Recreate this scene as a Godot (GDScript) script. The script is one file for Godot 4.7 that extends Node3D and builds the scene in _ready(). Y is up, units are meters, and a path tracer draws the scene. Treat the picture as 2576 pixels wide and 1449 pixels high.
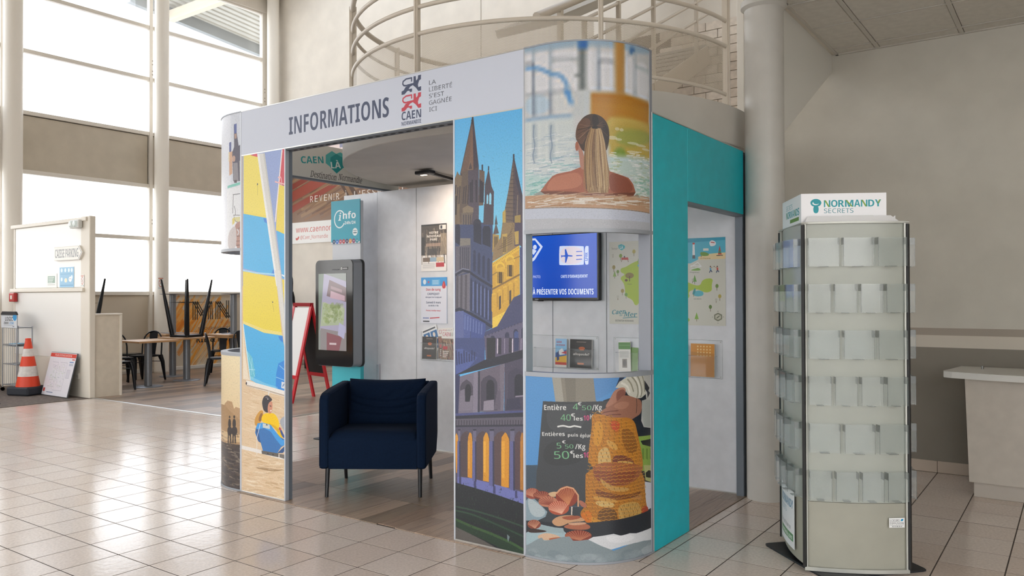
extends Node3D

# ------------------------------------------------------------------ mesh builder
class MB:
	var v := PackedVector3Array()
	var n := PackedVector3Array()
	var u := PackedVector2Array()
	var ix := PackedInt32Array()

	func tri(a: Vector3, b: Vector3, c: Vector3, ua := Vector2.ZERO, ub := Vector2.ZERO, uc := Vector2.ZERO) -> void:
		# a, b, c counter-clockwise seen from outside
		var m := (b - a).cross(c - a).normalized()
		var k := v.size()
		v.append_array([a, b, c]); n.append_array([m, m, m]); u.append_array([ua, ub, uc])
		ix.append_array([k, k + 2, k + 1])

	func quad(a: Vector3, b: Vector3, c: Vector3, d: Vector3, ua := Vector2(0, 1), ub := Vector2(1, 1), uc := Vector2(1, 0), ud := Vector2(0, 0)) -> MB:
		var m := (c - a).cross(d - b).normalized()
		var k := v.size()
		v.append_array([a, b, c, d]); n.append_array([m, m, m, m]); u.append_array([ua, ub, uc, ud])
		ix.append_array([k, k + 2, k + 1, k, k + 3, k + 2])
		return self

	func away(p: Array, o: Vector3) -> void:
		# a convex face, turned away from the point o
		var mid := Vector3.ZERO
		for q in p: mid += q
		mid /= p.size()
		var m: Vector3 = (p[1] - p[0]).cross(p[2] - p[0])
		var r := p.duplicate()
		if m.dot(mid - o) < 0: r.reverse()
		if r.size() == 4: quad(r[0], r[1], r[2], r[3])
		else: tri(r[0], r[1], r[2])

	func box(c: Vector3, s: Vector3, bevel := 0.0, b := Basis()) -> MB:
		var h := s / 2
		if bevel <= 0.0:
			for ax in 3:
				for sg in [-1, 1]:
					var e := Vector3.ZERO; e[ax] = sg * h[ax]
					var f := Vector3.ZERO; f[(ax + 1) % 3] = h[(ax + 1) % 3]
					var g := Vector3.ZERO; g[(ax + 2) % 3] = h[(ax + 2) % 3]
					away([c + b * (e - f - g), c + b * (e + f - g), c + b * (e + f + g), c + b * (e - f + g)], c)
			return self
		var pt := func(sx: int, sy: int, sz: int, ax: int) -> Vector3:
			var q := Vector3(sx * (h.x - bevel), sy * (h.y - bevel), sz * (h.z - bevel))
			q[ax] = [sx, sy, sz][ax] * h[ax]
			return c + b * q
		for sg in [-1, 1]:
			away([pt.call(sg, -1, -1, 0), pt.call(sg, 1, -1, 0), pt.call(sg, 1, 1, 0), pt.call(sg, -1, 1, 0)], c)
			away([pt.call(-1, sg, -1, 1), pt.call(1, sg, -1, 1), pt.call(1, sg, 1, 1), pt.call(-1, sg, 1, 1)], c)
			away([pt.call(-1, -1, sg, 2), pt.call(1, -1, sg, 2), pt.call(1, 1, sg, 2), pt.call(-1, 1, sg, 2)], c)
			for tg in [-1, 1]:
				away([pt.call(sg, tg, -1, 0), pt.call(sg, tg, 1, 0), pt.call(sg, tg, 1, 1), pt.call(sg, tg, -1, 1)], c)
				away([pt.call(sg, -1, tg, 0), pt.call(sg, 1, tg, 0), pt.call(sg, 1, tg, 2), pt.call(sg, -1, tg, 2)], c)
				away([pt.call(-1, sg, tg, 1), pt.call(1, sg, tg, 1), pt.call(1, sg, tg, 2), pt.call(-1, sg, tg, 2)], c)
				for rg in [-1, 1]:
					away([pt.call(sg, tg, rg, 0), pt.call(sg, tg, rg, 1), pt.call(sg, tg, rg, 2)], c)
		return self

	func span(a: Vector3, b: Vector3, bevel := 0.0) -> MB:
		# the box between two corners
		return box((a + b) / 2, (b - a).abs(), bevel)

	func bar(a: Vector3, b: Vector3, w: float, d: float, up := Vector3.UP, bevel := 0.0) -> MB:
		# a straight bar from a to b, w across and d along up
		var z := (b - a).normalized()
		if absf(z.dot(up)) > 0.98: up = Vector3.RIGHT if absf(z.x) < 0.9 else Vector3.BACK
		var x := up.cross(z).normalized()
		var y := z.cross(x)
		return box((a + b) / 2, Vector3(w, d, (b - a).length()), bevel, Basis(x, y, z))

	func tube(p: Array, r, seg := 10, caps := true, closed := false) -> MB:
		# r is a number or an array of radii, one for each point
		var cnt := p.size()
		var base := v.size()
		var x := Vector3.ZERO
		for i in cnt:
			var t: Vector3
			if closed: t = (p[(i + 1) % cnt] - p[(i + cnt - 1) % cnt]).normalized()
			elif i == 0: t = (p[1] - p[0]).normalized()
			elif i == cnt - 1: t = (p[i] - p[i - 1]).normalized()
			else: t = ((p[i + 1] - p[i]).normalized() + (p[i] - p[i - 1]).normalized()).normalized()
			if i == 0:
				x = t.cross(Vector3.UP if absf(t.y) < 0.9 else Vector3.RIGHT).normalized()
			else:
				x = (x - t * x.dot(t)).normalized()
			var y := t.cross(x)
			var rr: float = r[i] if r is Array else r
			for k in seg:
				var an := TAU * k / seg
				var o := x * cos(an) + y * sin(an)
				v.append(p[i] + o * rr); n.append(o); u.append(Vector2(float(k) / seg, float(i) / cnt))
		var rows := cnt if closed else cnt - 1
		for i in rows:
			var i2 := (i + 1) % cnt
			for k in seg:
				var a := base + i * seg + k
				var b := base + i * seg + (k + 1) % seg
				var c := base + i2 * seg + (k + 1) % seg
				var d := base + i2 * seg + k
				ix.append_array([a, c, b, a, d, c])
		if caps and not closed:
			for e in [0, cnt - 1]:
				var m: Vector3 = (p[0] - p[1]).normalized() if e == 0 else (p[e] - p[e - 1]).normalized()
				var k0 := v.size()
				v.append(p[e]); n.append(m); u.append(Vector2.ZERO)
				for k in seg:
					v.append(v[base + e * seg + k]); n.append(m); u.append(Vector2.ZERO)
				for k in seg:
					if e == 0: ix.append_array([k0, k0 + 1 + k, k0 + 1 + (k + 1) % seg])
					else: ix.append_array([k0, k0 + 1 + (k + 1) % seg, k0 + 1 + k])
		return self

	func lathe(pf: Array, seg := 24, c := Vector3.ZERO, a0 := 0.0, a1 := TAU, b := Basis()) -> MB:
		# pf: [radius, height] pairs; each ring segment flat along the profile and smooth around
		for i in pf.size() - 1:
			var r0: float = pf[i][0]; var y0: float = pf[i][1]
			var r1: float = pf[i + 1][0]; var y1: float = pf[i + 1][1]
			var nr := y1 - y0; var ny := r0 - r1
			var l := sqrt(nr * nr + ny * ny)
			if l < 1e-7: continue
			nr /= l; ny /= l
			var base := v.size()
			for k in seg + 1:
				var an := a0 + (a1 - a0) * k / seg
				var d := Vector3(cos(an), 0, sin(an))
				v.append(c + b * (d * r0 + Vector3.UP * y0)); v.append(c + b * (d * r1 + Vector3.UP * y1))
				var m := b * (d * nr + Vector3.UP * ny)
				n.append(m); n.append(m)
				u.append(Vector2(float(k) / seg, 1.0 - float(i) / (pf.size() - 1))); u.append(Vector2(float(k) / seg, 1.0 - float(i + 1) / (pf.size() - 1)))
			for k in seg:
				var a := base + 2 * k
				ix.append_array([a, a + 2, a + 3, a, a + 3, a + 1])
		return self

	func prism(p: PackedVector2Array, t: Transform3D, d: float) -> MB:
		# the polygon in t's x-y plane, extruded from z = 0 to z = d
		var q := p
		if not Geometry2D.is_polygon_clockwise(p):
			q = p.duplicate(); q.reverse()
		var ti := Geometry2D.triangulate_polygon(q)
		var lo := q[0]; var hi := q[0]
		for w in q: lo = lo.min(w); hi = hi.max(w)
		var uv := func(w: Vector2) -> Vector2: return Vector2((w.x - lo.x) / maxf(hi.x - lo.x, 1e-6), 1.0 - (w.y - lo.y) / maxf(hi.y - lo.y, 1e-6))
		for side in [0, 1]:
			var z: float = d if side else 0.0
			var k := v.size()
			var m := t.basis * Vector3(0, 0, 1 if side else -1)
			for w in q:
				v.append(t * Vector3(w.x, w.y, z)); n.append(m.normalized()); u.append(uv.call(w))
			for i in range(0, ti.size(), 3):
				var a := q[ti[i]]; var b := q[ti[i + 1]]; var c := q[ti[i + 2]]
				var ccw := (b - a).cross(c - a) > 0
				if ccw == (side == 1): ix.append_array([k + ti[i], k + ti[i + 2], k + ti[i + 1]])
				else: ix.append_array([k + ti[i], k + ti[i + 1], k + ti[i + 2]])
		var cnt := q.size()
		for i in cnt:
			var a := q[i]; var b := q[(i + 1) % cnt]
			# q runs clockwise in x-y
			var ua: Vector2 = uv.call(a); var ub: Vector2 = uv.call(b)
			quad(t * Vector3(b.x, b.y, 0), t * Vector3(a.x, a.y, 0), t * Vector3(a.x, a.y, d), t * Vector3(b.x, b.y, d), ub, ua, ua, ub)
		return self

	func card(c: Vector3, w: float, h: float, t: float, b := Basis()) -> MB:
		# a thin board whose front (+z) carries the whole texture
		var x := b.x * w / 2; var y := b.y * h / 2; var z := b.z * t / 2
		quad(c - x - y + z, c + x - y + z, c + x + y + z, c - x + y + z)
		var e := Vector2(0.002, 0.002)
		var f := func(p: Array):
			away(p, c)
			for i in 4: u[u.size() - 1 - i] = e
		f.call([c - x - y - z, c + x - y - z, c + x + y - z, c - x + y - z])
		f.call([c - x - y - z, c - x - y + z, c - x + y + z, c - x + y - z])
		f.call([c + x - y - z, c + x - y + z, c + x + y + z, c + x + y - z])
		f.call([c - x - y - z, c + x - y - z, c + x - y + z, c - x - y + z])
		f.call([c - x + y - z, c + x + y - z, c + x + y + z, c - x + y + z])
		return self

	func sheet(p: Array, y0: float, y1: float, t: float) -> MB:
		# a curved upright panel; p: plan points (x, z) from left to right as seen from outside; t: thickness inwards
		var cnt := p.size()
		var nn := []
		var s := [0.0]
		for i in cnt:
			var d: Vector2 = (p[mini(i + 1, cnt - 1)] - p[maxi(i - 1, 0)]).normalized()
			nn.append(Vector3(-d.y, 0, d.x))
			if i: s.append(s[i - 1] + (p[i] - p[i - 1]).length())
		for side in 2:
			var k := v.size()
			for i in cnt:
				var m: Vector3 = nn[i]
				var q := Vector3(p[i].x, 0, p[i].y) - m * (t * side)
				var uu: float = s[i] / s[cnt - 1]
				v.append(q + Vector3.UP * y0); v.append(q + Vector3.UP * y1)
				var o := m if side == 0 else -m
				n.append(o); n.append(o)
				u.append(Vector2(uu, 1) if side == 0 else Vector2(0.001, 0.001)); u.append(Vector2(uu, 0) if side == 0 else Vector2(0.001, 0.001))
			for i in cnt - 1:
				var a := k + 2 * i
				if side == 0: ix.append_array([a, a + 3, a + 2, a, a + 1, a + 3])
				else: ix.append_array([a, a + 2, a + 3, a, a + 3, a + 1])
		var e := Vector2(0.001, 0.001)
		for i in cnt - 1:
			var a := Vector3(p[i].x, 0, p[i].y); var b := Vector3(p[i + 1].x, 0, p[i + 1].y)
			var c: Vector3 = b - nn[i + 1] * t; var d: Vector3 = a - nn[i] * t
			var hi := Vector3.UP * y1; var lo := Vector3.UP * y0
			quad(a + hi, b + hi, c + hi, d + hi, e, e, e, e)
			quad(d + lo, c + lo, b + lo, a + lo, e, e, e, e)
		for i in [0, cnt - 1]:
			var a := Vector3(p[i].x, 0, p[i].y); var d: Vector3 = a - nn[i] * t
			var q := [a + Vector3.UP * y0, a + Vector3.UP * y1, d + Vector3.UP * y1, d + Vector3.UP * y0]
			if i: q.reverse()
			quad(q[3], q[2], q[1], q[0], e, e, e, e)
		return self

	func grid(f: Callable, nu: int, nv: int, flip := false) -> MB:
		# a smooth surface f(s, t), s and t from 0 to 1
		var k := v.size()
		for j in nv + 1:
			for i in nu + 1:
				var s := float(i) / nu; var t := float(j) / nv
				v.append(f.call(s, t)); u.append(Vector2(s, 1.0 - t))
				var e := 0.002
				var du: Vector3 = f.call(minf(s + e, 1), t) - f.call(maxf(s - e, 0), t)
				var dv: Vector3 = f.call(s, minf(t + e, 1)) - f.call(s, maxf(t - e, 0))
				var m := du.cross(dv).normalized()
				n.append(-m if flip else m)
		for j in nv:
			for i in nu:
				var a := k + j * (nu + 1) + i
				var b := a + 1; var d := a + nu + 1; var c := d + 1
				if flip: ix.append_array([a, b, c, a, c, d])
				else: ix.append_array([a, c, b, a, d, c])
		return self

	func mesh() -> ArrayMesh:
		var a := []
		a.resize(Mesh.ARRAY_MAX)
		a[Mesh.ARRAY_VERTEX] = v; a[Mesh.ARRAY_NORMAL] = n; a[Mesh.ARRAY_TEX_UV] = u; a[Mesh.ARRAY_INDEX] = ix
		var m := ArrayMesh.new()
		m.add_surface_from_arrays(Mesh.PRIMITIVE_TRIANGLES, a)
		return m

# ------------------------------------------------------------------ printed pictures
class Art:
	var img: Image
	var sx: float
	var sy: float
	var kk: float
	static var glyphs := {}
	var strip: Image
	var strip_c := Color(0, 0, 0, 0)
	var rng := RandomNumberGenerator.new()

	func _init(pw: int, ph: int, uw: float, uh: float, bg: Color, sup := 2) -> void:
		kk = sup
		img = Image.create(pw * sup, ph * sup, false, Image.FORMAT_RGBA8)
		img.fill(bg)
		sx = pw * sup / uw; sy = ph * sup / uh
		rng.seed = 7

	func hspan(y: int, x0: int, x1: int, c: Color) -> void:
		x0 = maxi(x0, 0); x1 = mini(x1, img.get_width())
		if x1 <= x0: return
		if c.a >= 0.999:
			img.fill_rect(Rect2i(x0, y, x1 - x0, 1), c)
		else:
			if strip == null or strip_c != c:
				strip = Image.create(img.get_width(), 1, false, Image.FORMAT_RGBA8)
				strip.fill(c); strip_c = c
			img.blend_rect(strip, Rect2i(0, 0, x1 - x0, 1), Vector2i(x0, y))

	func fill(q: PackedVector2Array, c: Color) -> void:
		# q in pixels, even-odd
		var lo := INF; var hi := -INF
		for w in q: lo = minf(lo, w.y); hi = maxf(hi, w.y)
		var cnt := q.size()
		for y in range(maxi(0, floori(lo)), mini(img.get_height(), ceili(hi) + 1)):
			var yc := y + 0.5
			var xs := []
			for i in cnt:
				var a := q[i]; var b := q[(i + 1) % cnt]
				if (a.y <= yc) != (b.y <= yc):
					xs.append(a.x + (b.x - a.x) * (yc - a.y) / (b.y - a.y))
			xs.sort()
			for i in range(0, xs.size() - 1, 2):
				hspan(y, roundi(xs[i]), roundi(xs[i + 1]), c)

	func pts(a: Array) -> PackedVector2Array:
		var q := PackedVector2Array()
		for i in range(0, a.size(), 2): q.append(Vector2(a[i] * sx, a[i + 1] * sy))
		return q

	func poly(a: Array, c: Color) -> Art:
		fill(pts(a), c); return self

	func soft(a: Array, c: Color) -> Art:
		# a polygon with its corners rounded by two rounds of corner cutting
		var q := pts(a)
		for k in 2:
			var r := PackedVector2Array()
			for i in q.size():
				var p0 := q[i]; var p1 := q[(i + 1) % q.size()]
				r.append(p0.lerp(p1, 0.25)); r.append(p0.lerp(p1, 0.75))
			q = r
		fill(q, c); return self

	func rect(x: float, y: float, w: float, h: float, c: Color) -> Art:
		fill(pts([x, y, x + w, y, x + w, y + h, x, y + h]), c); return self

	func ell(cx: float, cy: float, rx: float, ry: float, c: Color, rot := 0.0) -> Art:
		var q := PackedVector2Array()
		for i in 28:
			var o := Vector2(cos(TAU * i / 28) * rx, sin(TAU * i / 28) * ry).rotated(rot)
			q.append(Vector2((cx + o.x) * sx, (cy + o.y) * sy))
		fill(q, c); return self

	func arc(cx: float, cy: float, rx: float, ry: float, a0: float, a1: float, w: float, c: Color) -> Art:
		var a := []
		for i in 17:
			var t := deg_to_rad(a0 + (a1 - a0) * i / 16.0)
			a.append(cx + cos(t) * rx); a.append(cy + sin(t) * ry)
		return line(a, w, c)

	func line(a: Array, w: float, c: Color) -> Art:
		# w in user units along x
		var q := pts(a)
		var r := maxf(w * sx / 2, 0.35)
		for i in q.size() - 1:
			var d := (q[i + 1] - q[i])
			if d.length() < 1e-4: continue
			var m := d.normalized().orthogonal() * r
			fill(PackedVector2Array([q[i] + m, q[i + 1] + m, q[i + 1] - m, q[i] - m]), c)
			if c.a >= 0.999 and r > 1.2 and i:
				var e := PackedVector2Array()
				for k in 10: e.append(q[i] + Vector2.from_angle(TAU * k / 10) * r)
				fill(e, c)
		return self

	func curve(a: Array, w: float, c: Color) -> Art:
		# a smooth line through the points
		var p := []
		for i in range(0, a.size(), 2): p.append(Vector2(a[i], a[i + 1]))
		var o := []
		for i in p.size() - 1:
			var p0: Vector2 = p[maxi(i - 1, 0)]; var p1: Vector2 = p[i]; var p2: Vector2 = p[i + 1]; var p3: Vector2 = p[mini(i + 2, p.size() - 1)]
			for k in 6:
				var w2 := p1.cubic_interpolate(p2, p0, p3, k / 6.0)
				o.append(w2.x); o.append(w2.y)
		o.append(p[-1].x); o.append(p[-1].y)
		return line(o, w, c)

	func grad(x: float, y: float, w: float, h: float, c0: Color, c1: Color) -> Art:
		var y0 := roundi(y * sy); var y1 := roundi((y + h) * sy)
		for yy in range(maxi(y0, 0), mini(y1, img.get_height())):
			hspan(yy, roundi(x * sx), roundi((x + w) * sx), c0.lerp(c1, float(yy - y0) / maxf(y1 - y0, 1)))
		return self

	func blur(f: int) -> Art:
		var w := img.get_width(); var h := img.get_height()
		img.resize(maxi(w / f, 2), maxi(h / f, 2), Image.INTERPOLATE_TRILINEAR if false else Image.INTERPOLATE_LANCZOS)
		img.resize(w, h, Image.INTERPOLATE_CUBIC)
		return self

	static func letters(s: String, bold: bool, serif: bool) -> Array:
		var key := s + ("b" if bold else "") + ("s" if serif else "")
		if not glyphs.has(key):
			var tm := TextMesh.new()
			var f := SystemFont.new()
			f.font_names = PackedStringArray(["Droid Serif" if serif else "Droid Sans"])
			f.font_weight = 700 if bold else 400
			tm.font = f; tm.font_size = 64; tm.pixel_size = 0.01; tm.depth = 0.0; tm.curve_step = 1.2
			tm.horizontal_alignment = HORIZONTAL_ALIGNMENT_LEFT
			tm.vertical_alignment = VERTICAL_ALIGNMENT_TOP
			tm.text = s
			var arr := tm.get_mesh_arrays()
			glyphs[key] = [arr[Mesh.ARRAY_VERTEX], arr[Mesh.ARRAY_INDEX]]
		return glyphs[key]

	func text(s: String, x: float, y: float, h: float, c: Color, w := 0.0, bold := false, serif := false, skew := 0.0, rot := 0.0, center := false) -> Art:
		# x: left end (or the middle), y: baseline, h: height of a capital, w: width to fit or 0
		var ref: PackedVector3Array = letters("H", bold, serif)[0]
		var b0 := INF; var b1 := -INF
		for q in ref: b0 = minf(b0, q.y); b1 = maxf(b1, q.y)
		var g := letters(s, bold, serif)
		var vv: PackedVector3Array = g[0]
		if vv.is_empty(): return self
		var x0 := INF; var x1 := -INF
		for q in vv: x0 = minf(x0, q.x); x1 = maxf(x1, q.x)
		var ky := h / (b1 - b0)
		var kx := (w / (x1 - x0)) if w > 0.0 else ky
		var shift := -(x1 - x0) * kx / 2 if center else 0.0
		var tr := PackedVector2Array()
		var cs := cos(rot); var sn := sin(rot)
		for q in vv:
			var yy := (q.y - b0) * ky
			var xx := (q.x - x0) * kx + skew * yy + shift
			tr.append(Vector2((x + xx * cs + yy * sn) * sx, (y + xx * sn - yy * cs) * sy))
		var ii: PackedInt32Array = g[1]
		for k in range(0, ii.size(), 3):
			fill(PackedVector2Array([tr[ii[k]], tr[ii[k + 1]], tr[ii[k + 2]]]), c)
		return self

	func specks(cnt: int, x: float, y: float, w: float, h: float, rx: float, ry: float, cols: Array) -> Art:
		for i in cnt:
			var cx := x + w * rng.randf(); var cy := y + h * rng.randf()
			var k := 0.5 + rng.randf()
			ell(cx, cy, rx * k, ry * k, cols[rng.randi() % cols.size()])
		return self

	func strokes(cnt: int, x: float, y: float, w: float, h: float, len: float, wid: float, an: float, cols: Array) -> Art:
		for i in cnt:
			var cx := x + w * rng.randf(); var cy := y + h * rng.randf()
			var a := an + rng.randf_range(-0.15, 0.15)
			var l := len * (0.4 + rng.randf())
			line([cx, cy, cx + cos(a) * l, cy + sin(a) * l], wid * (0.5 + rng.randf()), cols[rng.randi() % cols.size()])
		return self

	static var grains := []

	func grain() -> Art:
		# the fine mottling of a printed photograph
		if grains.is_empty():
			for k in 2:
				var f := FastNoiseLite.new()
				f.seed = 60 + k; f.frequency = 0.09; f.fractal_octaves = 4
				var b := PackedByteArray()
				b.resize(256 * 256 * 4)
				for i in 256 * 256:
					var c := 255 if k else 0
					b[4 * i] = c; b[4 * i + 1] = c; b[4 * i + 2] = c
					b[4 * i + 3] = int(clampf(f.get_noise_2d(i % 256, i / 256) * 1.6, 0, 1) * (13 if k else 18))
				grains.append(Image.create_from_data(256, 256, false, Image.FORMAT_RGBA8, b))
		for x in range(0, img.get_width(), 256):
			for y in range(0, img.get_height(), 256):
				for g in grains: img.blend_rect(g, Rect2i(0, 0, 256, 256), Vector2i(x, y))
		return self

	func tex() -> ImageTexture:
		if kk == 2: img.shrink_x2()
		return ImageTexture.create_from_image(img)

# ------------------------------------------------------------------ scene helpers
var taken := {}
var mats := {}
var rng := RandomNumberGenerator.new()

func numbered(called: String) -> String:
	var k: int = taken.get(called, 0)
	taken[called] = k + 1
	return called if k == 0 else "%s_%03d" % [called, k]

func tag(o: Node, label: String, category := "", group := "", kind := "") -> Node:
	if label: o.set_meta("label", label)
	if category: o.set_meta("category", category)
	if group: o.set_meta("group", group)
	if kind: o.set_meta("kind", kind)
	return o

func thing(called: String, label: String, category: String, at := Vector3.ZERO, turn := 0.0, group := "") -> Node3D:
	var o := Node3D.new()
	o.name = numbered(called)
	add_child(o)
	o.position = at; o.rotation.y = turn
	tag(o, label, category, group)
	return o

func part(called: String, mb, m: Material, parent: Node, at := Vector3.ZERO, label := "") -> MeshInstance3D:
	var o := MeshInstance3D.new()
	o.name = called
	o.mesh = mb.mesh() if mb is MB else mb
	o.material_override = m
	parent.add_child(o, true)
	o.position = at
	if label: o.set_meta("label", label)
	return o

func solo(called: String, mb, m: Material, label: String, category: String, at := Vector3.ZERO, group := "") -> MeshInstance3D:
	var o := MeshInstance3D.new()
	o.name = numbered(called)
	o.mesh = mb.mesh() if mb is MB else mb
	o.material_override = m
	add_child(o)
	o.position = at
	tag(o, label, category, group)
	return o

func struct(called: String, label := "") -> Node3D:
	var o := Node3D.new()
	o.name = called
	add_child(o)
	tag(o, label, "", "", "structure")
	return o

func copy(o: Node3D, label: String, at: Vector3, turn := 0.0) -> Node3D:
	var c: Node3D = o.duplicate()
	var base := String(o.name)
	var cut := base.rfind("_")
	if cut > 0 and base.substr(cut + 1).is_valid_int(): base = base.substr(0, cut)
	c.name = numbered(base)
	add_child(c)
	c.position = at; c.rotation = Vector3(0, turn, 0)
	if label: c.set_meta("label", label)
	return c

func mat(key: String, c: Color, rough := 0.6, metal := 0.0) -> StandardMaterial3D:
	if not mats.has(key):
		var m := StandardMaterial3D.new()
		m.resource_name = key
		m.albedo_color = c; m.roughness = rough; m.metallic = metal
		mats[key] = m
	return mats[key]

var grains := {}
var reliefs := {}

func grainy(key: String, c: Color, rough: float, scale: float, amount: float, relief := 0.0, _seed := 1) -> StandardMaterial3D:
	# a plain colour with a fine, patchy grain of its own
	if mats.has(key): return mats[key]
	var m := mat(key, Color(minf(1, c.r * (1 + amount * 0.5)), minf(1, c.g * (1 + amount * 0.5)), minf(1, c.b * (1 + amount * 0.5))), rough)
	var step := maxi(1, roundi(amount * 25))
	if not grains.has(step):
		var f := FastNoiseLite.new()
		f.seed = step; f.noise_type = FastNoiseLite.TYPE_SIMPLEX_SMOOTH; f.frequency = 0.02; f.fractal_octaves = 5
		var t := NoiseTexture2D.new()
		t.width = 256; t.height = 256; t.seamless = true; t.noise = f
		var g := Gradient.new()
		g.set_color(0, Color.WHITE.darkened(step / 25.0 * 1.3)); g.set_color(1, Color.WHITE)
		t.color_ramp = g
		grains[step] = t
	m.albedo_texture = grains[step]
	m.uv1_triplanar = true; m.uv1_world_triplanar = true
	m.uv1_scale = Vector3.ONE * scale
	if relief > 0.0:
		if not reliefs.has("r"):
			var h := NoiseTexture2D.new()
			h.width = 256; h.height = 256; h.seamless = true
			var f2 := FastNoiseLite.new()
			f2.seed = 31; f2.frequency = 0.06; f2.fractal_octaves = 4
			h.noise = f2
			reliefs["r"] = h
		m.heightmap_enabled = true; m.heightmap_texture = reliefs["r"]; m.heightmap_scale = relief
	return m

func printed(key: String, a: Art, rough := 0.35, ink := 1.0) -> StandardMaterial3D:
	# ink: how light the print's paper white is
	var m := mat(key, Color(ink, ink, ink), rough)
	m.albedo_texture = a.tex()
	m.texture_repeat = false
	return m

func glass(key: String, c: Color, alpha: float, rough := 0.02) -> StandardMaterial3D:
	var m := mat(key, Color(c, alpha), rough)
	m.transparency = BaseMaterial3D.TRANSPARENCY_ALPHA
	return m

func hexc(s: String, a := 1.0) -> Color:
	return Color(Color.html(s), a)

const EYE := Vector3(4.42424, 1.45, 3.62616)
const F := 2000.0                 # focal length in pixels of the 2576 x 1449 frame
const TILE := 0.31494
const ZB := -2.05                 # inner face of the booth's back wall
const WX := -10.3                 # plane of the window wall
var view: Basis

func on_frame(p: Vector3) -> Vector3:
	# where a point shows in the 2576 x 1449 frame, and its depth
	var d := view.inverse() * (p - EYE)
	return Vector3(1288 + F * d.x / -d.z, 724.5 - F * d.y / -d.z, -d.z)

func _ready() -> void:
	rng.seed = 11
	view = Basis(Vector3.UP, 0.6206) * Basis(Vector3.RIGHT, 0.0103) * Basis(Vector3.BACK, -0.0029)
	var cam := Camera3D.new()
	cam.name = "camera"
	cam.transform = Transform3D(view, EYE)
	cam.fov = rad_to_deg(2.0 * atan(724.5 / F))
	cam.near = 0.05; cam.far = 200.0
	cam.current = true
	add_child(cam)
	var env := Environment.new()
	env.background_mode = Environment.BG_SKY
	var sm := ProceduralSkyMaterial.new()
	sm.sky_top_color = Color(0.90, 0.94, 1.0)
	sm.sky_horizon_color = Color(1.0, 0.99, 0.97)
	sm.sky_curve = 0.25
	sm.ground_horizon_color = Color(0.82, 0.81, 0.79)
	sm.ground_bottom_color = Color(0.62, 0.60, 0.57)
	var sky := Sky.new()
	sky.sky_material = sm
	env.sky = sky
	env.background_energy_multiplier = 5.0
	env.tonemap_mode = Environment.TONE_MAPPER_LINEAR
	env.tonemap_exposure = 1.0
	env.sdfgi_enabled = true; env.ssao_enabled = true; env.ssil_enabled = true
	var we := WorldEnvironment.new()
	we.name = "environment"
	we.environment = env
	add_child(we)

	build_floor()
	build_walls()
	build_windows()
	build_ceiling()
	build_landing()
	build_booth()
	build_booth_contents()
	build_armchair()
	build_terminal()
	build_tower()
	build_desk()
	build_partition()
	build_cafe()
	build_outside()

# ------------------------------------------------------------------ the setting
const TILED := [Rect2(-7.13, -2.2, 15.13, 11.2), Rect2(-3.34, -7.7, 5.64, 5.5), Rect2(2.3, -3.68, 5.7, 1.48)]
const PLANKED := [Rect2(-0.69, -0.5, 2.587, 0.5), Rect2(-1.2, -2.26, 3.652, 1.76)]

func cut_out(r: Rect2, c: Rect2) -> Array:
	# what is left of r without c
	if not r.intersects(c): return [r]
	var o := []
	var k := r.intersection(c)
	if k.position.x > r.position.x: o.append(Rect2(r.position.x, r.position.y, k.position.x - r.position.x, r.size.y))
	if k.end.x < r.end.x: o.append(Rect2(k.end.x, r.position.y, r.end.x - k.end.x, r.size.y))
	if k.position.y > r.position.y: o.append(Rect2(k.position.x, r.position.y, k.size.x, k.position.y - r.position.y))
	if k.end.y < r.end.y: o.append(Rect2(k.position.x, k.end.y, k.size.x, r.end.y - k.end.y))
	return o

func tile_pieces(cell: Rect2) -> Array:
	var out := []
	for area in TILED:
		if not cell.intersects(area): continue
		var list := [cell.intersection(area)]
		for c in PLANKED:
			var next := []
			for r in list: next.append_array(cut_out(r, c))
			list = next
		out.append_array(list)
	return out.filter(func(r): return r.size.x > 0.015 and r.size.y > 0.015)

func tile_mats() -> Array:
	var out := []
	var rim := NoiseTexture2D.new()
	var f := FastNoiseLite.new()
	f.seed = 5; f.frequency = 0.035; f.fractal_octaves = 3
	rim.width = 256; rim.height = 256; rim.seamless = true; rim.noise = f
	for i in 4:
		var c: Color = [hexc("dfcfc2"), hexc("dccbbd"), hexc("e2d3c6"), hexc("dccabb")][i]
		var m := mat("floor_tile_%d" % i, Color.WHITE, 0.17)
		var g := NoiseTexture2D.new()
		var f2 := FastNoiseLite.new()
		f2.seed = 20 + i; f2.frequency = 0.11; f2.fractal_octaves = 4
		g.width = 256; g.height = 256; g.seamless = true; g.noise = f2
		var ramp := Gradient.new()
		ramp.set_color(0, c.darkened(0.10)); ramp.set_color(1, c.lightened(0.08))
		g.color_ramp = ramp
		m.albedo_texture = g
		m.uv1_triplanar = true; m.uv1_world_triplanar = true; m.uv1_scale = Vector3.ONE * 1.7
		m.heightmap_enabled = true; m.heightmap_texture = rim; m.heightmap_scale = 0.03
		out.append(m)
	return out

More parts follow.
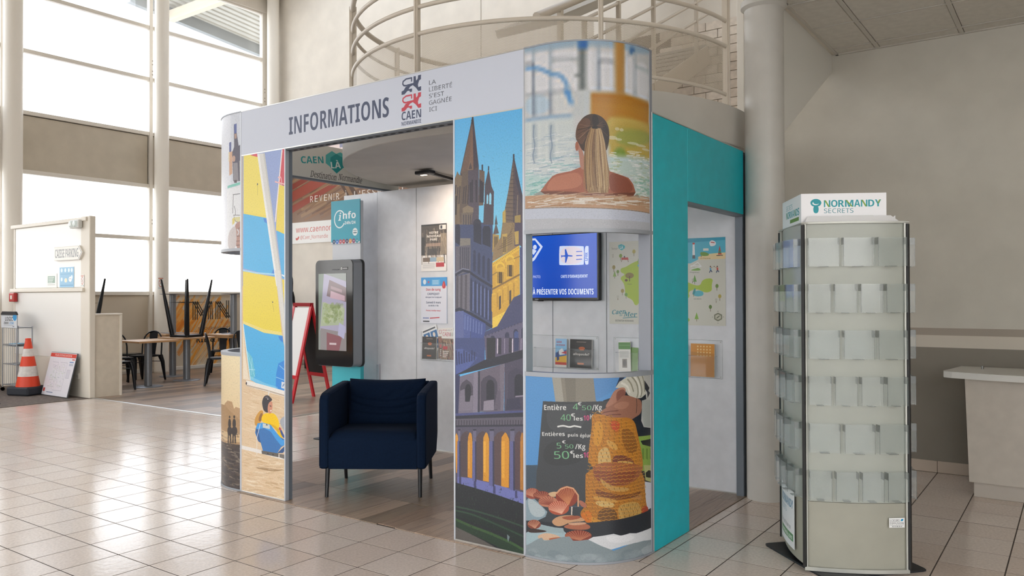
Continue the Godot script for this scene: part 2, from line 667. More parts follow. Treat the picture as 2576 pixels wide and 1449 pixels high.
func build_floor() -> void:
	var fl := struct("floor", "beige glazed square tiles with dark grout lines")
	var grout := grainy("grout", hexc("4f453d"), 0.9, 2.0, 0.15)
	var bed := MB.new()
	bed.span(Vector3(-10.4, -0.2, -7.9), Vector3(8.2, -0.0009, 9.2))
	part("grout_bed", bed, grout, fl)
	var tm := tile_mats()
	var gap := 0.0034
	var shapes := {}
	var seen_ones := []
	var rest := []
	for i in range(-36, 28):
		for j in range(-26, 30):
			for r in tile_pieces(Rect2(i * TILE, j * TILE, TILE, TILE)):
				var q := (r as Rect2).get_center()
				var p := on_frame(Vector3(q.x, 0, q.y))
				var hidden := q.x < 2.3 and q.y < -2.3 and q.x > -1.7
				if p.z > 0.3 and p.x > -40 and p.x < 2616 and p.y < 1520 and not hidden:
					seen_ones.append([p.z, r])
				else:
					rest.append(r)
	seen_ones.sort_custom(func(a, b): return a[0] < b[0])
	for k in seen_ones.size():
		var r: Rect2 = seen_ones[k][1]
		if k < 300:
			var key := "%.3f %.3f" % [r.size.x, r.size.y]
			if not shapes.has(key):
				shapes[key] = MB.new().box(Vector3(0, -0.009, 0), Vector3(r.size.x - 2 * gap, 0.018, r.size.y - 2 * gap), 0.0008).mesh()
			part("tile", shapes[key], tm[rng.randi() % 4], fl, Vector3(r.get_center().x, 0, r.get_center().y))
		else:
			rest.append(r)
	var far := [MB.new(), MB.new(), MB.new(), MB.new()]
	for r in rest:
		far[rng.randi() % 4].box(Vector3(r.get_center().x, -0.009, r.get_center().y), Vector3(r.size.x - 2 * gap, 0.018, r.size.y - 2 * gap), 0.0008)
	for i in 4:
		var o := part("tile_field", far[i], tm[i], fl)
		o.set_meta("kind", "stuff")
	# wood-look planks in the booth and in the cafe
	var planks := []
	for i in 5:
		planks.append(plank_mat(i))
	var fw := struct("floor_booth", "greyish brown wood-look planks under the information booth")
	var len := 1.22
	var pm := {}
	var put_planks := func(parent: Node, x0: float, x1: float, z0: float, z1: float, wid: float):
		var nx := roundi((x1 - x0) / wid)
		var pw := (x1 - x0) / nx
		for i in nx:
			var z := z0 - rng.randf() * len
			while z < z1:
				var a := maxf(z, z0); var b := minf(z + len, z1)
				if b - a > 0.03:
					var key := "%.3f %.2f" % [pw, b - a]
					if not pm.has(key):
						var q := MB.new()
						q.box(Vector3(0, -0.006, 0), Vector3(pw - 0.0012, 0.012, b - a - 0.0012), 0.0008)
						pm[key] = q.mesh()
					part("plank", pm[key], planks[rng.randi() % 5], parent, Vector3(x0 + (i + 0.5) * pw, 0.004, (a + b) / 2))
				z += len
	put_planks.call(fw, -1.2, 2.452, -2.26, -0.5, 0.166)
	put_planks.call(fw, -0.69, 1.897, -0.5, 0.0, 0.166)
	var fc := struct("floor_cafe", "brown wood-look plank floor of the cafe corner")
	put_planks.call(fc, -10.2, -3.34, -7.6, -2.2, 0.18)
	var strip := MB.new()
	strip.span(Vector3(-7.13, 0.0, -2.2), Vector3(-3.32, 0.009, -2.165), 0.003)
	strip.span(Vector3(-3.345, 0.0, -7.6), Vector3(-3.315, 0.009, -2.165), 0.003)
	part("edge_strip", strip, mat("aluminium", hexc("c9c9c6"), 0.3, 0.9), fc)
	var ca := struct("floor_carpet", "grey brown carpet strip along the partition")
	var cm := MB.new()
	cm.span(Vector3(-10.25, -0.01, -2.2), Vector3(-7.13, 0.006, 9.0))
	part("carpet", cm, grainy("carpet", hexc("6d6259"), 0.95, 3.0, 0.25, 0.15), ca)

func plank_mat(i: int) -> StandardMaterial3D:
	var c: Color = [hexc("a08a78"), hexc("8c7966"), hexc("af9782"), hexc("7d6d61"), hexc("977f6c")][i]
	var a := Art.new(256, 512, 100, 200, c, 1)
	a.rng.seed = 40 + i
	a.strokes(420, -10, -40, 120, 260, 46, 0.8, PI / 2, [Color(c.darkened(0.3), 0.35), Color(c.lightened(0.22), 0.3), Color(c.darkened(0.42), 0.25)])
	a.strokes(40, -10, -40, 120, 260, 70, 1.6, PI / 2, [Color(c.darkened(0.45), 0.25), Color(c.lightened(0.28), 0.25)])
	var m := mat("plank_%d" % i, Color.WHITE, 0.34)
	m.albedo_texture = a.tex()
	m.uv1_triplanar = true; m.uv1_scale = Vector3(2.2, 1.0, 0.9); m.uv1_triplanar_sharpness = 4.0
	m.uv1_world_triplanar = true
	return m

func wall_paint() -> StandardMaterial3D:
	return grainy("cream_paint", hexc("e4dccf"), 0.75, 0.35, 0.03)

func build_walls() -> void:
	var cream := wall_paint()
	var wb := struct("wall_back", "tall cream plastered wall")
	part("plaster", MB.new().span(Vector3(-10.4, 0, -8.0), Vector3(-4.352, 8.3, -7.7), 0.004), cream, wb)
	part("plaster", MB.new().span(Vector3(-4.338, 0, -8.0), Vector3(2.6, 8.3, -7.7), 0.004), cream, wb)
	part("backing", MB.new().span(Vector3(-4.6, 0, -8.1), Vector3(-4.1, 8.3, -7.95)), cream, wb)
	part("skirting", MB.new().span(Vector3(-10.3, 0, -7.7), Vector3(2.3, 0.1, -7.68), 0.004), mat("skirting", hexc("b7ab9d"), 0.6), wb)
	# block masonry beside the stair
	var ws := struct("wall_stair", "wall of pale beige blocks laid in running bond")
	part("mortar", MB.new().span(Vector3(-3.0, 2.2, -7.7), Vector3(2.3, 5.5, -7.64)), mat("mortar", hexc("6a5f52"), 0.9), ws)
	var bms := [grainy("block_a", hexc("e3d6c6"), 0.8, 1.5, 0.06, 0.02, 3), grainy("block_b", hexc("ddcfbe"), 0.8, 1.5, 0.06, 0.02, 4), grainy("block_c", hexc("e7dbcc"), 0.8, 1.5, 0.06, 0.02, 6)]
	var bm := MB.new().box(Vector3.ZERO, Vector3(0.362, 0.122, 0.05), 0.003).mesh()
	for r in 15:
		for c in 8:
			var x := -0.62 + c * 0.37 + (0.185 if r % 2 else 0.0)
			var y := 5.5 - 0.065 - r * 0.13
			if x < 2.3: part("block", bm, bms[rng.randi() % 3], ws, Vector3(x, y, -7.63))
	# the room on the right
	var wr := struct("wall_right", "grey beige wall with two painted bands above a dark dado")
	var grey := grainy("grey_wall", hexc("cfcabe"), 0.7, 0.4, 0.03)
	part("plaster", MB.new().span(Vector3(2.2, 1.18, -3.98), Vector3(8.2, 8.3, -3.68)), grey, wr)
	part("dark_band", MB.new().span(Vector3(2.2, 1.121, -3.98), Vector3(8.2, 1.18, -3.68)), mat("band_dark", hexc("a89d90"), 0.7), wr)
	part("light_band", MB.new().span(Vector3(2.2, 1.022, -3.98), Vector3(8.2, 1.121, -3.68)), mat("band_light", hexc("d3cabc"), 0.7), wr)
	part("dado", MB.new().span(Vector3(2.2, 0.0, -3.98), Vector3(8.2, 1.022, -3.68)), grainy("dado", hexc("8d867b"), 0.7, 0.4, 0.04), wr)
	var sk := mat("skirting_tile", hexc("c6b6a6"), 0.35)
	var skm := MB.new().box(Vector3.ZERO, Vector3(TILE - 0.004, 0.094, 0.01), 0.002).mesh()
	for i in range(7, 26):
		part("skirting_tile", skm, sk, wr, Vector3((i + 0.5) * TILE, 0.049, -3.676))
	part("return_wall", MB.new().span(Vector3(2.2, 0, -7.9), Vector3(2.5, 8.3, -3.98)), cream, wr)
	part("side_plaster", MB.new().span(Vector3(8.0, 0, -3.7), Vector3(8.3, 8.3, 1.5)), grey, wr)
	part("side_head", MB.new().span(Vector3(8.0, 4.2, 1.5), Vector3(8.3, 8.3, 9.2)), grey, wr)
	for i in 5:  # side glazing out of view, added to bring more light from the right
		part("added_side_mullion", MB.new().span(Vector3(8.05, 0, 1.5 + i * 1.85 - 0.04), Vector3(8.2, 4.2, 1.5 + i * 1.85 + 0.04), 0.005), frame_paint(), wr)
		if i < 4: part("added_side_pane", MB.new().span(Vector3(8.12, 0.02, 1.54 + i * 1.85), Vector3(8.13, 4.2, 3.31 + i * 1.85)), pane_glass(), wr)
	# bulkhead plate beside the grey column
	var bp := PackedVector2Array([Vector2(-2.25, 2.63), Vector2(-2.25, 3.56), Vector2(-3.68, 3.56), Vector2(-3.68, 3.41)])
	# prism x = along -z here
	var t := Transform3D(Basis(Vector3(0, 0, 1), Vector3.UP, Vector3(-1, 0, 0)), Vector3(2.665, 0, 0))
	part("bulkhead_plate", MB.new().prism(bp, t, 0.05), mat("white_plate", hexc("e2e0d9"), 0.6), wr)
	# the glazed entrance front behind the photographer
	var wf := struct("wall_front", "glazed entrance front")
	var fr := frame_paint()
	part("head", MB.new().span(Vector3(-10.4, 3.6, 9.0), Vector3(8.3, 8.3, 9.3)), cream, wf)
	for i in 10:
		part("mullion", MB.new().span(Vector3(-10.3 + i * 1.9 - 0.04, 0, 9.05), Vector3(-10.3 + i * 1.9 + 0.04, 3.6, 9.2), 0.005), fr, wf)
	for y in [0.05, 2.3, 3.55]:
		part("transom", MB.new().span(Vector3(-10.3, y - 0.04, 9.07), Vector3(8.2, y + 0.04, 9.18), 0.005), fr, wf)
	for i in 10:
		part("pane", MB.new().span(Vector3(-10.26 + i * 1.9, 0.05, 9.12), Vector3(-8.44 + i * 1.9, 3.55, 9.13)), pane_glass(), wf)

func frame_paint() -> StandardMaterial3D:
	return mat("window_frame_paint", hexc("e3dcd1"), 0.45)

func pane_glass() -> StandardMaterial3D:
	return glass("window_glass", Color.WHITE, 0.04, 0.0)

func build_windows() -> void:
	var fr := frame_paint()
	var sp := grainy("spandrel", hexc("c9beab"), 0.6, 0.5, 0.02)
	var zs := [-7.47, -4.85, -2.23, 0.39, 3.01, 5.63, 8.9]
	var ys := [0.03, 1.525, 2.591, 3.61, 4.626, 5.69, 6.70, 7.74]
	var vinyl := vinyl_print()
	for b in 6:
		var z0: float = zs[b]; var z1: float = zs[b + 1]
		var w := struct("window_%d" % (b + 1), "tall window bay of cream steel frames with a beige spandrel panel")
		for e in ([z0, z1] if b == 0 else [z1]):
			part("mullion", MB.new().span(Vector3(WX - 0.05, 0, e - 0.035), Vector3(WX + 0.06, 8.2, e + 0.035), 0.006), fr, w)
			part("mullion_fin", MB.new().span(Vector3(WX + 0.06, 0, e + 0.02 - 0.09), Vector3(WX + 0.075, 8.2, e - 0.055), 0.003), fr, w)
			for y in [6.05, 5.98, 5.85, 5.78, 2.95, 2.88]:
				part("bolt", MB.new().lathe([[0.0, 0.01], [0.012, 0.006], [0.014, 0.0]], 8, Vector3(WX + 0.06, y, e - 0.02), 0, TAU, Basis(Vector3(0, 0, 1), Vector3.RIGHT, Vector3(0, 1, 0))), mat("bolt", hexc("a59c90"), 0.4, 0.6), w)
		for i in ys.size():
			part("transom", MB.new().span(Vector3(WX - 0.04, ys[i] - 0.035, z0 + 0.035), Vector3(WX + 0.05, ys[i] + 0.035, z1 - 0.035), 0.006), fr, w)
			if i == ys.size() - 1: break
			var a := Vector3(WX - 0.012, ys[i] + 0.03, z0 + 0.03); var c := Vector3(WX - 0.002, ys[i + 1] - 0.03, z1 - 0.03)
			if i == 3:
				part("spandrel_panel", MB.new().span(a + Vector3(0.01, 0, 0.025), c + Vector3(0.02, -0.02, -0.025), 0.003), sp, w)
				part("spandrel_back", MB.new().span(a - Vector3(0.03, 0, 0), c - Vector3(0.035, 0, 0)), sp, w)
			elif i == 0:
				var cd := MB.new().card(Vector3(WX, (a.y + c.y) / 2, (z0 + z1) / 2), z1 - z0 - 0.06, c.y - a.y, 0.012, Basis(Vector3(0, 0, -1), Vector3.UP, Vector3.RIGHT))
				part("vinyl_panel", cd, vinyl[0] if b == 0 else vinyl[1], w)
			else:
				part("pane", MB.new().span(a, c), pane_glass(), w)
	# low kerb under the glazing and the strip above it
	var wl := struct("wall_left", "cream beam above the glazing")
	part("head", MB.new().span(Vector3(WX - 0.1, 7.74, -8.0), Vector3(WX + 0.1, 8.3, 9.2)), wall_paint(), wl)
	part("corner_infill", MB.new().span(Vector3(WX - 0.1, 0, -8.0), Vector3(WX + 0.06, 8.3, -7.5)), wall_paint(), wl)
	# round cream columns behind the glazing line
	var cols := [["round cream steel column in the corner against the cream wall", -7.5], ["round cream steel column with a no smoking notice beside the cafe tables", -4.90], ["round cream steel column behind the end of the partition", -2.27]]
	for c in cols:
		var cr := 0.145 if c[1] > -3.0 else 0.129
		var o := thing("round_column", c[0], "column", Vector3(-9.96, 0, c[1]), 0, "round columns along the windows")
		part("shaft", MB.new().lathe([[cr, 0.02], [cr, 8.2]], 32), mat("column_paint", hexc("f0eadf"), 0.42), o)
		part("foot_ring", MB.new().lathe([[cr, 0.03], [cr + 0.008, 0.028], [cr + 0.01, 0.004]], 32), mat("column_foot", hexc("cfc5b6"), 0.6), o)

func vinyl_print() -> Array:
	# orange brush strokes with the cafe's lettering on the panels under the window sill
	var a := Art.new(1024, 576, 262, 147, hexc("cfc2ae"))
	var oc := [hexc("e88a1c", 0.55), hexc("f0a23a", 0.5), hexc("d8741a", 0.5), hexc("efb968", 0.45)]
	a.rng.seed = 3
	a.strokes(120, 60, 0, 120, 60, 60, 5, 2.2, oc)
	a.strokes(90, 90, 50, 110, 70, 50, 5, 2.2, oc)
	a.strokes(60, 120, 0, 60, 147, 90, 2, 2.2, [hexc("f3d9ae", 0.5), hexc("cfc2ae", 0.6)])
	for k in 3:
		var o := k * 5.0
		a.line([92 + o, 52, 92 + o, 14, 110 + o, 44, 128 - o * 0.2 + o, 14, 128 + o, 52], 2.2, hexc("2a241d"))
		a.line([146 + o, 52, 146 + o, 14, 172 + o, 50, 172 + o, 12], 2.2, hexc("2a241d"))
	a.text("S GOURMANDISES", 104, 74, 6, hexc("6b5f4e"), 84)
	a.text("RIE & NUIS", 100, 100, 13, hexc("2a241d"), 92, true)
	var b := Art.new(512, 288, 262, 147, hexc("cfc2ae"))
	b.rng.seed = 5
	b.strokes(70, 20, 0, 120, 70, 60, 5, 2.2, oc)
	b.strokes(60, 150, 70, 60, 60, 40, 6, 2.2, oc)
	b.text("H", 22, 60, 40, hexc("2a241d"), 22, true)
	var out := [printed("vinyl_letters", a, 0.5), printed("vinyl_strokes", b, 0.5)]
	for m in out:
		m.backlight_enabled = true; m.backlight = Color(0.32, 0.30, 0.27)
	return out

func build_ceiling() -> void:
	var c := struct("ceiling", "pale roof over the hall")
	var rp := grainy("roof_paint", hexc("e6e1d8"), 0.8, 0.4, 0.03)
	for q in [[-10.5, -9.0, -8.1, 9.4], [1.8, 8.4, -8.1, 9.4], [-9.0, 1.8, -8.1, -7.2], [-9.0, 1.8, -5.7, 9.4]]:
		part("roof_slab", MB.new().span(Vector3(q[0], 8.3, q[2]), Vector3(q[1], 8.6, q[3])), rp, c)
	# long unseen rooflight above the stair, added to brighten the back wall
	for i in 10:
		part("added_rooflight_bar", MB.new().span(Vector3(-9.0 + i * 1.2 - 0.03, 8.3, -7.2), Vector3(-9.0 + i * 1.2 + 0.03, 8.42, -5.7)), frame_paint(), c)
		if i < 9: part("added_rooflight_pane", MB.new().span(Vector3(-8.97 + i * 1.2, 8.36, -7.2), Vector3(-7.83 + i * 1.2, 8.37, -5.7)), pane_glass(), c)
	var low := struct("ceiling_low", "suspended ceiling of grey mineral panels in a wide grid")
	var pm := grainy("ceiling_panel", hexc("d6d1c7"), 0.9, 2.5, 0.05, 0.02, 9)
	var tb := mat("ceiling_bar", hexc("c9c4ba"), 0.6)
	part("plenum", MB.new().span(Vector3(2.7, 3.60, -3.68), Vector3(8.0, 3.9, -0.5)), mat("plenum", hexc("d6d1c7"), 0.9), low)
	var panel := MB.new().box(Vector3.ZERO, Vector3(0.59, 0.02, 0.60), 0.004).mesh()
	var edge := MB.new().box(Vector3.ZERO, Vector3(0.59, 0.02, 0.155), 0.004).mesh()
	var side := MB.new().box(Vector3.ZERO, Vector3(0.30, 0.02, 0.60), 0.004).mesh()
	var sideedge := MB.new().box(Vector3.ZERO, Vector3(0.30, 0.02, 0.155), 0.004).mesh()
	for i in range(-1, 8):
		var xm := 3.042 + i * 0.626 + 0.313
		for j in 6:
			var z := -3.5 + j * 0.634
			var zm := z + 0.317
			if i < 0:
				if j == 0: part("ceiling_panel", sideedge, pm, low, Vector3(2.87, 3.566, -3.59))
				if j < 5: part("ceiling_panel", side, pm, low, Vector3(2.87, 3.566, zm))
			else:
				if j == 0: part("ceiling_panel", edge, pm, low, Vector3(xm, 3.566, -3.59))
				if j < 5: part("ceiling_panel", panel, pm, low, Vector3(xm, 3.566, zm))
	for i in 8:
		part("main_bar", MB.new().span(Vector3(3.042 + i * 0.626 - 0.016, 3.55, -3.68), Vector3(3.042 + i * 0.626 + 0.016, 3.562, -0.5), 0.002), tb, low)
	for j in 5:
		part("cross_bar", MB.new().span(Vector3(2.7, 3.552, -3.5 + j * 0.634 - 0.009), Vector3(8.0, 3.563, -3.5 + j * 0.634 + 0.009), 0.002), tb, low)
	part("wall_angle", MB.new().span(Vector3(2.7, 3.548, -3.68), Vector3(8.0, 3.556, -3.655)), tb, low)
	part("wall_angle", MB.new().span(Vector3(2.70, 3.548, -3.68), Vector3(2.725, 3.556, -2.2)), tb, low)
	part("fascia", MB.new().span(Vector3(2.62, 3.5, -0.5), Vector3(8.0, 8.3, -0.4)), wall_paint(), low)
	part("fascia", MB.new().span(Vector3(2.62, 3.56, -3.68), Vector3(2.70, 8.3, -0.4)), wall_paint(), low)
# ------------------------------------------------------------------ round stair landing over the booth
const LC := Vector3(0.63, 0, -2.21)

func ring(r: float, y: float, a0: float, a1: float, n := 40) -> Array:
	var p := []
	for i in n + 1:
		var a := deg_to_rad(lerpf(a0, a1, float(i) / n))
		p.append(LC + Vector3(cos(a) * r, y, sin(a) * r))
	return p

func build_landing() -> void:
	var cream := mat("steel_paint", hexc("cfc5b6"), 0.4)
	var o := thing("stair_landing", "round grey landing slab hanging above the information booth", "landing", LC)
	part("slab", MB.new().lathe([[0.0, 2.55], [1.745, 2.55], [1.75, 2.555], [1.75, 2.83], [0.0, 2.83]], 96), grainy("slab_paint", hexc("c6c1b8"), 0.7, 0.5, 0.03), o)
	part("bolt_hole", MB.new().lathe([[0.0, 2.546], [0.012, 2.546], [0.012, 2.551]], 10, Vector3(-0.2, 0, 0.9)), mat("hole", hexc("201e1c"), 0.9), o)
	# guard rail on the landing
	var g := thing("guard_rail", "curved cream guard rail with perforated sheet above the booth sign", "railing", LC + Vector3(0, 2.83, 0))
	var sub := -(LC + Vector3(0, 2.83, 0))
	part("handrail", MB.new().tube(ring(1.665, 3.868, 3.5, 215, 70), 0.024, 10), cream, g, sub)
	for y in [3.68, 3.495, 3.305]:
		part("rail", MB.new().tube(ring(1.665, y, 3.5, 135.0 + (80.0 if y > 3.4 else 0.0), 60), 0.0155, 10), cream, g, sub)
	part("bottom_rail", MB.new().tube(ring(1.665, 2.945, 3.5, 135, 50), 0.013, 10), cream, g, sub)
	for a in [3.5, 44.4, 90.2, 135.0, 175.0, 213.0]:
		var b := Basis(Vector3.UP, -deg_to_rad(a))
		var c := Vector3(cos(deg_to_rad(a)), 0, sin(deg_to_rad(a))) * 1.665
		part("post", MB.new().box(c + Vector3(0, 0.535, 0), Vector3(0.06, 1.06, 0.014), 0.002, b), cream, g)
		part("post_flange", MB.new().box(c + Vector3(0.012, 0.535, 0.0).rotated(Vector3.UP, -deg_to_rad(a)), Vector3(0.012, 1.06, 0.034), 0.002, b), cream, g)
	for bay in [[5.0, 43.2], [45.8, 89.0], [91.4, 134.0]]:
		part("perforated_sheet", perforated(bay[0], bay[1], 1.66, 2.958, 3.292), mat("shaded_sheet_paint", hexc("bdb19f"), 0.5), g, sub)  # same cream as the rails, darkened to hold the shade on this side
	# stair flight behind the landing
	var s := thing("stair_flight", "cream steel stair with sloping rails climbing behind the guard rail", "stair", Vector3(0, 2.83, -4.0))
	var ss := -Vector3(0, 2.83, -4.0)
	var at := func(z: float, up: float) -> Vector3: return Vector3(0, 2.83 + (-3.2 - z) * 0.522 + up, z)
	var z1 := -7.55
	for up in [0.50, 0.765, 1.02, 1.28]:
		part("rail", MB.new().tube([at.call(-3.92, up), at.call(z1, up)], 0.02, 8), cream, s, ss)
	for z in [-3.95, -4.75, -5.7, -7.1]:
		part("post", MB.new().bar(at.call(z, -0.1), at.call(z, 1.3), 0.045, 0.045), cream, s, ss)
	var off := Vector3(0.0, 0, 0)
	part("stringer", MB.new().bar(at.call(-3.92, -0.1), at.call(z1, -0.1), 0.03, 0.26), cream, s, ss)
	part("stringer", MB.new().bar(at.call(-3.92, -0.1) + Vector3(-1.1, 0, 0), at.call(z1, -0.1) + Vector3(-1.1, 0, 0), 0.03, 0.26), cream, s, ss)
	var tr := MB.new().box(Vector3.ZERO, Vector3(1.08, 0.04, 0.28), 0.004).mesh()
	for k in 14:
		part("tread", tr, mat("tread", hexc("b8b1a6"), 0.7), s, at.call(-4.1 - k * 0.27, -0.02) + Vector3(-0.55, 0, 0) + ss)
	# upper return flight: broad handrail and its soffit
	part("upper_handrail", MB.new().tube([Vector3(0, 4.26, -3.0), Vector3(0, 5.5, -5.4)], 0.045, 10), cream, s, ss)
	part("upper_soffit", MB.new().bar(Vector3(-0.5, 4.42, -3.6), Vector3(-0.5, 6.4, -7.5), 0.9, 0.09), mat("soffit_grey", hexc("bdb8ae"), 0.7), s, ss)
	part("upper_upright", MB.new().bar(Vector3(0, 4.1, -3.45), Vector3(0, 4.5, -3.45), 0.05, 0.05), cream, s, ss)
	# grey column at the booth's far corner
	var c := thing("round_column", "thick round grey column between the teal doorway and the leaflet tower", "column", Vector3(2.584, 0, -2.077))
	var cg := grainy("column_grey", hexc("c6c3bc"), 0.42, 0.8, 0.03)
	part("shaft", MB.new().lathe([[0.1365, 0.0], [0.1365, 3.5], [0.16, 3.52], [0.16, 3.56]], 40), cg, c)
	var p := thing("steel_post", "flat white steel post beside the round grey column", "post", Vector3(2.02, 2.83, -3.2))
	part("plate", MB.new().span(Vector3(-0.03, 0, -0.015), Vector3(0.03, 2.4, 0.015), 0.003), mat("post_white", hexc("e8e4dc"), 0.45), p)

func perforated(a0: float, a1: float, r: float, y0: float, y1: float) -> ArrayMesh:
	# sheet metal with round holes in staggered rows, bent round the landing; real holes
	var pitch := 0.0092
	var rows := int((y1 - y0) / (pitch * 0.866))
	var arc := deg_to_rad(a1 - a0) * r
	var cols := int(arc / pitch)
	var v := PackedVector3Array(); var n := PackedVector3Array(); var ix := PackedInt32Array()
	var hex := []; var hole := []
	for k in 6:
		var an := deg_to_rad(60.0 * k + 30.0)
		hex.append(Vector2(cos(an), sin(an)) * pitch / 1.732)
		hole.append(Vector2(cos(an), sin(an)) * pitch * 0.345)
	var total := rows * cols * 12
	v.resize(total); n.resize(total); ix.resize(rows * cols * 36)
	var vi := 0; var ii := 0
	var a0r := deg_to_rad(a0)
	for j in rows:
		var yc := y0 + (j + 0.5) * (y1 - y0) / rows
		for i in cols:
			var s := (i + 0.5 + (0.5 if j % 2 else 0.0)) * pitch
			var ac := a0r + s / r
			var t := Vector3(-sin(ac), 0, cos(ac)); var m := Vector3(cos(ac), 0, sin(ac))
			var c := LC + m * r + Vector3.UP * yc
			for k in 6:
				v[vi + k] = c + t * hex[k].x + Vector3.UP * hex[k].y
				v[vi + 6 + k] = c + t * hole[k].x + Vector3.UP * hole[k].y
				n[vi + k] = m; n[vi + 6 + k] = m
				var k2 := (k + 1) % 6
				ix[ii] = vi + k; ix[ii + 1] = vi + k2; ix[ii + 2] = vi + 6 + k2
				ix[ii + 3] = vi + k; ix[ii + 4] = vi + 6 + k2; ix[ii + 5] = vi + 6 + k
				ii += 6
			vi += 12
	var arr := []
	arr.resize(Mesh.ARRAY_MAX)
	arr[Mesh.ARRAY_VERTEX] = v; arr[Mesh.ARRAY_NORMAL] = n; arr[Mesh.ARRAY_INDEX] = ix.slice(0, ii)
	var me := ArrayMesh.new()
	me.add_surface_from_arrays(Mesh.PRIMITIVE_TRIANGLES, arr)
	return me

# ------------------------------------------------------------------ the information booth
func corner_path(side: float) -> Array:
	# plan of a rounded corner, left to right as seen from outside
	var p := []
	if side > 0:
		p.append(Vector2(1.897, -0.03))
		for i in 17:
			var a := deg_to_rad(90.0 - 90.0 * i / 16)
			p.append(Vector2(2.002 + 0.45 * cos(a), -0.48 + 0.45 * sin(a)))
		p.append(Vector2(2.452, -0.5))
	else:
		p.append(Vector2(-1.235, -0.5))
		for i in 17:
			var a := deg_to_rad(180.0 - 90.0 * i / 16)
			p.append(Vector2(-0.785 + 0.45 * cos(a), -0.48 + 0.45 * sin(a)))
		p.append(Vector2(-0.68, -0.03))
	return p

func out_by(p: Array, d: float) -> Array:
	var q := []
	for i in p.size():
		var t: Vector2 = (p[mini(i + 1, p.size() - 1)] - p[maxi(i - 1, 0)]).normalized()
		q.append(p[i] + Vector2(-t.y, t.x) * d)
	return q

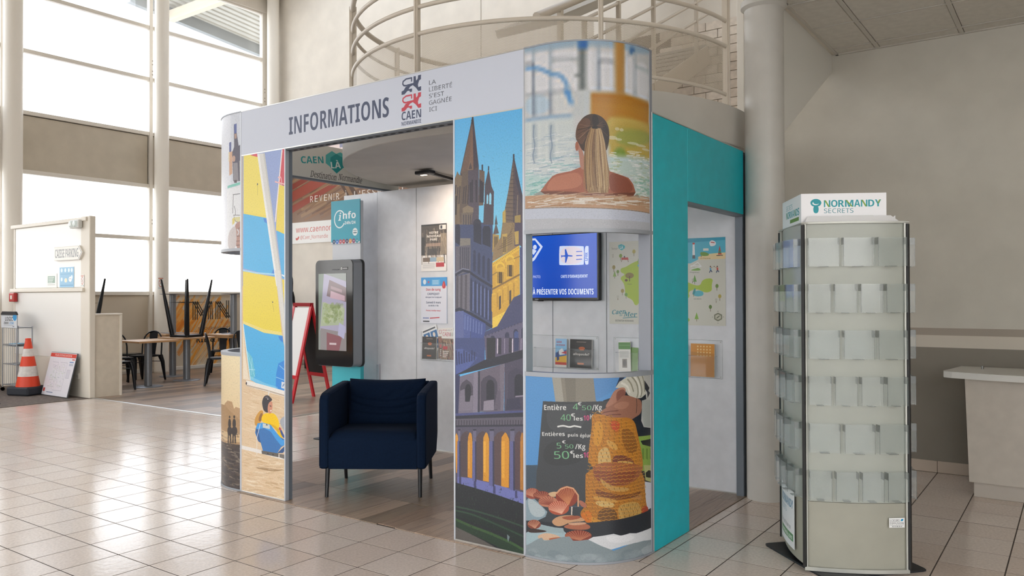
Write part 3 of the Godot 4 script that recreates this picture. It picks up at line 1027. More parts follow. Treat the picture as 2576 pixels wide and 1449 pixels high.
func build_booth() -> void:
	var alu := mat("aluminium", hexc("c9c9c6"), 0.3, 0.9)
	var grey := mat("profile_grey", hexc("747c86"), 0.45, 0.3)
	var lgrey := mat("profile_light", hexc("b9bdc4"), 0.4, 0.4)
	var white := grainy("booth_white", hexc("dfe1e6"), 0.4, 1.2, 0.015)
	var teal := grainy("teal_panel", hexc("08b0bd"), 0.42, 1.5, 0.03)
	var at := Vector3(0.6, 0, -1.05)
	var k := thing("information_booth", "white and teal information booth with rounded photo corners", "booth", at)
	var w := -at
	# front header with its lettering
	var hd := part("front_header", MB.new().card(Vector3(0.608, 2.6725, -0.06), 2.573, 0.325, 0.06), printed("header_print", header_art(), 0.4, 0.96), k, w, "white header with dark blue lettering INFORMATIONS and two heraldic beasts")
	part("edge_profile", MB.new().span(Vector3(-0.68, 2.835, -0.095), Vector3(1.897, 2.842, -0.028), 0.001), alu, k, w)
	part("edge_profile", MB.new().span(Vector3(-0.68, 2.503, -0.03), Vector3(1.897, 2.511, -0.0285)), alu, k, w)
	part("slotted_profile", MB.new().span(Vector3(-0.171, 2.492, -0.1), Vector3(1.385, 2.51, -0.034), 0.002), mat("profile_dark", hexc("5a5e64"), 0.5, 0.3), k, w)
	var slot := MB.new().lathe([[0.0, -0.001], [0.021, -0.001], [0.022, 0.003]], 14)
	for i in slot.v.size(): slot.v[i].z *= 0.45
	var sm := slot.mesh()
	for i in 22:
		part("slot", sm, mat("hole", hexc("201e1c"), 0.9), hd, Vector3(-0.10 + i * 0.068, 2.492, -0.066))
	# flat photo panels of the front
	for a in [[-0.676, -0.171, "sail"], [1.388, 1.892, "abbey"]]:
		var m: Material = printed("sail_print", sail_art(), 0.36) if a[2] == "sail" else printed("abbey_print", abbey_art(), 0.36)
		part(a[2] + "_panel", MB.new().card(Vector3((a[0] + a[1]) / 2, 1.257, -0.0375), a[1] - a[0] - 0.012, 2.492, 0.015), m, k, w, "printed photo of a girl sailing a sand yacht" if a[2] == "sail" else "printed photo of abbey spires at dusk")
		for x in [a[0], a[1]]:
			part("side_profile", MB.new().span(Vector3(x - 0.006, 0.004, -0.06), Vector3(x + 0.006, 2.508, -0.027), 0.0015), lgrey, k, w)
		part("foot_profile", MB.new().span(Vector3(a[0], 0.0, -0.05), Vector3(a[1], 0.011, -0.028), 0.002), alu, k, w)
		part("panel_back", MB.new().span(Vector3(a[0] + 0.004, 0.0, -0.1), Vector3(a[1] - 0.004, 2.505, -0.046), 0.003), grey, k, w)
	# rounded corners: photo above and below an opening, on curved profiles
	for side in [1.0, -1.0]:
		var p := corner_path(side)
		var right: bool = side > 0
		var up_art: Material = printed("pool_print", pool_art(), 0.36, 0.88) if right else printed("tasting_print", tasting_art(), 0.36, 0.9)
		var lo_art: Material = printed("market_print", market_art(), 0.36, 0.9) if right else printed("riders_print", riders_art(), 0.36)
		part("upper_corner", MB.new().sheet(p, 1.815, 2.835, 0.012), up_art, k, w, "curved printed photo of a bather seen from behind in a pool" if right else "curved printed photo of wine tasting")
		part("lower_corner", MB.new().sheet(p, 0.012, 1.008, 0.012), lo_art, k, w, "curved printed photo of scallops at a market stall" if right else "curved printed photo of riders on a beach")
		part("corner_lining", MB.new().sheet(out_by(p, -0.013), 1.815, 2.83, 0.01), white, k, w)
		part("corner_lining", MB.new().sheet(out_by(p, -0.013), 0.012, 1.005, 0.01), white, k, w)
		for y in [[0.001, 0.013], [1.006, 1.03], [1.796, 1.817], [2.834, 2.843]]:
			part("curved_profile", MB.new().sheet(out_by(p, 0.004), y[0], y[1], 0.05), mat("profile_satin", hexc("9da1a7"), 0.5, 0.4), k, w)
		if right:
			part("corner_post", MB.new().span(Vector3(1.892, 0.0, -0.10), Vector3(1.905, 2.84, -0.03), 0.002), lgrey, k, w)
			part("corner_post", MB.new().span(Vector3(2.38, 0.0, -0.505), Vector3(2.454, 2.84, -0.47), 0.003), mat("post_grey", hexc("8d9199"), 0.5, 0.2), k, w)
		else:
			part("corner_post", MB.new().span(Vector3(-0.69, 0.0, -0.10), Vector3(-0.676, 2.84, -0.028), 0.002), lgrey, k, w)
			part("corner_post", MB.new().span(Vector3(-1.236, 0.0, -0.51), Vector3(-1.17, 2.84, -0.47), 0.003), lgrey, k, w)
	# teal side with its doorway
	part("side_panel", MB.new().span(Vector3(2.40, 0.0, -1.006), Vector3(2.452, 2.49, -0.506), 0.002), teal, k, w, "teal side panel")
	part("door_lintel", MB.new().span(Vector3(2.38, 2.035, -2.005), Vector3(2.452, 2.492, -1.008), 0.002), teal, k, w, "teal lintel over the side doorway")
	part("lintel_soffit", MB.new().span(Vector3(2.385, 2.02, -2.0), Vector3(2.449, 2.036, -1.01)), grey, k, w)
	part("side_profile", MB.new().span(Vector3(2.446, 0.0, -0.508), Vector3(2.455, 2.495, -0.498), 0.001), alu, k, w)
	part("side_profile", MB.new().span(Vector3(2.38, 2.49, -2.01), Vector3(2.454, 2.497, -0.5), 0.001), alu, k, w)
	part("door_post", MB.new().span(Vector3(2.388, 0.0, -2.11), Vector3(2.444, 2.49, -2.006), 0.003), grey, k, w)
	# back wall panels
	var xs := [-1.288, -0.762, -0.24, 0.28, 0.79, 1.306, 2.385]
	for i in xs.size() - 1:
		part("wall_panel", MB.new().span(Vector3(xs[i] + 0.003, 0.003, -2.11), Vector3(xs[i + 1] - 0.003, 2.495, ZB), 0.002), white, k, w)
	part("wall_panel", MB.new().span(Vector3(-1.787, 0.003, -2.13), Vector3(-1.303, 2.495, -2.065), 0.003), white, k, w)
	part("wall_core", MB.new().span(Vector3(-1.78, 0.0, -2.22), Vector3(2.385, 2.485, -2.112)), lgrey, k, w)
	part("skirting", MB.new().span(Vector3(-1.28, 0.0, -2.05), Vector3(2.385, 0.012, -2.046)), alu, k, w)
	part("edge_profile", MB.new().span(Vector3(-1.285, 0.0, -2.06), Vector3(-1.245, 0.78, -2.03), 0.003), lgrey, k, w)
	# left-hand header, lettered on its inner face
	part("side_header", MB.new().span(Vector3(-1.235, 2.515, -2.25), Vector3(-1.185, 2.832, -0.5), 0.002), white, k, w)
	part("header_print", MB.new().card(Vector3(-1.183, 2.6735, -1.375), 1.746, 0.315, 0.003, Basis(Vector3(0, 0, -1), Vector3.UP, Vector3.RIGHT)), printed("side_header_print", side_header_art(), 0.5), k, w, "inner face of the side header with teal CAEN LÀ lettering")
	part("side_header_profile", MB.new().span(Vector3(-1.236, 2.5, -2.25), Vector3(-1.181, 2.517, -0.5), 0.002), grey, k, w)
	# clamp-on spotlight on the back wall
	var blk := mat("lamp_black", hexc("1c1d20"), 0.4)
	var l := thing("arm_spotlight", "black clamp-on arm spotlight on top of the booth's back wall", "lamp", Vector3(-0.27, 2.5, -2.08))
	part("clamp", MB.new().span(Vector3(-0.03, 0.0, -0.03), Vector3(0.03, 0.014, 0.028), 0.003), blk, l)
	part("arm", MB.new().bar(Vector3(0.0, 0.02, -0.02), Vector3(0.085, 0.03, 0.50), 0.03, 0.022), blk, l)
	part("head", MB.new().box(Vector3(0.085, 0.022, 0.55), Vector3(0.17, 0.03, 0.085), 0.006), blk, l)
	var em := mat("lamp_glow", hexc("fff2e0"), 0.4)
	em.emission_enabled = true; em.emission = hexc("ffe9cf"); em.emission_energy_multiplier = 3.0
	part("led_lens", MB.new().box(Vector3(0.05, 0.0065, 0.525), Vector3(0.06, 0.004, 0.028), 0.001), em, l)
	var sp := SpotLight3D.new()
	sp.name = "led_light"
	sp.light_color = hexc("ffe6cc"); sp.light_energy = 0.9; sp.spot_range = 12.0; sp.spot_angle = 62.0; sp.spot_attenuation = 2.0
	sp.light_size = 0.03; sp.shadow_enabled = true
	l.add_child(sp)
	sp.position = Vector3(0.05, 0.0, 0.525)
	sp.rotation = Vector3(deg_to_rad(-48), 0, 0)
func abbey_art() -> Art:
	var a := Art.new(512, 2048, 49.2, 249.2, hexc("5fb2e4"), 1)
	a.grad(0, 0, 49.2, 110, hexc("5aaee4"), hexc("86cfe2"))
	a.poly([-1, 61.3, 28.2, 62.9, 27.7, 123.5, 20.5, 126.5, 20.5, 131.7, -1.2, 132.4], hexc("3a4468"))
	a.poly([13.3, -0.6, 14.1, -0.5, 18.1, 29.4, 18, 63.5, 4.7, 62.7, 4.1, 32.5, 12.3, 4.1], hexc("4b3f42"))
	a.poly([13.4, 2.8, 4.6, 32.5, 10.1, 31.5, 11.8, 20.1], hexc("6a5348"))
	a.poly([13.4, 3.1, 13.7, 9.2, 14.2, 31, 10.1, 31.1, 11.8, 20.1], hexc("75594a"))
	a.poly([13.7, 2.9, 14.2, 31, 18.1, 29.4], hexc("3c3542"))
	a.line([13.6, 0, 13.4, 4.3], 1.0, hexc("2e2a30"))
	a.ell(13.4, 1.8, 0.90, 0.40, hexc("2e2a30"), 0)
	a.poly([12, 24.7, 9.5, 31, 13.8, 31.2], hexc("7a6250"))
	a.poly([12, 26.4, 10.4, 30.4, 13.2, 30.4], hexc("4a3e40"))
	a.poly([-0.3, 35.5, 1, 33.1, 1.9, 30.8, 3.2, 32.9, 5.4, 34, 5.6, 62.8, -0.4, 62.5], hexc("75644f"))
	a.poly([5.7, 31.1, 10.4, 31.3, 10, 52.4, 4.1, 62.7, 3.4, 55.4], hexc("5f5147"))
	a.poly([10.1, 31.3, 18.1, 31.3, 18, 63.5, 5.9, 62.8, 10, 52.4], hexc("4c4450"))
	a.poly([18.4, 31.4, 22.3, 32.7, 22.3, 40.3, 21.3, 52.5, 18, 52.5], hexc("635248"))
	a.line([20.7, 28.7, 20.7, 32.5], 1.0, hexc("2e2a38"))
	a.poly([25.3, 31.5, 27.4, 42, 29.1, 45.2, 28.6, 64.1, 21.3, 63.7, 22.6, 40.4], hexc("453d48"))
	a.line([25.3, 30.1, 25.2, 32.5], 0.8, hexc("2e2a38"))
	a.poly([23.8, 47.1, 24.4, 46.2, 25, 47.2, 24.9, 51.8, 23.7, 51.9], hexc("8ecfe8"))
	a.poly([25.7, 46.6, 26.4, 45.4, 27.3, 46.7, 27.2, 52.4, 25.7, 52.3], hexc("8ecfe8"))
	a.poly([21.8, 46, 22.2, 40.3, 22.4, 46.1, 22.2, 51.8, 21.6, 52], hexc("7cc6e8"))
	a.line([0.8, 39, -0.1, 50.3], 0.9, hexc("3f3538"))
	a.line([2.4, 40.4, 1.5, 50.4], 0.9, hexc("3f3538"))
	a.line([4, 39.8, 3.1, 50.5], 0.9, hexc("3f3538"))
	a.line([7.1, 40.5, 6.2, 50.7], 0.9, hexc("3f3538"))
	a.line([8.7, 39.9, 7.8, 50.8], 0.9, hexc("3f3538"))
	a.line([10.6, 39.6, 9.7, 50.9], 0.9, hexc("3f3538"))
	a.line([11.9, 38.3, 12, 50.1], 1.1, hexc("2c2834"))
	a.line([13.2, 36.9, 13.2, 50.2], 1.1, hexc("2c2834"))
	a.line([16.2, 37.2, 16.3, 50.4], 1.1, hexc("2c2834"))
	a.line([19, 37.2, 19, 50.6], 1.1, hexc("2c2834"))
	a.line([20.1, 38.1, 20.1, 50.7], 1.1, hexc("2c2834"))
	a.line([21.1, 39, 21.2, 50.8], 1.1, hexc("2c2834"))
	a.poly([6, 53.1, 9.7, 51.7, 14, 53.4, 14, 56.1, 6, 56], hexc("80705c"))
	a.poly([5, 56, 13.7, 56, 12.2, 63.2, 5, 62.8], hexc("6d6055"))
	a.line([6.6, 57.1, 6.6, 62.8], 0.8, hexc("453e44"))
	a.line([8.5, 57.2, 8.4, 63], 0.8, hexc("453e44"))
	a.line([10.3, 57.3, 10.3, 63.1], 0.8, hexc("453e44"))
	a.line([11.9, 57.4, 11.8, 63.1], 0.8, hexc("453e44"))
	a.ell(16.8, 63.0, 3.00, 2.90, hexc("2b2a3c"), 0)
	a.poly([0, 44.4, 1.9, 44.3, 1.8, 62.6, -0.2, 62.5], hexc("6e5c48"))
	a.line([1.1, 45.4, 0.6, 56.7], 1.2, hexc("2f2a2c"))
	a.poly([43.1, 25.3, 44, 29.1, 50.1, 52.8, 50.1, 65.2, 34.9, 64.4, 39.6, 44.1], hexc("4c4148"))
	a.poly([43, 28.6, 42.4, 64.8, 34.9, 64.4, 39.6, 44.1], hexc("6b5a4e"))
	a.poly([44, 29.6, 50.1, 52.8, 50.1, 58.4, 44.2, 39.4], hexc("3b3646"))
	a.line([43.1, 24.9, 43.1, 29.1], 1.0, hexc("332e38"))
	a.ell(43.2, 26.5, 0.50, 0.70, hexc("332e38"), 0)
	a.line([42.2, 32.7, 43.1, 32.3], 0.35, hexc("2f2b33", 0.5))
	a.line([41.7, 34.9, 43.2, 34.7], 0.35, hexc("2f2b33", 0.5))
	a.line([41.2, 37.1, 43.3, 37], 0.35, hexc("2f2b33", 0.5))
	a.line([40.7, 39.3, 43.4, 39.3], 0.35, hexc("2f2b33", 0.5))
	a.line([40.2, 41.5, 43.5, 41.7], 0.35, hexc("2f2b33", 0.5))
	a.line([39.6, 43.7, 43.6, 44], 0.35, hexc("2f2b33", 0.5))
	a.line([39.1, 45.9, 43.7, 46.3], 0.35, hexc("2f2b33", 0.5))
	a.line([38.6, 48.1, 43.8, 48.7], 0.35, hexc("2f2b33", 0.5))
	a.line([38, 50.3, 44, 51], 0.35, hexc("2f2b33", 0.5))
	a.line([37.5, 52.5, 44.1, 53.3], 0.35, hexc("2f2b33", 0.5))
	a.line([37, 54.7, 44.2, 55.7], 0.35, hexc("2f2b33", 0.5))
	a.line([36.5, 56.9, 44.3, 58], 0.35, hexc("2f2b33", 0.5))
	a.line([35.9, 59.2, 44.4, 60.3], 0.35, hexc("2f2b33", 0.5))
	a.line([35.4, 61.4, 44.5, 62.7], 0.35, hexc("2f2b33", 0.5))
	a.line([45.8, 48.4, 45.3, 59.9], 0.7, hexc("7d6c5e"))
	a.poly([43.6, 60, 47.8, 59.6, 47.8, 65.1, 43.6, 64.9], hexc("9a8348"))
	a.poly([35.2, 57.4, 37.3, 55.7, 37.5, 64.5, 35.2, 64.4], hexc("b59a50"))
	a.poly([30.6, 58.5, 31.7, 64.2, 29.6, 64.1], hexc("4a4248"))
	a.poly([30.5, 63, 32.6, 69.3, 28.4, 69.8], hexc("54484a"))
	a.poly([28.2, 69.5, 32.7, 70.2, 32.5, 77.3, 27.8, 80], hexc("a98c4c"))
	a.line([29.6, 71, 29.6, 77.7], 0.7, hexc("5a4a36"))
	a.line([30.5, 71.1, 30.5, 77.7], 0.7, hexc("5a4a36"))
	a.line([31.4, 71.1, 31.4, 77.7], 0.7, hexc("5a4a36"))
	a.poly([35.2, 63.3, 43, 63.7, 47, 66.7, 46.9, 76.9, 27.8, 85.6, 28.4, 78.6, 33.7, 71.7], hexc("8a7350"))
	a.poly([43.6, 63.8, 50.1, 64.1, 50, 79.3, 47.2, 76.7, 43.5, 77.2], hexc("4a4052"))
	a.poly([34.9, 69.9, 38.4, 69.6, 38.3, 80.3, 35.4, 81.2], hexc("b89a52"))
	a.poly([43.5, 68.9, 46.4, 68.6, 46.4, 76, 44.1, 76.3], hexc("b59850"))
	a.line([35.8, 71.3, 35.7, 80.2], 0.6, hexc("5b4a38"))
	a.line([36.6, 71.4, 36.6, 80.3], 0.6, hexc("5b4a38"))
	a.line([37.5, 71.4, 37.5, 80.3], 0.6, hexc("5b4a38"))
	a.line([31.4, 78.7, 41.8, 75.3], 0.3, hexc("4a3a30", 0.55))
	a.line([32.9, 77.1, 41.8, 73.9], 0.3, hexc("4a3a30", 0.55))
	a.line([34.4, 75.6, 41.8, 72.5], 0.3, hexc("4a3a30", 0.55))
	a.line([35.9, 74, 41.8, 71.1], 0.3, hexc("4a3a30", 0.55))
	a.line([37.4, 72.5, 41.8, 69.7], 0.3, hexc("4a3a30", 0.55))
	a.line([39, 71, 41.8, 68.3], 0.3, hexc("4a3a30", 0.55))
	a.line([40.5, 69.5, 41.8, 66.9], 0.3, hexc("4a3a30", 0.55))
	a.line([42, 68, 41.8, 65.5], 0.3, hexc("4a3a30", 0.55))
	a.line([43.4, 66.5, 41.9, 64.1], 0.3, hexc("4a3a30", 0.55))
	a.poly([27.8, 86.1, 46.9, 76.7, 47.1, 104.2, 42.8, 106, 37.1, 114, 27.7, 123.5], hexc("c99b35"))
	a.poly([27.8, 86.1, 46.9, 76.7, 47, 79.2, 27.8, 88.7], hexc("dcb13a"))
	a.line([28.4, 86.6, 28.7, 87.4], 0.4, hexc("8a6a24", 0.6))
	a.line([29.5, 86.1, 29.8, 86.8], 0.4, hexc("8a6a24", 0.6))
	a.line([30.5, 85.5, 30.9, 86.3], 0.4, hexc("8a6a24", 0.6))
	a.line([31.6, 85, 31.9, 85.8], 0.4, hexc("8a6a24", 0.6))
	a.line([32.6, 84.5, 33, 85.2], 0.4, hexc("8a6a24", 0.6))
	a.line([33.7, 83.9, 34, 84.7], 0.4, hexc("8a6a24", 0.6))
	a.line([34.7, 83.4, 35.1, 84.2], 0.4, hexc("8a6a24", 0.6))
	a.line([35.8, 82.9, 36.1, 83.6], 0.4, hexc("8a6a24", 0.6))
	a.line([36.8, 82.3, 37.2, 83.1], 0.4, hexc("8a6a24", 0.6))
	a.line([37.9, 81.8, 38.2, 82.6], 0.4, hexc("8a6a24", 0.6))
	a.line([38.9, 81.3, 39.3, 82], 0.4, hexc("8a6a24", 0.6))
	a.line([40, 80.8, 40.3, 81.5], 0.4, hexc("8a6a24", 0.6))
	a.line([41, 80.2, 41.3, 81], 0.4, hexc("8a6a24", 0.6))
	a.line([42, 79.7, 42.4, 80.5], 0.4, hexc("8a6a24", 0.6))
	a.line([43.1, 79.2, 43.4, 79.9], 0.4, hexc("8a6a24", 0.6))
	a.line([44.1, 78.7, 44.4, 79.4], 0.4, hexc("8a6a24", 0.6))
	a.line([45.1, 78.1, 45.4, 78.9], 0.4, hexc("8a6a24", 0.6))
	a.line([46.1, 77.6, 46.5, 78.4], 0.4, hexc("8a6a24", 0.6))
	a.ell(33.4, 88.6, 3.40, 2.90, hexc("e0b93c"), 0)
	a.ell(33.4, 89.0, 2.40, 2.20, hexc("c29832"), 0)
	a.poly([30.4, 89.5, 36.3, 88.3, 36, 98.1, 30.5, 99.6], hexc("d5a93a"))
	a.line([31.6, 91.4, 31.6, 98], 0.7, hexc("8f6f2c"))
	a.line([32.9, 91.4, 32.9, 98], 1.2, hexc("4f3c20"))
	a.line([34.2, 91.5, 34.2, 98], 1.2, hexc("4f3c20"))
	a.line([35.4, 91.5, 35.3, 98], 0.7, hexc("8f6f2c"))
	a.ell(40.3, 84.8, 3.40, 2.90, hexc("e0b93c"), 0)
	a.ell(40.3, 85.2, 2.40, 2.10, hexc("c29832"), 0)
	a.poly([37.5, 85.7, 43.2, 84.5, 42.9, 94.2, 37.5, 95.7], hexc("d5a93a"))
	a.line([38.6, 87.6, 38.6, 94.1], 0.7, hexc("8f6f2c"))
	a.line([39.9, 87.6, 39.9, 94.1], 1.2, hexc("4f3c20"))
	a.line([41.1, 87.6, 41.1, 94.2], 1.2, hexc("4f3c20"))
	a.line([42.3, 87.7, 42.3, 94.2], 0.7, hexc("8f6f2c"))
	a.line([27.8, 101.3, 47.1, 93.1], 0.8, hexc("7d6030"))
	a.line([27.8, 93.2, 31.3, 91.4], 0.5, hexc("8f7030"))
	a.line([42.9, 84.2, 47.2, 82.9], 0.5, hexc("8f7030"))
	a.ell(28.9, 104.6, 1.60, 1.40, hexc("d8ad3c"), 0)
	a.poly([27.4, 104.6, 30.5, 103.9, 30.3, 112.6, 27.4, 114.5], hexc("cda038"))
	a.line([27.3, 105.5, 27.3, 113.6], 0.6, hexc("a67f2e"))
	a.ell(33.0, 102.6, 1.60, 1.40, hexc("d8ad3c"), 0)
	a.poly([31.5, 102.6, 34.6, 102, 34.4, 110.6, 31.5, 112.5], hexc("cda038"))
	a.line([31.5, 103.6, 31.4, 111.6], 0.6, hexc("a67f2e"))
	a.ell(36.8, 100.7, 1.50, 1.40, hexc("d8ad3c"), 0)
	a.poly([35.3, 100.7, 38.3, 100, 38.2, 108.6, 35.3, 110.5], hexc("cda038"))
	a.line([35.3, 101.6, 35.2, 109.6], 0.6, hexc("a67f2e"))
	a.ell(40.6, 98.8, 1.50, 1.40, hexc("d8ad3c"), 0)
	a.poly([39.1, 98.7, 42.1, 98.1, 41.9, 106.7, 39.1, 108.5], hexc("cda038"))
	a.line([39, 99.7, 39, 107.6], 0.6, hexc("a67f2e"))
	a.ell(44.6, 96.9, 1.50, 1.30, hexc("d8ad3c"), 0)
	a.poly([43.1, 96.8, 46.1, 96.2, 45.9, 104.7, 43.1, 106.6], hexc("cda038"))
	a.line([43, 97.8, 43, 105.7], 0.6, hexc("a67f2e"))
	a.poly([32.5, 105.5, 33.9, 104.9, 33.9, 112.1, 32.5, 113.3], hexc("473a30"))
	a.poly([39.8, 102.3, 41.1, 101.7, 41.1, 108.8, 39.7, 110], hexc("473a30"))
	a.poly([27.7, 117.8, 37.4, 113.7, 31.2, 122.5, 27.7, 123.8], hexc("e3c04a"))
	a.poly([47.2, 77.9, 50, 77.5, 49.9, 104.2, 47.3, 104.7], hexc("3f4470"))
	a.poly([49.9, 103.5, 42.8, 106, 31.2, 122.5, 20.5, 126.5, 20.5, 131.7, 49.8, 130.8], hexc("3c3f63"))
	a.poly([49.9, 119.4, 21.7, 128.4, 21.7, 131.7, 49.8, 130.8], hexc("5a5670"))
	a.line([22.9, 127.8, 23, 128.8], 0.5, hexc("2d2d44"))
	a.line([25.2, 127, 25.3, 128], 0.5, hexc("2d2d44"))
	a.line([27.5, 126.3, 27.7, 127.2], 0.5, hexc("2d2d44"))
	a.line([29.9, 125.5, 30, 126.4], 0.5, hexc("2d2d44"))
	a.line([32.1, 124.7, 32.3, 125.7], 0.5, hexc("2d2d44"))
	a.line([34.4, 124, 34.5, 124.9], 0.5, hexc("2d2d44"))
	a.line([36.7, 123.2, 36.8, 124.2], 0.5, hexc("2d2d44"))
	a.line([38.9, 122.5, 39.1, 123.4], 0.5, hexc("2d2d44"))
	a.line([41.2, 121.8, 41.3, 122.7], 0.5, hexc("2d2d44"))
	a.line([43.4, 121, 43.5, 121.9], 0.5, hexc("2d2d44"))
	a.line([45.6, 120.3, 45.7, 121.2], 0.5, hexc("2d2d44"))
	a.line([47.8, 119.5, 47.9, 120.5], 0.5, hexc("2d2d44"))
	a.poly([26.3, 131.6, 26.3, 129.2, 27.1, 128, 28.8, 128, 29.5, 129.1, 29.5, 131.5], hexc("2c2d48"))
	a.poly([36.6, 131.2, 36.6, 127.1, 37.4, 125.9, 39, 125.8, 39.7, 127, 39.7, 131.1], hexc("2c2d48"))
	a.poly([42.6, 131.1, 42.6, 125.1, 43.4, 123.9, 45, 123.9, 45.7, 125, 45.6, 131], hexc("2c2d48"))
	a.poly([48, 130.9, 48, 124, 48.8, 122.8, 50.3, 122.8, 51, 124, 51, 130.8], hexc("2c2d48"))
	a.poly([43, 131, 43.1, 126, 44.2, 124.8, 45.9, 125.5, 45.9, 130.9], hexc("3d4c7e"))
	a.poly([0.3, 64.3, 1, 62.4, 3.3, 62.5, 4, 64.5, 4, 75.2, 0.2, 73.1], hexc("1f2338"))
	a.poly([14.1, 64.5, 15.3, 62.7, 18.8, 62.9, 20, 64.8, 19.9, 75.4, 14.1, 73.2], hexc("1f2338"))
	a.poly([20.7, 66.3, 21.9, 64.5, 25.5, 64.7, 26.7, 66.6, 26.6, 77.1, 20.7, 74.9], hexc("1f2338"))
	a.poly([4, 70.8, 11.8, 71.2, 11.8, 75.5, 3.7, 75.7], hexc("7b756e"))
	a.poly([0.5, 75.6, 12.1, 75.1, 11.8, 90.5, 0.5, 93.2], hexc("5d5a66"))
	a.line([4, 76.2, 4, 89.6], 0.8, hexc("3c3b4a"))
	a.line([5.9, 76.3, 5.9, 89.7], 0.8, hexc("3c3b4a"))
	a.line([7.5, 76.3, 7.4, 89.7], 0.8, hexc("3c3b4a"))
	a.line([9, 76.4, 9, 89.7], 0.8, hexc("3c3b4a"))
	a.line([10.4, 76.5, 10.3, 89.8], 0.8, hexc("3c3b4a"))
	a.poly([13.9, 79, 14.9, 78, 15.7, 79.1, 15.6, 91.1, 13.7, 90.1], hexc("252b48"))
	a.poly([17.2, 80.7, 18.2, 79.6, 19.1, 80.7, 18.9, 93.1, 17.1, 92.1], hexc("252b48"))
	a.poly([20.6, 82.3, 21.5, 81.3, 22.4, 82.3, 22.2, 95, 20.4, 94.1], hexc("252b48"))
	a.poly([24.2, 83.9, 25.1, 82.9, 26, 84, 25.8, 97, 24, 96], hexc("252b48"))
	a.line([0.2, 92.7, 5.9, 89.9, 10.8, 91, 18.8, 95.5, 27.8, 99.9], 1.2, hexc("20243a"))
	a.line([0.2, 91.3, 5.9, 88.9, 10.8, 89.8], 0.6, hexc("6f7086"))
	a.poly([0.8, 93.5, 11.4, 91.5, 11.1, 114.2, 0.1, 114.3], hexc("686470"))
	a.poly([1, 93.7, 1.8, 92.2, 2.6, 93, 2.3, 113.3, 0.7, 113.3], hexc("4a4650"))
	a.poly([4.2, 93.4, 4.9, 92.2, 5.8, 93.1, 5.5, 113.3, 3.8, 113.3], hexc("4a4650"))
	a.poly([7.6, 93.1, 8.3, 92.3, 9.2, 93.1, 8.9, 113.3, 7.3, 113.3], hexc("4a4650"))
	a.poly([11.6, 95.8, 12.4, 94.4, 13.2, 95.9, 12.9, 114.2, 11.4, 113.7], hexc("232a4a"))
	a.poly([14.6, 97.1, 15.4, 95.7, 16.2, 97.2, 16, 115.4, 14.5, 114.9], hexc("232a4a"))
	a.poly([17.4, 98.4, 18.2, 97, 19, 98.4, 18.7, 116.5, 17.3, 116.1], hexc("232a4a"))
	a.poly([20.1, 99.7, 20.9, 98.3, 21.7, 99.7, 21.4, 117.7, 20, 117.2], hexc("232a4a"))
	a.poly([22.8, 101, 23.6, 99.5, 24.4, 101, 24.1, 118.8, 22.7, 118.4], hexc("232a4a"))
	a.poly([25.5, 102.2, 26.3, 100.8, 27, 102.2, 26.8, 120, 25.4, 119.5], hexc("232a4a"))
	a.line([13.8, 96.8, 13.6, 113.7], 0.8, hexc("5f6c9c"))
	a.line([16.8, 98.1, 16.7, 115], 0.8, hexc("5f6c9c"))
	a.line([19.5, 99.4, 19.3, 116.3], 0.8, hexc("5f6c9c"))
	a.line([22.2, 100.7, 22, 117.6], 0.8, hexc("5f6c9c"))
	a.line([24.9, 101.9, 24.7, 118.9], 0.8, hexc("5f6c9c"))
	a.line([0.1, 113.8, 3.3, 112.8, 12, 115.6, 27.7, 123], 1.4, hexc("1d2238"))
	a.poly([0.1, 114.5, 6.4, 113.8, 6.4, 132.2, 0.1, 132.4], hexc("566092"))
	a.poly([6.4, 114.2, 12, 116.6, 11.3, 132, 6.4, 132.2], hexc("48568e"))
	a.poly([12, 116.6, 22.9, 121.2, 22.9, 124.6, 20.5, 131.7, 11.9, 132], hexc("3d4c86"))
	a.line([7.7, 116.2, 7.3, 124.9], 0.8, hexc("7484b8", 0.6))
	a.line([9.8, 117, 9.4, 125.4], 0.8, hexc("7484b8", 0.6))
	a.line([11.9, 117.9, 11.5, 125.8], 0.8, hexc("7484b8", 0.6))
	a.line([14, 118.7, 13.6, 126.2], 0.8, hexc("7484b8", 0.6))
	a.line([16, 119.5, 15.7, 126.7], 0.8, hexc("7484b8", 0.6))
	a.line([18.1, 120.4, 17.8, 127.1], 0.8, hexc("7484b8", 0.6))
	a.line([20.1, 121.2, 19.8, 127.5], 0.8, hexc("7484b8", 0.6))
	a.poly([-1.2, 130.1, 22.3, 129.4, 22.2, 142.3, 0.6, 152.5, -1.3, 152.6], hexc("3a4676"))
	a.poly([0.1, 136.9, 5.1, 136.2, 16.8, 141.1, 8.2, 149.2, 0.6, 151.5], hexc("4b5a94"))
	a.line([0.7, 137.3, 1.3, 146.1], 1.2, hexc("22284a", 0.7))
	a.line([2.7, 138.2, 3.2, 145.6], 1.2, hexc("22284a", 0.7))
	a.line([4.7, 139.1, 5.1, 145.2], 1.2, hexc("22284a", 0.7))
	a.line([6.7, 137.1, 6.9, 144.7], 1.2, hexc("22284a", 0.7))
	a.line([8.7, 138, 8.8, 144.2], 1.2, hexc("22284a", 0.7))
	a.line([10.7, 138.9, 10.7, 143.7], 1.2, hexc("22284a", 0.7))
	a.line([12.7, 136.9, 12.5, 143.3], 1.2, hexc("22284a", 0.7))
	a.line([14.6, 137.8, 14.4, 142.8], 1.2, hexc("22284a", 0.7))
	a.poly([22, 129.4, 49.8, 128.6, 49.8, 135.5, 22.8, 142.2], hexc("574f66"))
	a.poly([23.5, 129.4, 30, 129.2, 29.7, 140.3, 23.7, 141.7], hexc("191a22"))
	a.line([31.5, 129.6, 31.3, 138.1], 0.7, hexc("cfc4d0"))
	a.line([36.4, 129.5, 36.3, 137.9], 0.7, hexc("857c92"))
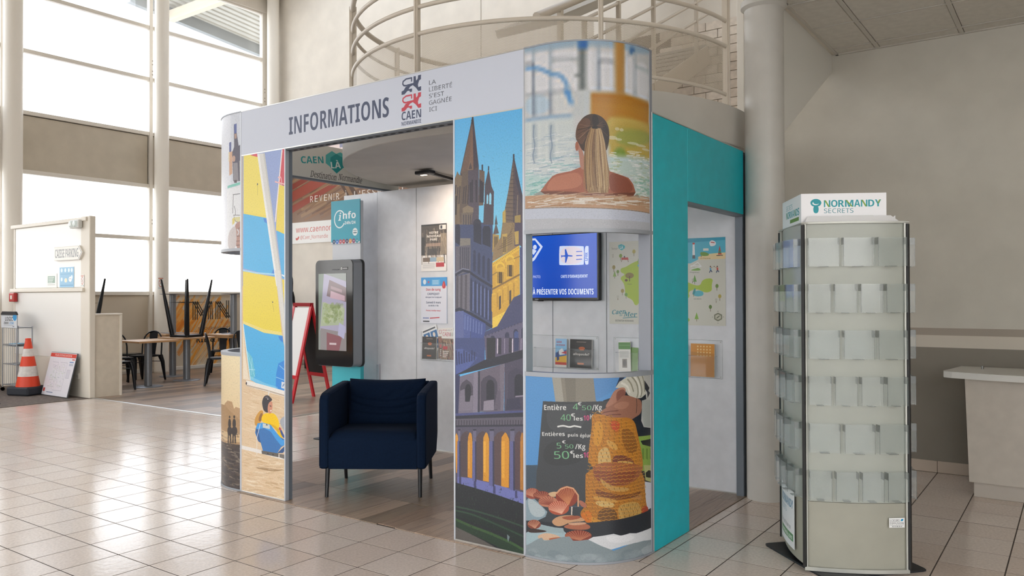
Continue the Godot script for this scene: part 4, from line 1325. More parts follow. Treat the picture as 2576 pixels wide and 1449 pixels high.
	a.line([41.9, 129.3, 41.8, 137.7], 0.7, hexc("cfc4d0"))
	a.line([47.9, 129.1, 47.7, 137.4], 0.7, hexc("857c92"))
	a.poly([42.8, 128.8, 46.4, 128.7, 46.1, 135.7, 43, 136.5], hexc("2c3358"))
	a.line([33, 129.1, 32.9, 138.5], 2.2, hexc("2b2838"))
	a.line([40.5, 128.9, 40.3, 137.3], 2.2, hexc("2b2838"))
	a.poly([0.6, 152, 21.6, 142.3, 49.8, 135.1, 49.8, 140.1, 18, 148.2, 1.9, 151.9], hexc("1b1d2c"))
	a.poly([-1.3, 152.1, 3.5, 151.9, 2.5, 175.1, -1.3, 175.6], hexc("2b2f52"))
	a.poly([3.5, 152.8, 18, 148.7, 17, 172.9, 2.2, 174.8], hexc("6f6878"))
	a.poly([18, 148.7, 36.4, 143.5, 35.7, 171.1, 17.9, 172.6], hexc("625a68"))
	a.poly([36.4, 143.5, 49.8, 139.7, 49.7, 169.3, 36, 171.1], hexc("443f52"))
	a.poly([14, 150.1, 17.7, 148.9, 16.7, 172.9, 13.2, 173.2], hexc("7d7686"))
	a.poly([32.9, 144.6, 36.4, 143.5, 35.7, 170.6, 33.4, 170.8], hexc("6c6472"))
	a.line([17.9, 148.9, 17.6, 172.8], 1.4, hexc("2b2a3a"))
	a.poly([3.6, 164, 3.7, 158.9, 5.1, 156.4, 8.6, 154.2, 12, 156, 13.4, 158.3, 13.4, 163.3], hexc("443f4c"))
	a.poly([7.5, 167.4, 7.5, 159.4, 8.4, 157.4, 9.7, 156.8, 11, 157.2, 11.9, 159.1, 11.8, 167.1], hexc("191b26"))
	a.poly([3.9, 161.1, 7.2, 159.9, 7.2, 167.2, 9.1, 167.5, 11.8, 163.4, 13.2, 163.3, 12.7, 172, 2.8, 173.3], hexc("77707e"))
	a.poly([7.7, 158.9, 11.7, 158.1, 11.7, 163, 10.9, 167.1, 8.7, 167.3, 7.6, 164.7], hexc("191b26"))
	a.poly([19.1, 171.5, 19.2, 155.3, 21, 152.8, 25.2, 150.7, 29.4, 152.3, 31.1, 154.6, 31.1, 170.6], hexc("403b4a"))
	a.poly([23.3, 165, 23.3, 156, 24.4, 154, 26.2, 153.4, 27.9, 153.8, 29, 155.6, 29, 164.6], hexc("1a1b28"))
	a.poly([38.6, 169.5, 38.7, 149.9, 40.4, 147.5, 44.3, 145.4, 48.1, 147.1, 49.7, 149.3, 49.7, 168.6], hexc("3b374a"))
	a.poly([43.2, 161.7, 43.2, 151.5, 44.5, 149.6, 46.4, 149, 48.2, 149.4, 49.5, 151.2, 49.4, 161.3], hexc("191b2a"))
	a.poly([21.3, 166.1, 28.7, 164.6, 28.7, 170.7, 21, 171.6], hexc("867e8c"))
	a.poly([31.1, 159.3, 33.4, 159.1, 33.4, 169.9, 28.7, 170.3], hexc("5a5362"))
	a.poly([38.1, 163.5, 46.6, 162.4, 47.7, 168.3, 36.9, 170.1], hexc("2e2d44"))
	a.poly([43.8, 161.4, 49.4, 160.6, 49.4, 161.4, 43.8, 162.2], hexc("847c8c"))
	a.poly([-0.1, 175, 17.3, 172.9, 35.7, 170.6, 49.7, 169.1, 49.7, 170.2, -0.1, 176.5], hexc("454a78"))
	a.poly([-0.1, 176.5, 49.7, 170.2, 49.7, 173.4, -0.1, 178.2], hexc("232431"))
	a.poly([-0.1, 178.2, 49.7, 172.7, 49.6, 178.2, -0.1, 183.1], hexc("57525e"))
	a.line([0.6, 178.9, 0.4, 181.8], 0.7, hexc("2f2c38", 0.7))
	a.line([2.7, 178.7, 2.5, 182.2], 0.7, hexc("2f2c38", 0.7))
	a.line([4.7, 178.5, 4.6, 182.6], 0.7, hexc("2f2c38", 0.7))
	a.line([6.8, 178.3, 6.6, 183], 0.7, hexc("2f2c38", 0.7))
	a.line([8.8, 178.2, 8.7, 181.1], 0.7, hexc("2f2c38", 0.7))
	a.line([10.9, 178, 10.7, 181.5], 0.7, hexc("2f2c38", 0.7))
	a.line([12.9, 177.8, 12.8, 181.8], 0.7, hexc("2f2c38", 0.7))
	a.line([14.9, 177.6, 14.8, 182.2], 0.7, hexc("2f2c38", 0.7))
	a.line([16.9, 177.4, 16.8, 180.3], 0.7, hexc("2f2c38", 0.7))
	a.line([18.9, 177.3, 18.8, 180.7], 0.7, hexc("2f2c38", 0.7))
	a.line([20.9, 177.1, 20.8, 181.1], 0.7, hexc("2f2c38", 0.7))
	a.line([22.9, 176.9, 22.8, 181.5], 0.7, hexc("2f2c38", 0.7))
	a.line([24.9, 176.7, 24.8, 179.6], 0.7, hexc("2f2c38", 0.7))
	a.line([26.8, 176.6, 26.7, 180], 0.7, hexc("2f2c38", 0.7))
	a.line([28.8, 176.4, 28.7, 180.4], 0.7, hexc("2f2c38", 0.7))
	a.line([30.7, 176.2, 30.6, 180.7], 0.7, hexc("2f2c38", 0.7))
	a.line([32.7, 176.1, 32.5, 178.9], 0.7, hexc("2f2c38", 0.7))
	a.line([34.6, 175.9, 34.5, 179.3], 0.7, hexc("2f2c38", 0.7))
	a.line([36.5, 175.7, 36.4, 179.6], 0.7, hexc("2f2c38", 0.7))
	a.line([38.4, 175.5, 38.3, 180], 0.7, hexc("2f2c38", 0.7))
	a.line([40.3, 175.4, 40.2, 178.2], 0.7, hexc("2f2c38", 0.7))
	a.line([42.2, 175.2, 42.1, 178.6], 0.7, hexc("2f2c38", 0.7))
	a.line([44.1, 175, 43.9, 178.9], 0.7, hexc("2f2c38", 0.7))
	a.line([45.9, 174.9, 45.8, 179.3], 0.7, hexc("2f2c38", 0.7))
	a.line([47.8, 174.7, 47.7, 177.5], 0.7, hexc("2f2c38", 0.7))
	a.line([49.6, 174.6, 49.5, 177.9], 0.7, hexc("2f2c38", 0.7))
	a.line([-0.1, 182.6, 49.6, 177.5], 0.9, hexc("2b2a38"))
	a.line([-0.1, 183.8, 49.6, 178.7], 0.5, hexc("7b7788"))
	a.poly([-1.3, 183.2, 49.6, 178, 49.6, 195.2, -1.4, 201], hexc("4f4b5c"))
	a.poly([-1.4, 191.6, 49.6, 186.3, 49.5, 221.6, -1.4, 216], hexc("4f4b5c"))
	a.poly([3.7, 200.4, 3.7, 189.1, 5.6, 186.2, 8.4, 184.5, 11.3, 185.6, 13.1, 188.1, 13.1, 199.4], hexc("4a3c40"))
	a.poly([3.7, 191.1, 13.1, 190.1, 13.1, 211.9, 3.6, 211.8], hexc("4a3c40"))
	a.poly([9.3, 199.8, 9.6, 188.2, 10.6, 185.5, 11.2, 185.1, 12.2, 185.8, 12.8, 188.9, 12.8, 199.4], hexc("c98a34"))
	a.poly([9.3, 190.5, 12.9, 190.1, 12.6, 211.8, 9.2, 211.6], hexc("c98a34"))
	a.poly([9.7, 190.4, 10.9, 190.3, 10.7, 206.5, 9.6, 206.6], hexc("e0a848", 0.55))
	a.poly([15.4, 199.1, 15.5, 187.9, 17.5, 185, 20.6, 183.3, 23.6, 184.4, 25.6, 186.9, 25.5, 197.9], hexc("4d3d40"))
	a.poly([15.4, 189.9, 25.6, 188.8, 25.5, 212.4, 15.4, 212.5], hexc("4d3d40"))
	a.poly([20.7, 198.5, 21, 187.1, 22.5, 184.3, 23.1, 183.9, 24.1, 184.6, 25.1, 187.6, 25.2, 198], hexc("cf9134"))
	a.poly([20.8, 189.3, 25.2, 188.8, 24.9, 212.3, 20.7, 212.2], hexc("cf9134"))
	a.poly([21.1, 189.3, 22.8, 189.1, 22.5, 207.2, 21.1, 207.3], hexc("f0b850", 0.55))
	a.poly([28.6, 197.6, 28.6, 186.5, 30.9, 183.7, 34.3, 182, 37.6, 183.1, 39.8, 185.4, 39.8, 196.3], hexc("523f40"))
	a.poly([28.6, 188.5, 39.8, 187.3, 39.7, 213.8, 28.6, 214], hexc("523f40"))
	a.poly([33.8, 197, 34, 185.8, 36.2, 183, 36.7, 182.6, 37.7, 183.3, 39.3, 186.2, 39.4, 196.3], hexc("cc8c30"))
	a.poly([33.8, 187.9, 39.4, 187.4, 39.1, 213.7, 33.7, 213.8], hexc("cc8c30"))
	a.poly([34.1, 187.9, 36.3, 187.7, 36, 208.7, 34.1, 209], hexc("e8ac44", 0.55))
	a.poly([43.1, 195.9, 43.1, 185.1, 44.4, 182.4, 46.4, 180.8, 48.3, 182, 49.6, 184.4, 49.6, 195.2], hexc("4d3a40"))
	a.poly([43.1, 187, 49.6, 186.3, 49.5, 214.1, 43, 213.7], hexc("4d3a40"))
	a.poly([46.9, 195.5, 47.2, 184.4, 47.9, 181.8, 48.4, 181.5, 49.3, 182.2, 49.5, 185.1, 49.6, 195.2], hexc("a8702e"))
	a.poly([47, 186.6, 49.6, 186.3, 49.3, 213.9, 46.9, 213.6], hexc("a8702e"))
	a.poly([47.3, 186.6, 48.2, 186.5, 47.9, 208.8, 47.2, 208.9], hexc("c0843a", 0.55))
	a.poly([-0.3, 200.9, -0.2, 188.7, 0.7, 186.4, 1.8, 188, 2.3, 191.4, 1.9, 200.6], hexc("d0923a"))
	a.poly([-0.4, 191.5, 1.9, 191.3, 1.2, 210.3, 0.5, 209.9], hexc("c88a34"))
	a.poly([1.4, 212.3, 12.3, 211.8, 25, 212.7, 39.9, 214, 49.5, 215, 49.5, 221.4, 1.4, 216.1], hexc("6a6fa8"))
	a.poly([2.7, 212.6, 4.4, 212.3, 4.4, 217, 2.7, 216.9], hexc("3d3f66"))
	a.poly([13.8, 213, 15.6, 212.8, 15.5, 217.4, 13.8, 217.3], hexc("3d3f66"))
	a.poly([28, 214.2, 29.6, 214, 29.6, 218.5, 28, 218.4], hexc("3d3f66"))
	a.poly([43.3, 214.7, 44.9, 214.5, 44.9, 218.8, 43.3, 218.8], hexc("3d3f66"))
	a.poly([1.8, 200.7, 2.1, 183.6, 3.7, 183.5, 3.8, 200.4], hexc("66627a"))
	a.line([2.1, 184.5, 3.8, 184.2], 0.9, hexc("2f2d3c"))
	a.poly([1.5, 191.3, 3.8, 191.1, 3.7, 212.4, 1.4, 212.2], hexc("5d5f8c"))
	a.line([3.3, 191.1, 3.4, 212.5], 1.0, hexc("2f3048"))
	a.poly([13.1, 199.4, 13.4, 182.6, 15.7, 182.3, 15.7, 199.1], hexc("66627a"))
	a.line([13.4, 183.4, 15.8, 183.1], 0.9, hexc("2f2d3c"))
	a.poly([12.9, 190.1, 15.7, 189.8, 15.7, 213.3, 12.7, 213.1], hexc("5d5f8c"))
	a.line([15.3, 189.9, 15.3, 213.3], 1.0, hexc("2f3048"))
	a.poly([25.4, 197.9, 25.6, 181.4, 28.5, 181.1, 28.6, 197.6], hexc("66627a"))
	a.line([25.6, 182.3, 28.7, 181.9], 0.9, hexc("2f2d3c"))
	a.poly([25.1, 188.8, 28.6, 188.5, 28.6, 214.4, 24.9, 214.3], hexc("5d5f8c"))
	a.line([28.2, 188.5, 28.2, 214.4], 1.0, hexc("2f3048"))
	a.poly([39.9, 196.3, 40.2, 180, 43, 179.8, 43.1, 195.9], hexc("66627a"))
	a.line([40.2, 180.9, 43.1, 180.5], 0.9, hexc("2f2d3c"))
	a.poly([39.8, 187.3, 43.1, 187, 43, 214.7, 39.5, 214.7], hexc("5d5f8c"))
	a.line([42.7, 187, 42.7, 214.8], 1.0, hexc("2f3048"))
	a.poly([-0.5, 215.9, 14.1, 217.1, 28.5, 218.6, 49.5, 221.4, 49.4, 252.7, -0.6, 262.2], hexc("151a1f"))
	a.poly([-0.5, 232, 15.3, 232, 33.2, 234.8, 49.4, 238.1, 49.4, 245, 33.2, 239.5, 15.3, 237.7, -0.5, 235.4], hexc("12211c"))
	a.curve([-0.5, 232.5, 12.3, 232.9, 27.3, 235.3, 49.4, 239.5], 0.8, hexc("2b4a33", 0.8))
	a.curve([-0.5, 230.1, 15.3, 230.5, 33.2, 232, 49.4, 234], 0.8, hexc("33523a", 0.7))
	a.poly([-0.5, 236.9, 12.2, 239.2, 26.1, 240.7, 38.9, 243.1, 49.4, 245.9, 49.4, 250.5, 35.4, 249.3, 21.3, 246.2, 9.1, 244, -0.6, 241.8], hexc("1c3322"))
	a.curve([-0.5, 237.6, 11.6, 239.8, 25.5, 241.7, 38.9, 244.1, 49.4, 247], 1.2, hexc("3c5a30", 0.8))
	a.poly([-0.6, 242, 9.1, 244, 21.3, 246.7, 28.4, 248.7, 35.4, 250.7, 49.4, 251.4, -0.6, 251.5], hexc("58534f"))
	a.specks(260, 0, 215, 49, 30, 0.25, 0.5, [hexc("0f1a16", 0.5), hexc("2c4a2e", 0.4), hexc("1b2a20", 0.5)])
	a.poly([37.8, 240.1, 39.6, 241.2, 38.6, 244.4, 37.9, 242.9], hexc("6f7d80"))
	a.strokes(500, 0, 20, 49, 190, 1.6, 0.25, 0.4, [hexc("000000", 0.10), hexc("ffffff", 0.06), hexc("2a2340", 0.10)])
	a.blur(2).grain()
	return a

func sail_art() -> Art:
	var a := Art.new(512, 2048, 49.2, 249.2, hexc("d6bd9c"), 1)
	a.poly([0.8, -6.8, 55.2, -0.7, 55.2, 97.7, 0.9, 97.2], hexc("8ea0cf"))
	a.poly([2, -2.2, 20.1, 2.3, 29.9, 48.1, 2, 43.2], hexc("e6d45c"))
	a.poly([10.2, 0.3, 18.4, -0.1, 19.2, 2.7], hexc("d24a58"))
	a.poly([2, 41.3, 29.9, 46.3, 29.9, 48.1, 2, 43.2], hexc("e3cf52"))
	a.poly([47, -0.2, 53, -0.9, 53, 27.8, 42.7, 24.1], hexc("c9404f"))
	a.poly([42.7, 24.5, 53, 27.8, 53, 62.1, 39.7, 57.6], hexc("e2cb4a"))
	a.line([46.5, 0.5, 39, 51.5], 1.2, hexc("e9dcd8"))
	a.line([38.6, 22.4, 52.5, 26], 0.8, hexc("e6b0ae"))
	a.curve([42.1, 19.8, 44.9, 19.7, 46, 23, 45.4, 25.8], 0.8, hexc("e6b0ae"))
	a.poly([2, 43.2, 30.8, 48.3, 38.8, 90.6, 2, 84], hexc("49ade0"))
	a.poly([40.4, 57.6, 53, 62.1, 53, 94.3, 46.5, 91.4], hexc("49a9dc"))
	a.poly([25.3, 47.9, 30.8, 48.5, 31, 52.5, 26.7, 50.8], hexc("2e7fd4"))
	a.poly([37.1, 84.8, 39, 87, 39, 90.2, 34.4, 89.1], hexc("2e7fd4"))
	a.poly([1.5, 86.1, 21.9, 88.8, 39.5, 91.1, 46.5, 132.8, 26.1, 131.4, 1.6, 125.2], hexc("e2cd42"))
	a.poly([46.3, 92.5, 53, 94.2, 53, 116.6, 48.5, 110.9], hexc("e0ca40"))
	a.poly([1.6, 123.2, 26.1, 128.7, 46.3, 130.5, 46.5, 132.8, 26.1, 131.4, 1.6, 125.2], hexc("e8d88a", 0.8))
	a.line([1.5, 85.4, 17.7, 87.8, 38.5, 89.1], 0.9, hexc("a8d4ea", 0.9))
	a.line([46.3, 89.6, 53, 92.3], 0.9, hexc("d8e6ee"))
	a.poly([1.8, 125.2, 26.1, 131.4, 47, 132.9, 53, 156.9, 53, 172.9, 28.2, 171.3, 10.3, 166.5], hexc("47abe0"))
	a.poly([50, 150, 53, 150.5, 53, 172.6, 39.5, 170.6, 40, 160.8, 42.5, 152.9], hexc("2c86d8"))
	a.poly([42.5, 133.4, 47.3, 133.3, 47.5, 137.9, 44, 136.1], hexc("2c80d6"))
	a.poly([4.9, 144, 12.4, 149.7, 16.2, 162.1, 13.5, 166.3, 10.3, 166.1], hexc("7cc8c8", 0.6))
	a.line([5.9, 144.6, 15.6, 164.2], 0.4, hexc("bfe4f2", 0.7))
	a.line([8.1, 158.9, 16.2, 158.8], 0.4, hexc("bfe4f2", 0.7))
	a.line([12.4, 150.4, 11.4, 163.1], 0.4, hexc("bfe4f2", 0.7))
	a.line([40, 162.8, 51.5, 165], 0.4, hexc("bfe4f2", 0.7))
	a.line([43.5, 154.2, 52.5, 158.9], 0.4, hexc("bfe4f2", 0.7))
	a.line([1.8, 125.6, 10.3, 166.5], 0.8, hexc("c6e2ee"))
	a.poly([10.3, 163.8, 28.2, 168, 41.5, 169.8, 41.5, 171.8, 10.3, 166.8], hexc("9fd4ec", 0.5))
	a.poly([46, 165.7, 50.5, 166, 50.3, 170.7, 45.7, 170.2], hexc("d5dae0"))
	a.line([47, 169.1, 49, 167.1], 0.8, hexc("5a7fae"))
	a.line([36.1, 108.6, 36.1, 109.5], 1.0, hexc("2c3a4c"))
	a.line([36.1, 110.3, 37.4, 116.1], 0.4, hexc("b9a840"))
	a.line([18.7, 21.9, 18.7, 23.2], 1.0, hexc("2c3a4c"))
	a.line([18.8, 23.5, 18.7, 30.8], 0.4, hexc("b9a840"))
	a.poly([18.2, 0.3, 27, 0.5, 47.4, 97.7, 40.1, 97.6], hexc("d0cfcb"))
	a.poly([18.2, 0.3, 20.7, 0.4, 42.1, 97.6, 40.1, 97.6], hexc("e8e8e6", 0.9))
	a.poly([25.3, 0.4, 27, 0.5, 47.4, 97.7, 46.1, 97.6], hexc("b4b4b2", 0.7))
	a.poly([38.7, 86.2, 45.3, 86.4, 53, 139, 53, 158.9], hexc("d4d2cc"))
	a.poly([44, 86.3, 45.3, 86.4, 53, 139, 53, 144.1], hexc("b9b8b4", 0.6))
	a.poly([1.6, 146.1, 7, 164, 10.3, 167.8, 52.5, 175.5, 52.5, 179.3, -0.6, 183.2, -0.6, 146.2], hexc("d3b998"))
	a.poly([1.6, 125.9, 3.8, 146, 8.1, 164.6, 10.1, 166.8, 1.6, 166.3], hexc("e6d8c2"))
	a.poly([-0.8, 168.5, 5.4, 168.1, 10.5, 170.9, 52, 175.5, 52, 252.3, -1.7, 257.2], hexc("d9bf9d"))
	a.strokes(260, 0, 172, 50, 76, 9, 0.5, 0.08, [hexc("c9a57c", 0.35), hexc("e6d3b8", 0.4), hexc("b78f64", 0.25), hexc("f0e2cc", 0.3)])
	a.line([5.4, 169.2, 26.3, 171.5, 51.6, 174.4], 3.4, hexc("e6e0d8"))
	a.line([5.4, 170.8, 26.3, 172.7, 51.6, 175.7], 0.8, hexc("b9a998"))
	a.ell(5.6, 169.4, 0.90, 1.00, hexc("3a3030"), 0)
	a.line([32.2, 173.2, 31.2, 176.4], 1.2, hexc("d9d4cc"))
	a.line([-0.7, 217.2, 24.4, 218.2, 51.1, 219.8], 2.2, hexc("e3ddd6"))
	a.soft([21.9, 187.6, 16, 193.6, 15, 198.7, 18, 200.3, 23.4, 196.1, 26.3, 188.4], hexc("c8923f"))
	a.soft([23.4, 188.7, 19.5, 194.6, 21.4, 196.9, 25.4, 192.8], hexc("8a5f34"))
	a.soft([25.4, 190.1, 22.9, 194.3, 24.4, 196.6, 37.9, 197.8, 43.6, 199.7, 43.2, 193.7, 38.9, 189.2, 34.1, 189], hexc("f0c400"))
	a.soft([29.3, 196.2, 39.8, 200.1, 45.5, 205.6, 46.9, 205.5, 45.5, 201.4, 39.8, 197.7], hexc("d9a800"))
	a.soft([39.8, 201.6, 47.4, 202.4, 46.9, 206.7, 43.6, 205.8], hexc("e8bc00"))
	a.soft([30.7, 181.3, 35.5, 180, 36.2, 184.6, 34.6, 189.3, 31.2, 189.6, 30.2, 186.3], hexc("c98a70"))
	a.soft([23.9, 181.2, 26.3, 177.3, 30.7, 176.1, 35.1, 178.6, 35.8, 179.7, 31.2, 181.9, 30.2, 186.9, 31.2, 189.3, 26.3, 188.4, 24.4, 184.9], hexc("2e2b33"))
	a.ell(29.3, 178.1, 1.70, 0.70, hexc("5a5660"), 0)
	a.ell(30.7, 179.2, 0.70, 0.30, hexc("e8e2dc"), 0)
	a.line([32.7, 183.9, 34.6, 184.1], 0.5, hexc("3a2a28"))
	a.line([33.3, 187.6, 34.9, 187], 0.7, hexc("f4ece8"))
	a.soft([51.1, 189.1, 45.5, 191.7, 43.6, 194.9, 49.2, 201, 51.1, 201.4], hexc("a2a6ae"))
	a.soft([43.6, 197.3, 49.2, 204, 50.6, 205.4, 47.4, 205.4, 44.6, 202.1], hexc("2c4a8c"))
	a.soft([43.6, 197.9, 46, 199.5, 44.6, 200.9, 42.7, 199.8], hexc("b23a4c"))
	a.poly([17, 201, 16, 204.9, 19.5, 210.7, 22.6, 211.6, 25.4, 218.1, 41.3, 217, 45.5, 212.3, 50.6, 209.9, 50.6, 206.9, 42.7, 204.7, 36, 199.5, 26.3, 197.7], hexc("2f6fb0"))
	a.poly([17, 201, 19, 197.7, 25.4, 196.8, 34.1, 197.6, 38.9, 201.4, 47.4, 207.2, 51.1, 205.6, 51.1, 210.4, 45.5, 211.3, 39.8, 207.4, 34.1, 202.5, 26.4, 200.5, 18, 202.2], hexc("4098dc"))
	a.poly([24.9, 197.2, 32.7, 197.7, 33.1, 200.7, 24.9, 200.3], hexc("c8cdc8"))
	a.poly([28.5, 198.7, 29.3, 197.1, 30.7, 198.4, 29.3, 198.2], hexc("2b2b30"))
	a.poly([16.5, 202.3, 19, 202.1, 22.6, 211.6, 20, 211], hexc("1f4f86"))
	a.poly([41.3, 217, 50.6, 210.2, 50.6, 213.5, 47.4, 216.2], hexc("1c4a80"))
	a.line([21.9, 198.1, 18, 208.4, 18, 220.8], 0.5, hexc("e2e2e0"))
	a.poly([23.4, 217.1, 42.7, 217.1, 42.7, 219.8, 23.9, 219.5], hexc("5a5450"))
	a.ell(30.7, 218.4, 0.80, 0.50, hexc("2b2828"), 0)
	a.ell(36.5, 218.5, 0.80, 0.50, hexc("2b2828"), 0)
	a.poly([43.6, 217.3, 50.6, 217.1, 50.6, 220.4, 43.6, 219.7], hexc("6b6660"))
	a.soft([14.5, 230.5, 26.4, 228.8, 39.8, 229, 50.6, 227.6, 38.9, 230.6, 25.4, 231.1], hexc("8f6f4a", 0.75))
	a.strokes(120, 0, 222, 50, 28, 10, 0.6, -0.05, [hexc("c9a57c", 0.3), hexc("ece0cc", 0.4), hexc("a8835a", 0.25)])
	a.blur(2).grain()
	return a
func pool_art() -> Art:
	var a := Art.new(1024, 1264, 83.2, 102.0, hexc("cdd3d6"), 1)
	a.poly([-0.7, -7.7, 86.8, -10.2, 86.2, 49.1, -0.9, 50.4], hexc("d8dadb"))
	a.poly([-0.7, -3.4, 86.8, -11.7, 86.7, 0.7, 68, 4.2, 53.5, 3.1, 37.1, 2.8, 18.2, 3.4, -0.7, 2.3], hexc("a9c2d6"))
	a.soft([1, 2.6, 6.1, 2.5, 6.1, 8.8, 0.9, 8.6], hexc("e9ebf0"))
	a.soft([6.9, 3, 17.1, 3.8, 17, 15.8, 6.9, 12.1], hexc("e9ebf0"))
	a.soft([18.3, 4, 33, 4.4, 33, 9.6, 18.3, 9], hexc("e9ebf0"))
	a.soft([18.3, 9.7, 33, 10.3, 32.9, 26.7, 29.5, 27.3, 28.1, 23.1, 23.2, 17.2, 18.3, 15.2], hexc("e9ebf0"))
	a.soft([0.9, 9.7, 5.9, 9.7, 5.8, 26, 0.9, 25.9], hexc("e9ebf0"))
	a.soft([7.1, 12.8, 16.8, 16.4, 16.7, 26.8, 7, 26.5], hexc("e9ebf0"))
	a.soft([18.3, 16.6, 23.2, 18.6, 26.7, 25.7, 18.3, 26.7], hexc("e9ebf0"))
	a.soft([37.4, 5.6, 39.8, 4.9, 43.7, 4.8, 43.6, 27.5, 37.4, 26.8], hexc("e9ebf0"))
	a.soft([44.3, 5.5, 53.1, 5.6, 53, 9.7, 44.3, 10.3], hexc("e9ebf0"))
	a.soft([44.5, 11, 53, 11.1, 53, 27, 44.5, 26.9], hexc("e9ebf0"))
	a.soft([59.6, 6.9, 66.5, 6.2, 66.4, 28.2, 59.5, 27.4], hexc("e9ebf0"))
	a.soft([67.5, 7.8, 80.1, 8.7, 79.9, 28.7, 67.4, 28.4], hexc("e9ebf0"))
	a.soft([0.9, 26.7, 16.6, 27.9, 16.7, 38.6, 0.8, 38], hexc("c3d8e8"))
	a.soft([18.1, 27, 30.2, 27.3, 29.8, 40.3, 18.1, 38.4], hexc("dfe3e4"))
	a.line([6.5, -2, 6.4, 38.7], 1.4, hexc("9fb3c6", 0.8))
	a.line([17.6, -0.1, 17.4, 40.1], 1.4, hexc("9fb3c6", 0.8))
	a.line([44, 1.4, 43.9, 27.5], 1.4, hexc("9fb3c6", 0.8))
	a.line([6.4, 8.8, 6.3, 26.4], 0.7, hexc("4d566c"))
	a.line([6.8, 26.8, 7, 38.8], 0.7, hexc("4d566c"))
	a.line([0.9, 8.6, 6.4, 9], 0.6, hexc("4d566c", 0.9))
	a.line([17.5, 26.9, 17.5, 38.7], 0.7, hexc("586074", 0.8))
	a.line([44.3, 10.6, 53, 10.8], 0.6, hexc("4d5870", 0.8))
	a.line([44.2, 10.6, 44.1, 26.8], 0.6, hexc("4d5870", 0.8))
	a.line([0.9, 25.9, 6.3, 26.4, 17.5, 26.9, 30.2, 26.6], 0.7, hexc("6a7a92", 0.6))
	a.line([18.2, 8.9, 33, 9.7], 1, hexc("8a98a8", 0.6))
	a.line([67.1, 2.2, 66.9, 28.2], 1.0, hexc("90a6b8", 0.7))
	a.line([67.5, 11.6, 80.1, 12.3], 1.2, hexc("9fb6bc", 0.7))
	a.curve([0.9, 11.2, 9.4, 12.4, 15.9, 15.6, 18.1, 17, 23.2, 18.2, 26.1, 22.2, 27.1, 25.8], 2.0, hexc("5b9ee0", 0.75))
	a.poly([24.6, 25.9, 28.5, 26.5, 30, 34.2, 28.8, 35.1, 26.4, 29.8], hexc("4d97e0", 0.85))
	a.poly([33, -1.4, 38.2, -1.3, 38.1, 4.5, 33, 4.8], hexc("3e78bc"))
	a.poly([33.2, 4.4, 37.2, 4.2, 37, 26.5, 33.3, 26.8], hexc("838b8c"))
	a.poly([31.3, 18.1, 33.3, 17.7, 33.3, 19.5, 31.3, 19.5], hexc("838b8c"))
	a.poly([53.3, 0, 59.4, -0, 59.1, 27.4, 53.7, 27.6], hexc("c99a56"))
	a.poly([57, 0.3, 59.4, -0, 59.1, 27.4, 57.6, 27.6], hexc("b98238", 0.6))
	a.poly([63.3, 1.1, 67.1, 1.2, 66.6, 3.7, 62.8, 6.4], hexc("5a84b4"))
	a.poly([30.2, 27.3, 39.8, 27.2, 39.4, 41.2, 29.8, 41.7], hexc("d2d8da"))
	a.poly([39.8, 28.2, 59.3, 27.7, 66.9, 28.7, 79.9, 29.5, 79.7, 50.1, 36.9, 53.5, 39.6, 39.9], hexc("c98f35"))
	a.poly([39.8, 28.2, 59.3, 27.7, 66.9, 28.7, 79.9, 29.5, 79.8, 34.5, 58.8, 33.3, 39.7, 33], hexc("bb7f2c", 0.5))
	a.poly([0.8, 39.4, 29.5, 40, 29.5, 42, 0.8, 41.6], hexc("8fb3d8"))
	a.poly([0.8, 42.2, 30.1, 42.4, 30.8, 53.4, 0.8, 50.6], hexc("dfe3e6"))
	a.soft([46.7, 41.1, 64, 40.4, 81.3, 42.8, 81.2, 55.7, 46.6, 58.9], hexc("c9b458"))
	a.poly([0.2, 40.8, 30.6, 41.3, 31.3, 72.7, 0.1, 79.4], hexc("d9e2e2"))
	a.poly([50, 41.2, 64.3, 40.8, 82.3, 42.1, 82.1, 61.7, 59.8, 61.5, 49.9, 63.9], hexc("d5b860"))
	a.soft([49, 43.8, 82.3, 44.4, 82.1, 61.7, 59.8, 61.5, 49, 60.4], hexc("c9b258"))
	a.soft([51.8, 47.2, 82.2, 46.2, 82.2, 52.6, 55.7, 58.3], hexc("9fae5c", 0.7))
	a.soft([51.8, 57.7, 60.9, 57, 60.8, 72, 52.7, 72.5], hexc("8fa84e"))
	a.poly([0.1, 68.7, 11.9, 72.4, 28.7, 72.6, 10.8, 82.1, 0, 83], hexc("c4dedc"))
	a.poly([49.9, 62.1, 82.1, 61.7, 81.8, 84.4, 66.4, 84, 65.3, 73.4, 49.8, 70.8], hexc("c8dcd6"))
	a.line([6.9, 42.6, 7.2, 63.1], 1.6, hexc("6d86a4", 0.5))
	a.line([17.7, 43.9, 18, 64.1], 1.6, hexc("6d86a4", 0.5))
	a.blur(22)
	a.rng.seed = 4
	a.strokes(170, 0.1, 62.4, 31.2, 22.5, 6, 0.45, -0.04, [hexc("ffffff", 0.7), hexc("8cc4c4", 0.6), hexc("a9cdd6", 0.6), hexc("6f8fb0", 0.4), hexc("eef4f2", 0.7)])
	a.strokes(70, 0.2, 48.9, 31.2, 15.9, 6, 0.4, -0.04, [hexc("ffffff", 0.5), hexc("b4c6d6", 0.5), hexc("93aecb", 0.35)])
	a.strokes(150, 59.8, 58.9, 20.1, 23.9, 4, 0.5, -0.04, [hexc("f4f6f2", 0.8), hexc("b9d0c0", 0.5), hexc("ffffff", 0.8), hexc("a8b070", 0.4)])
	a.strokes(40, 49.0, 60.4, 5.6, 12.0, 3, 0.5, -0.04, [hexc("eef2ea", 0.8), hexc("a9b678", 0.5)])
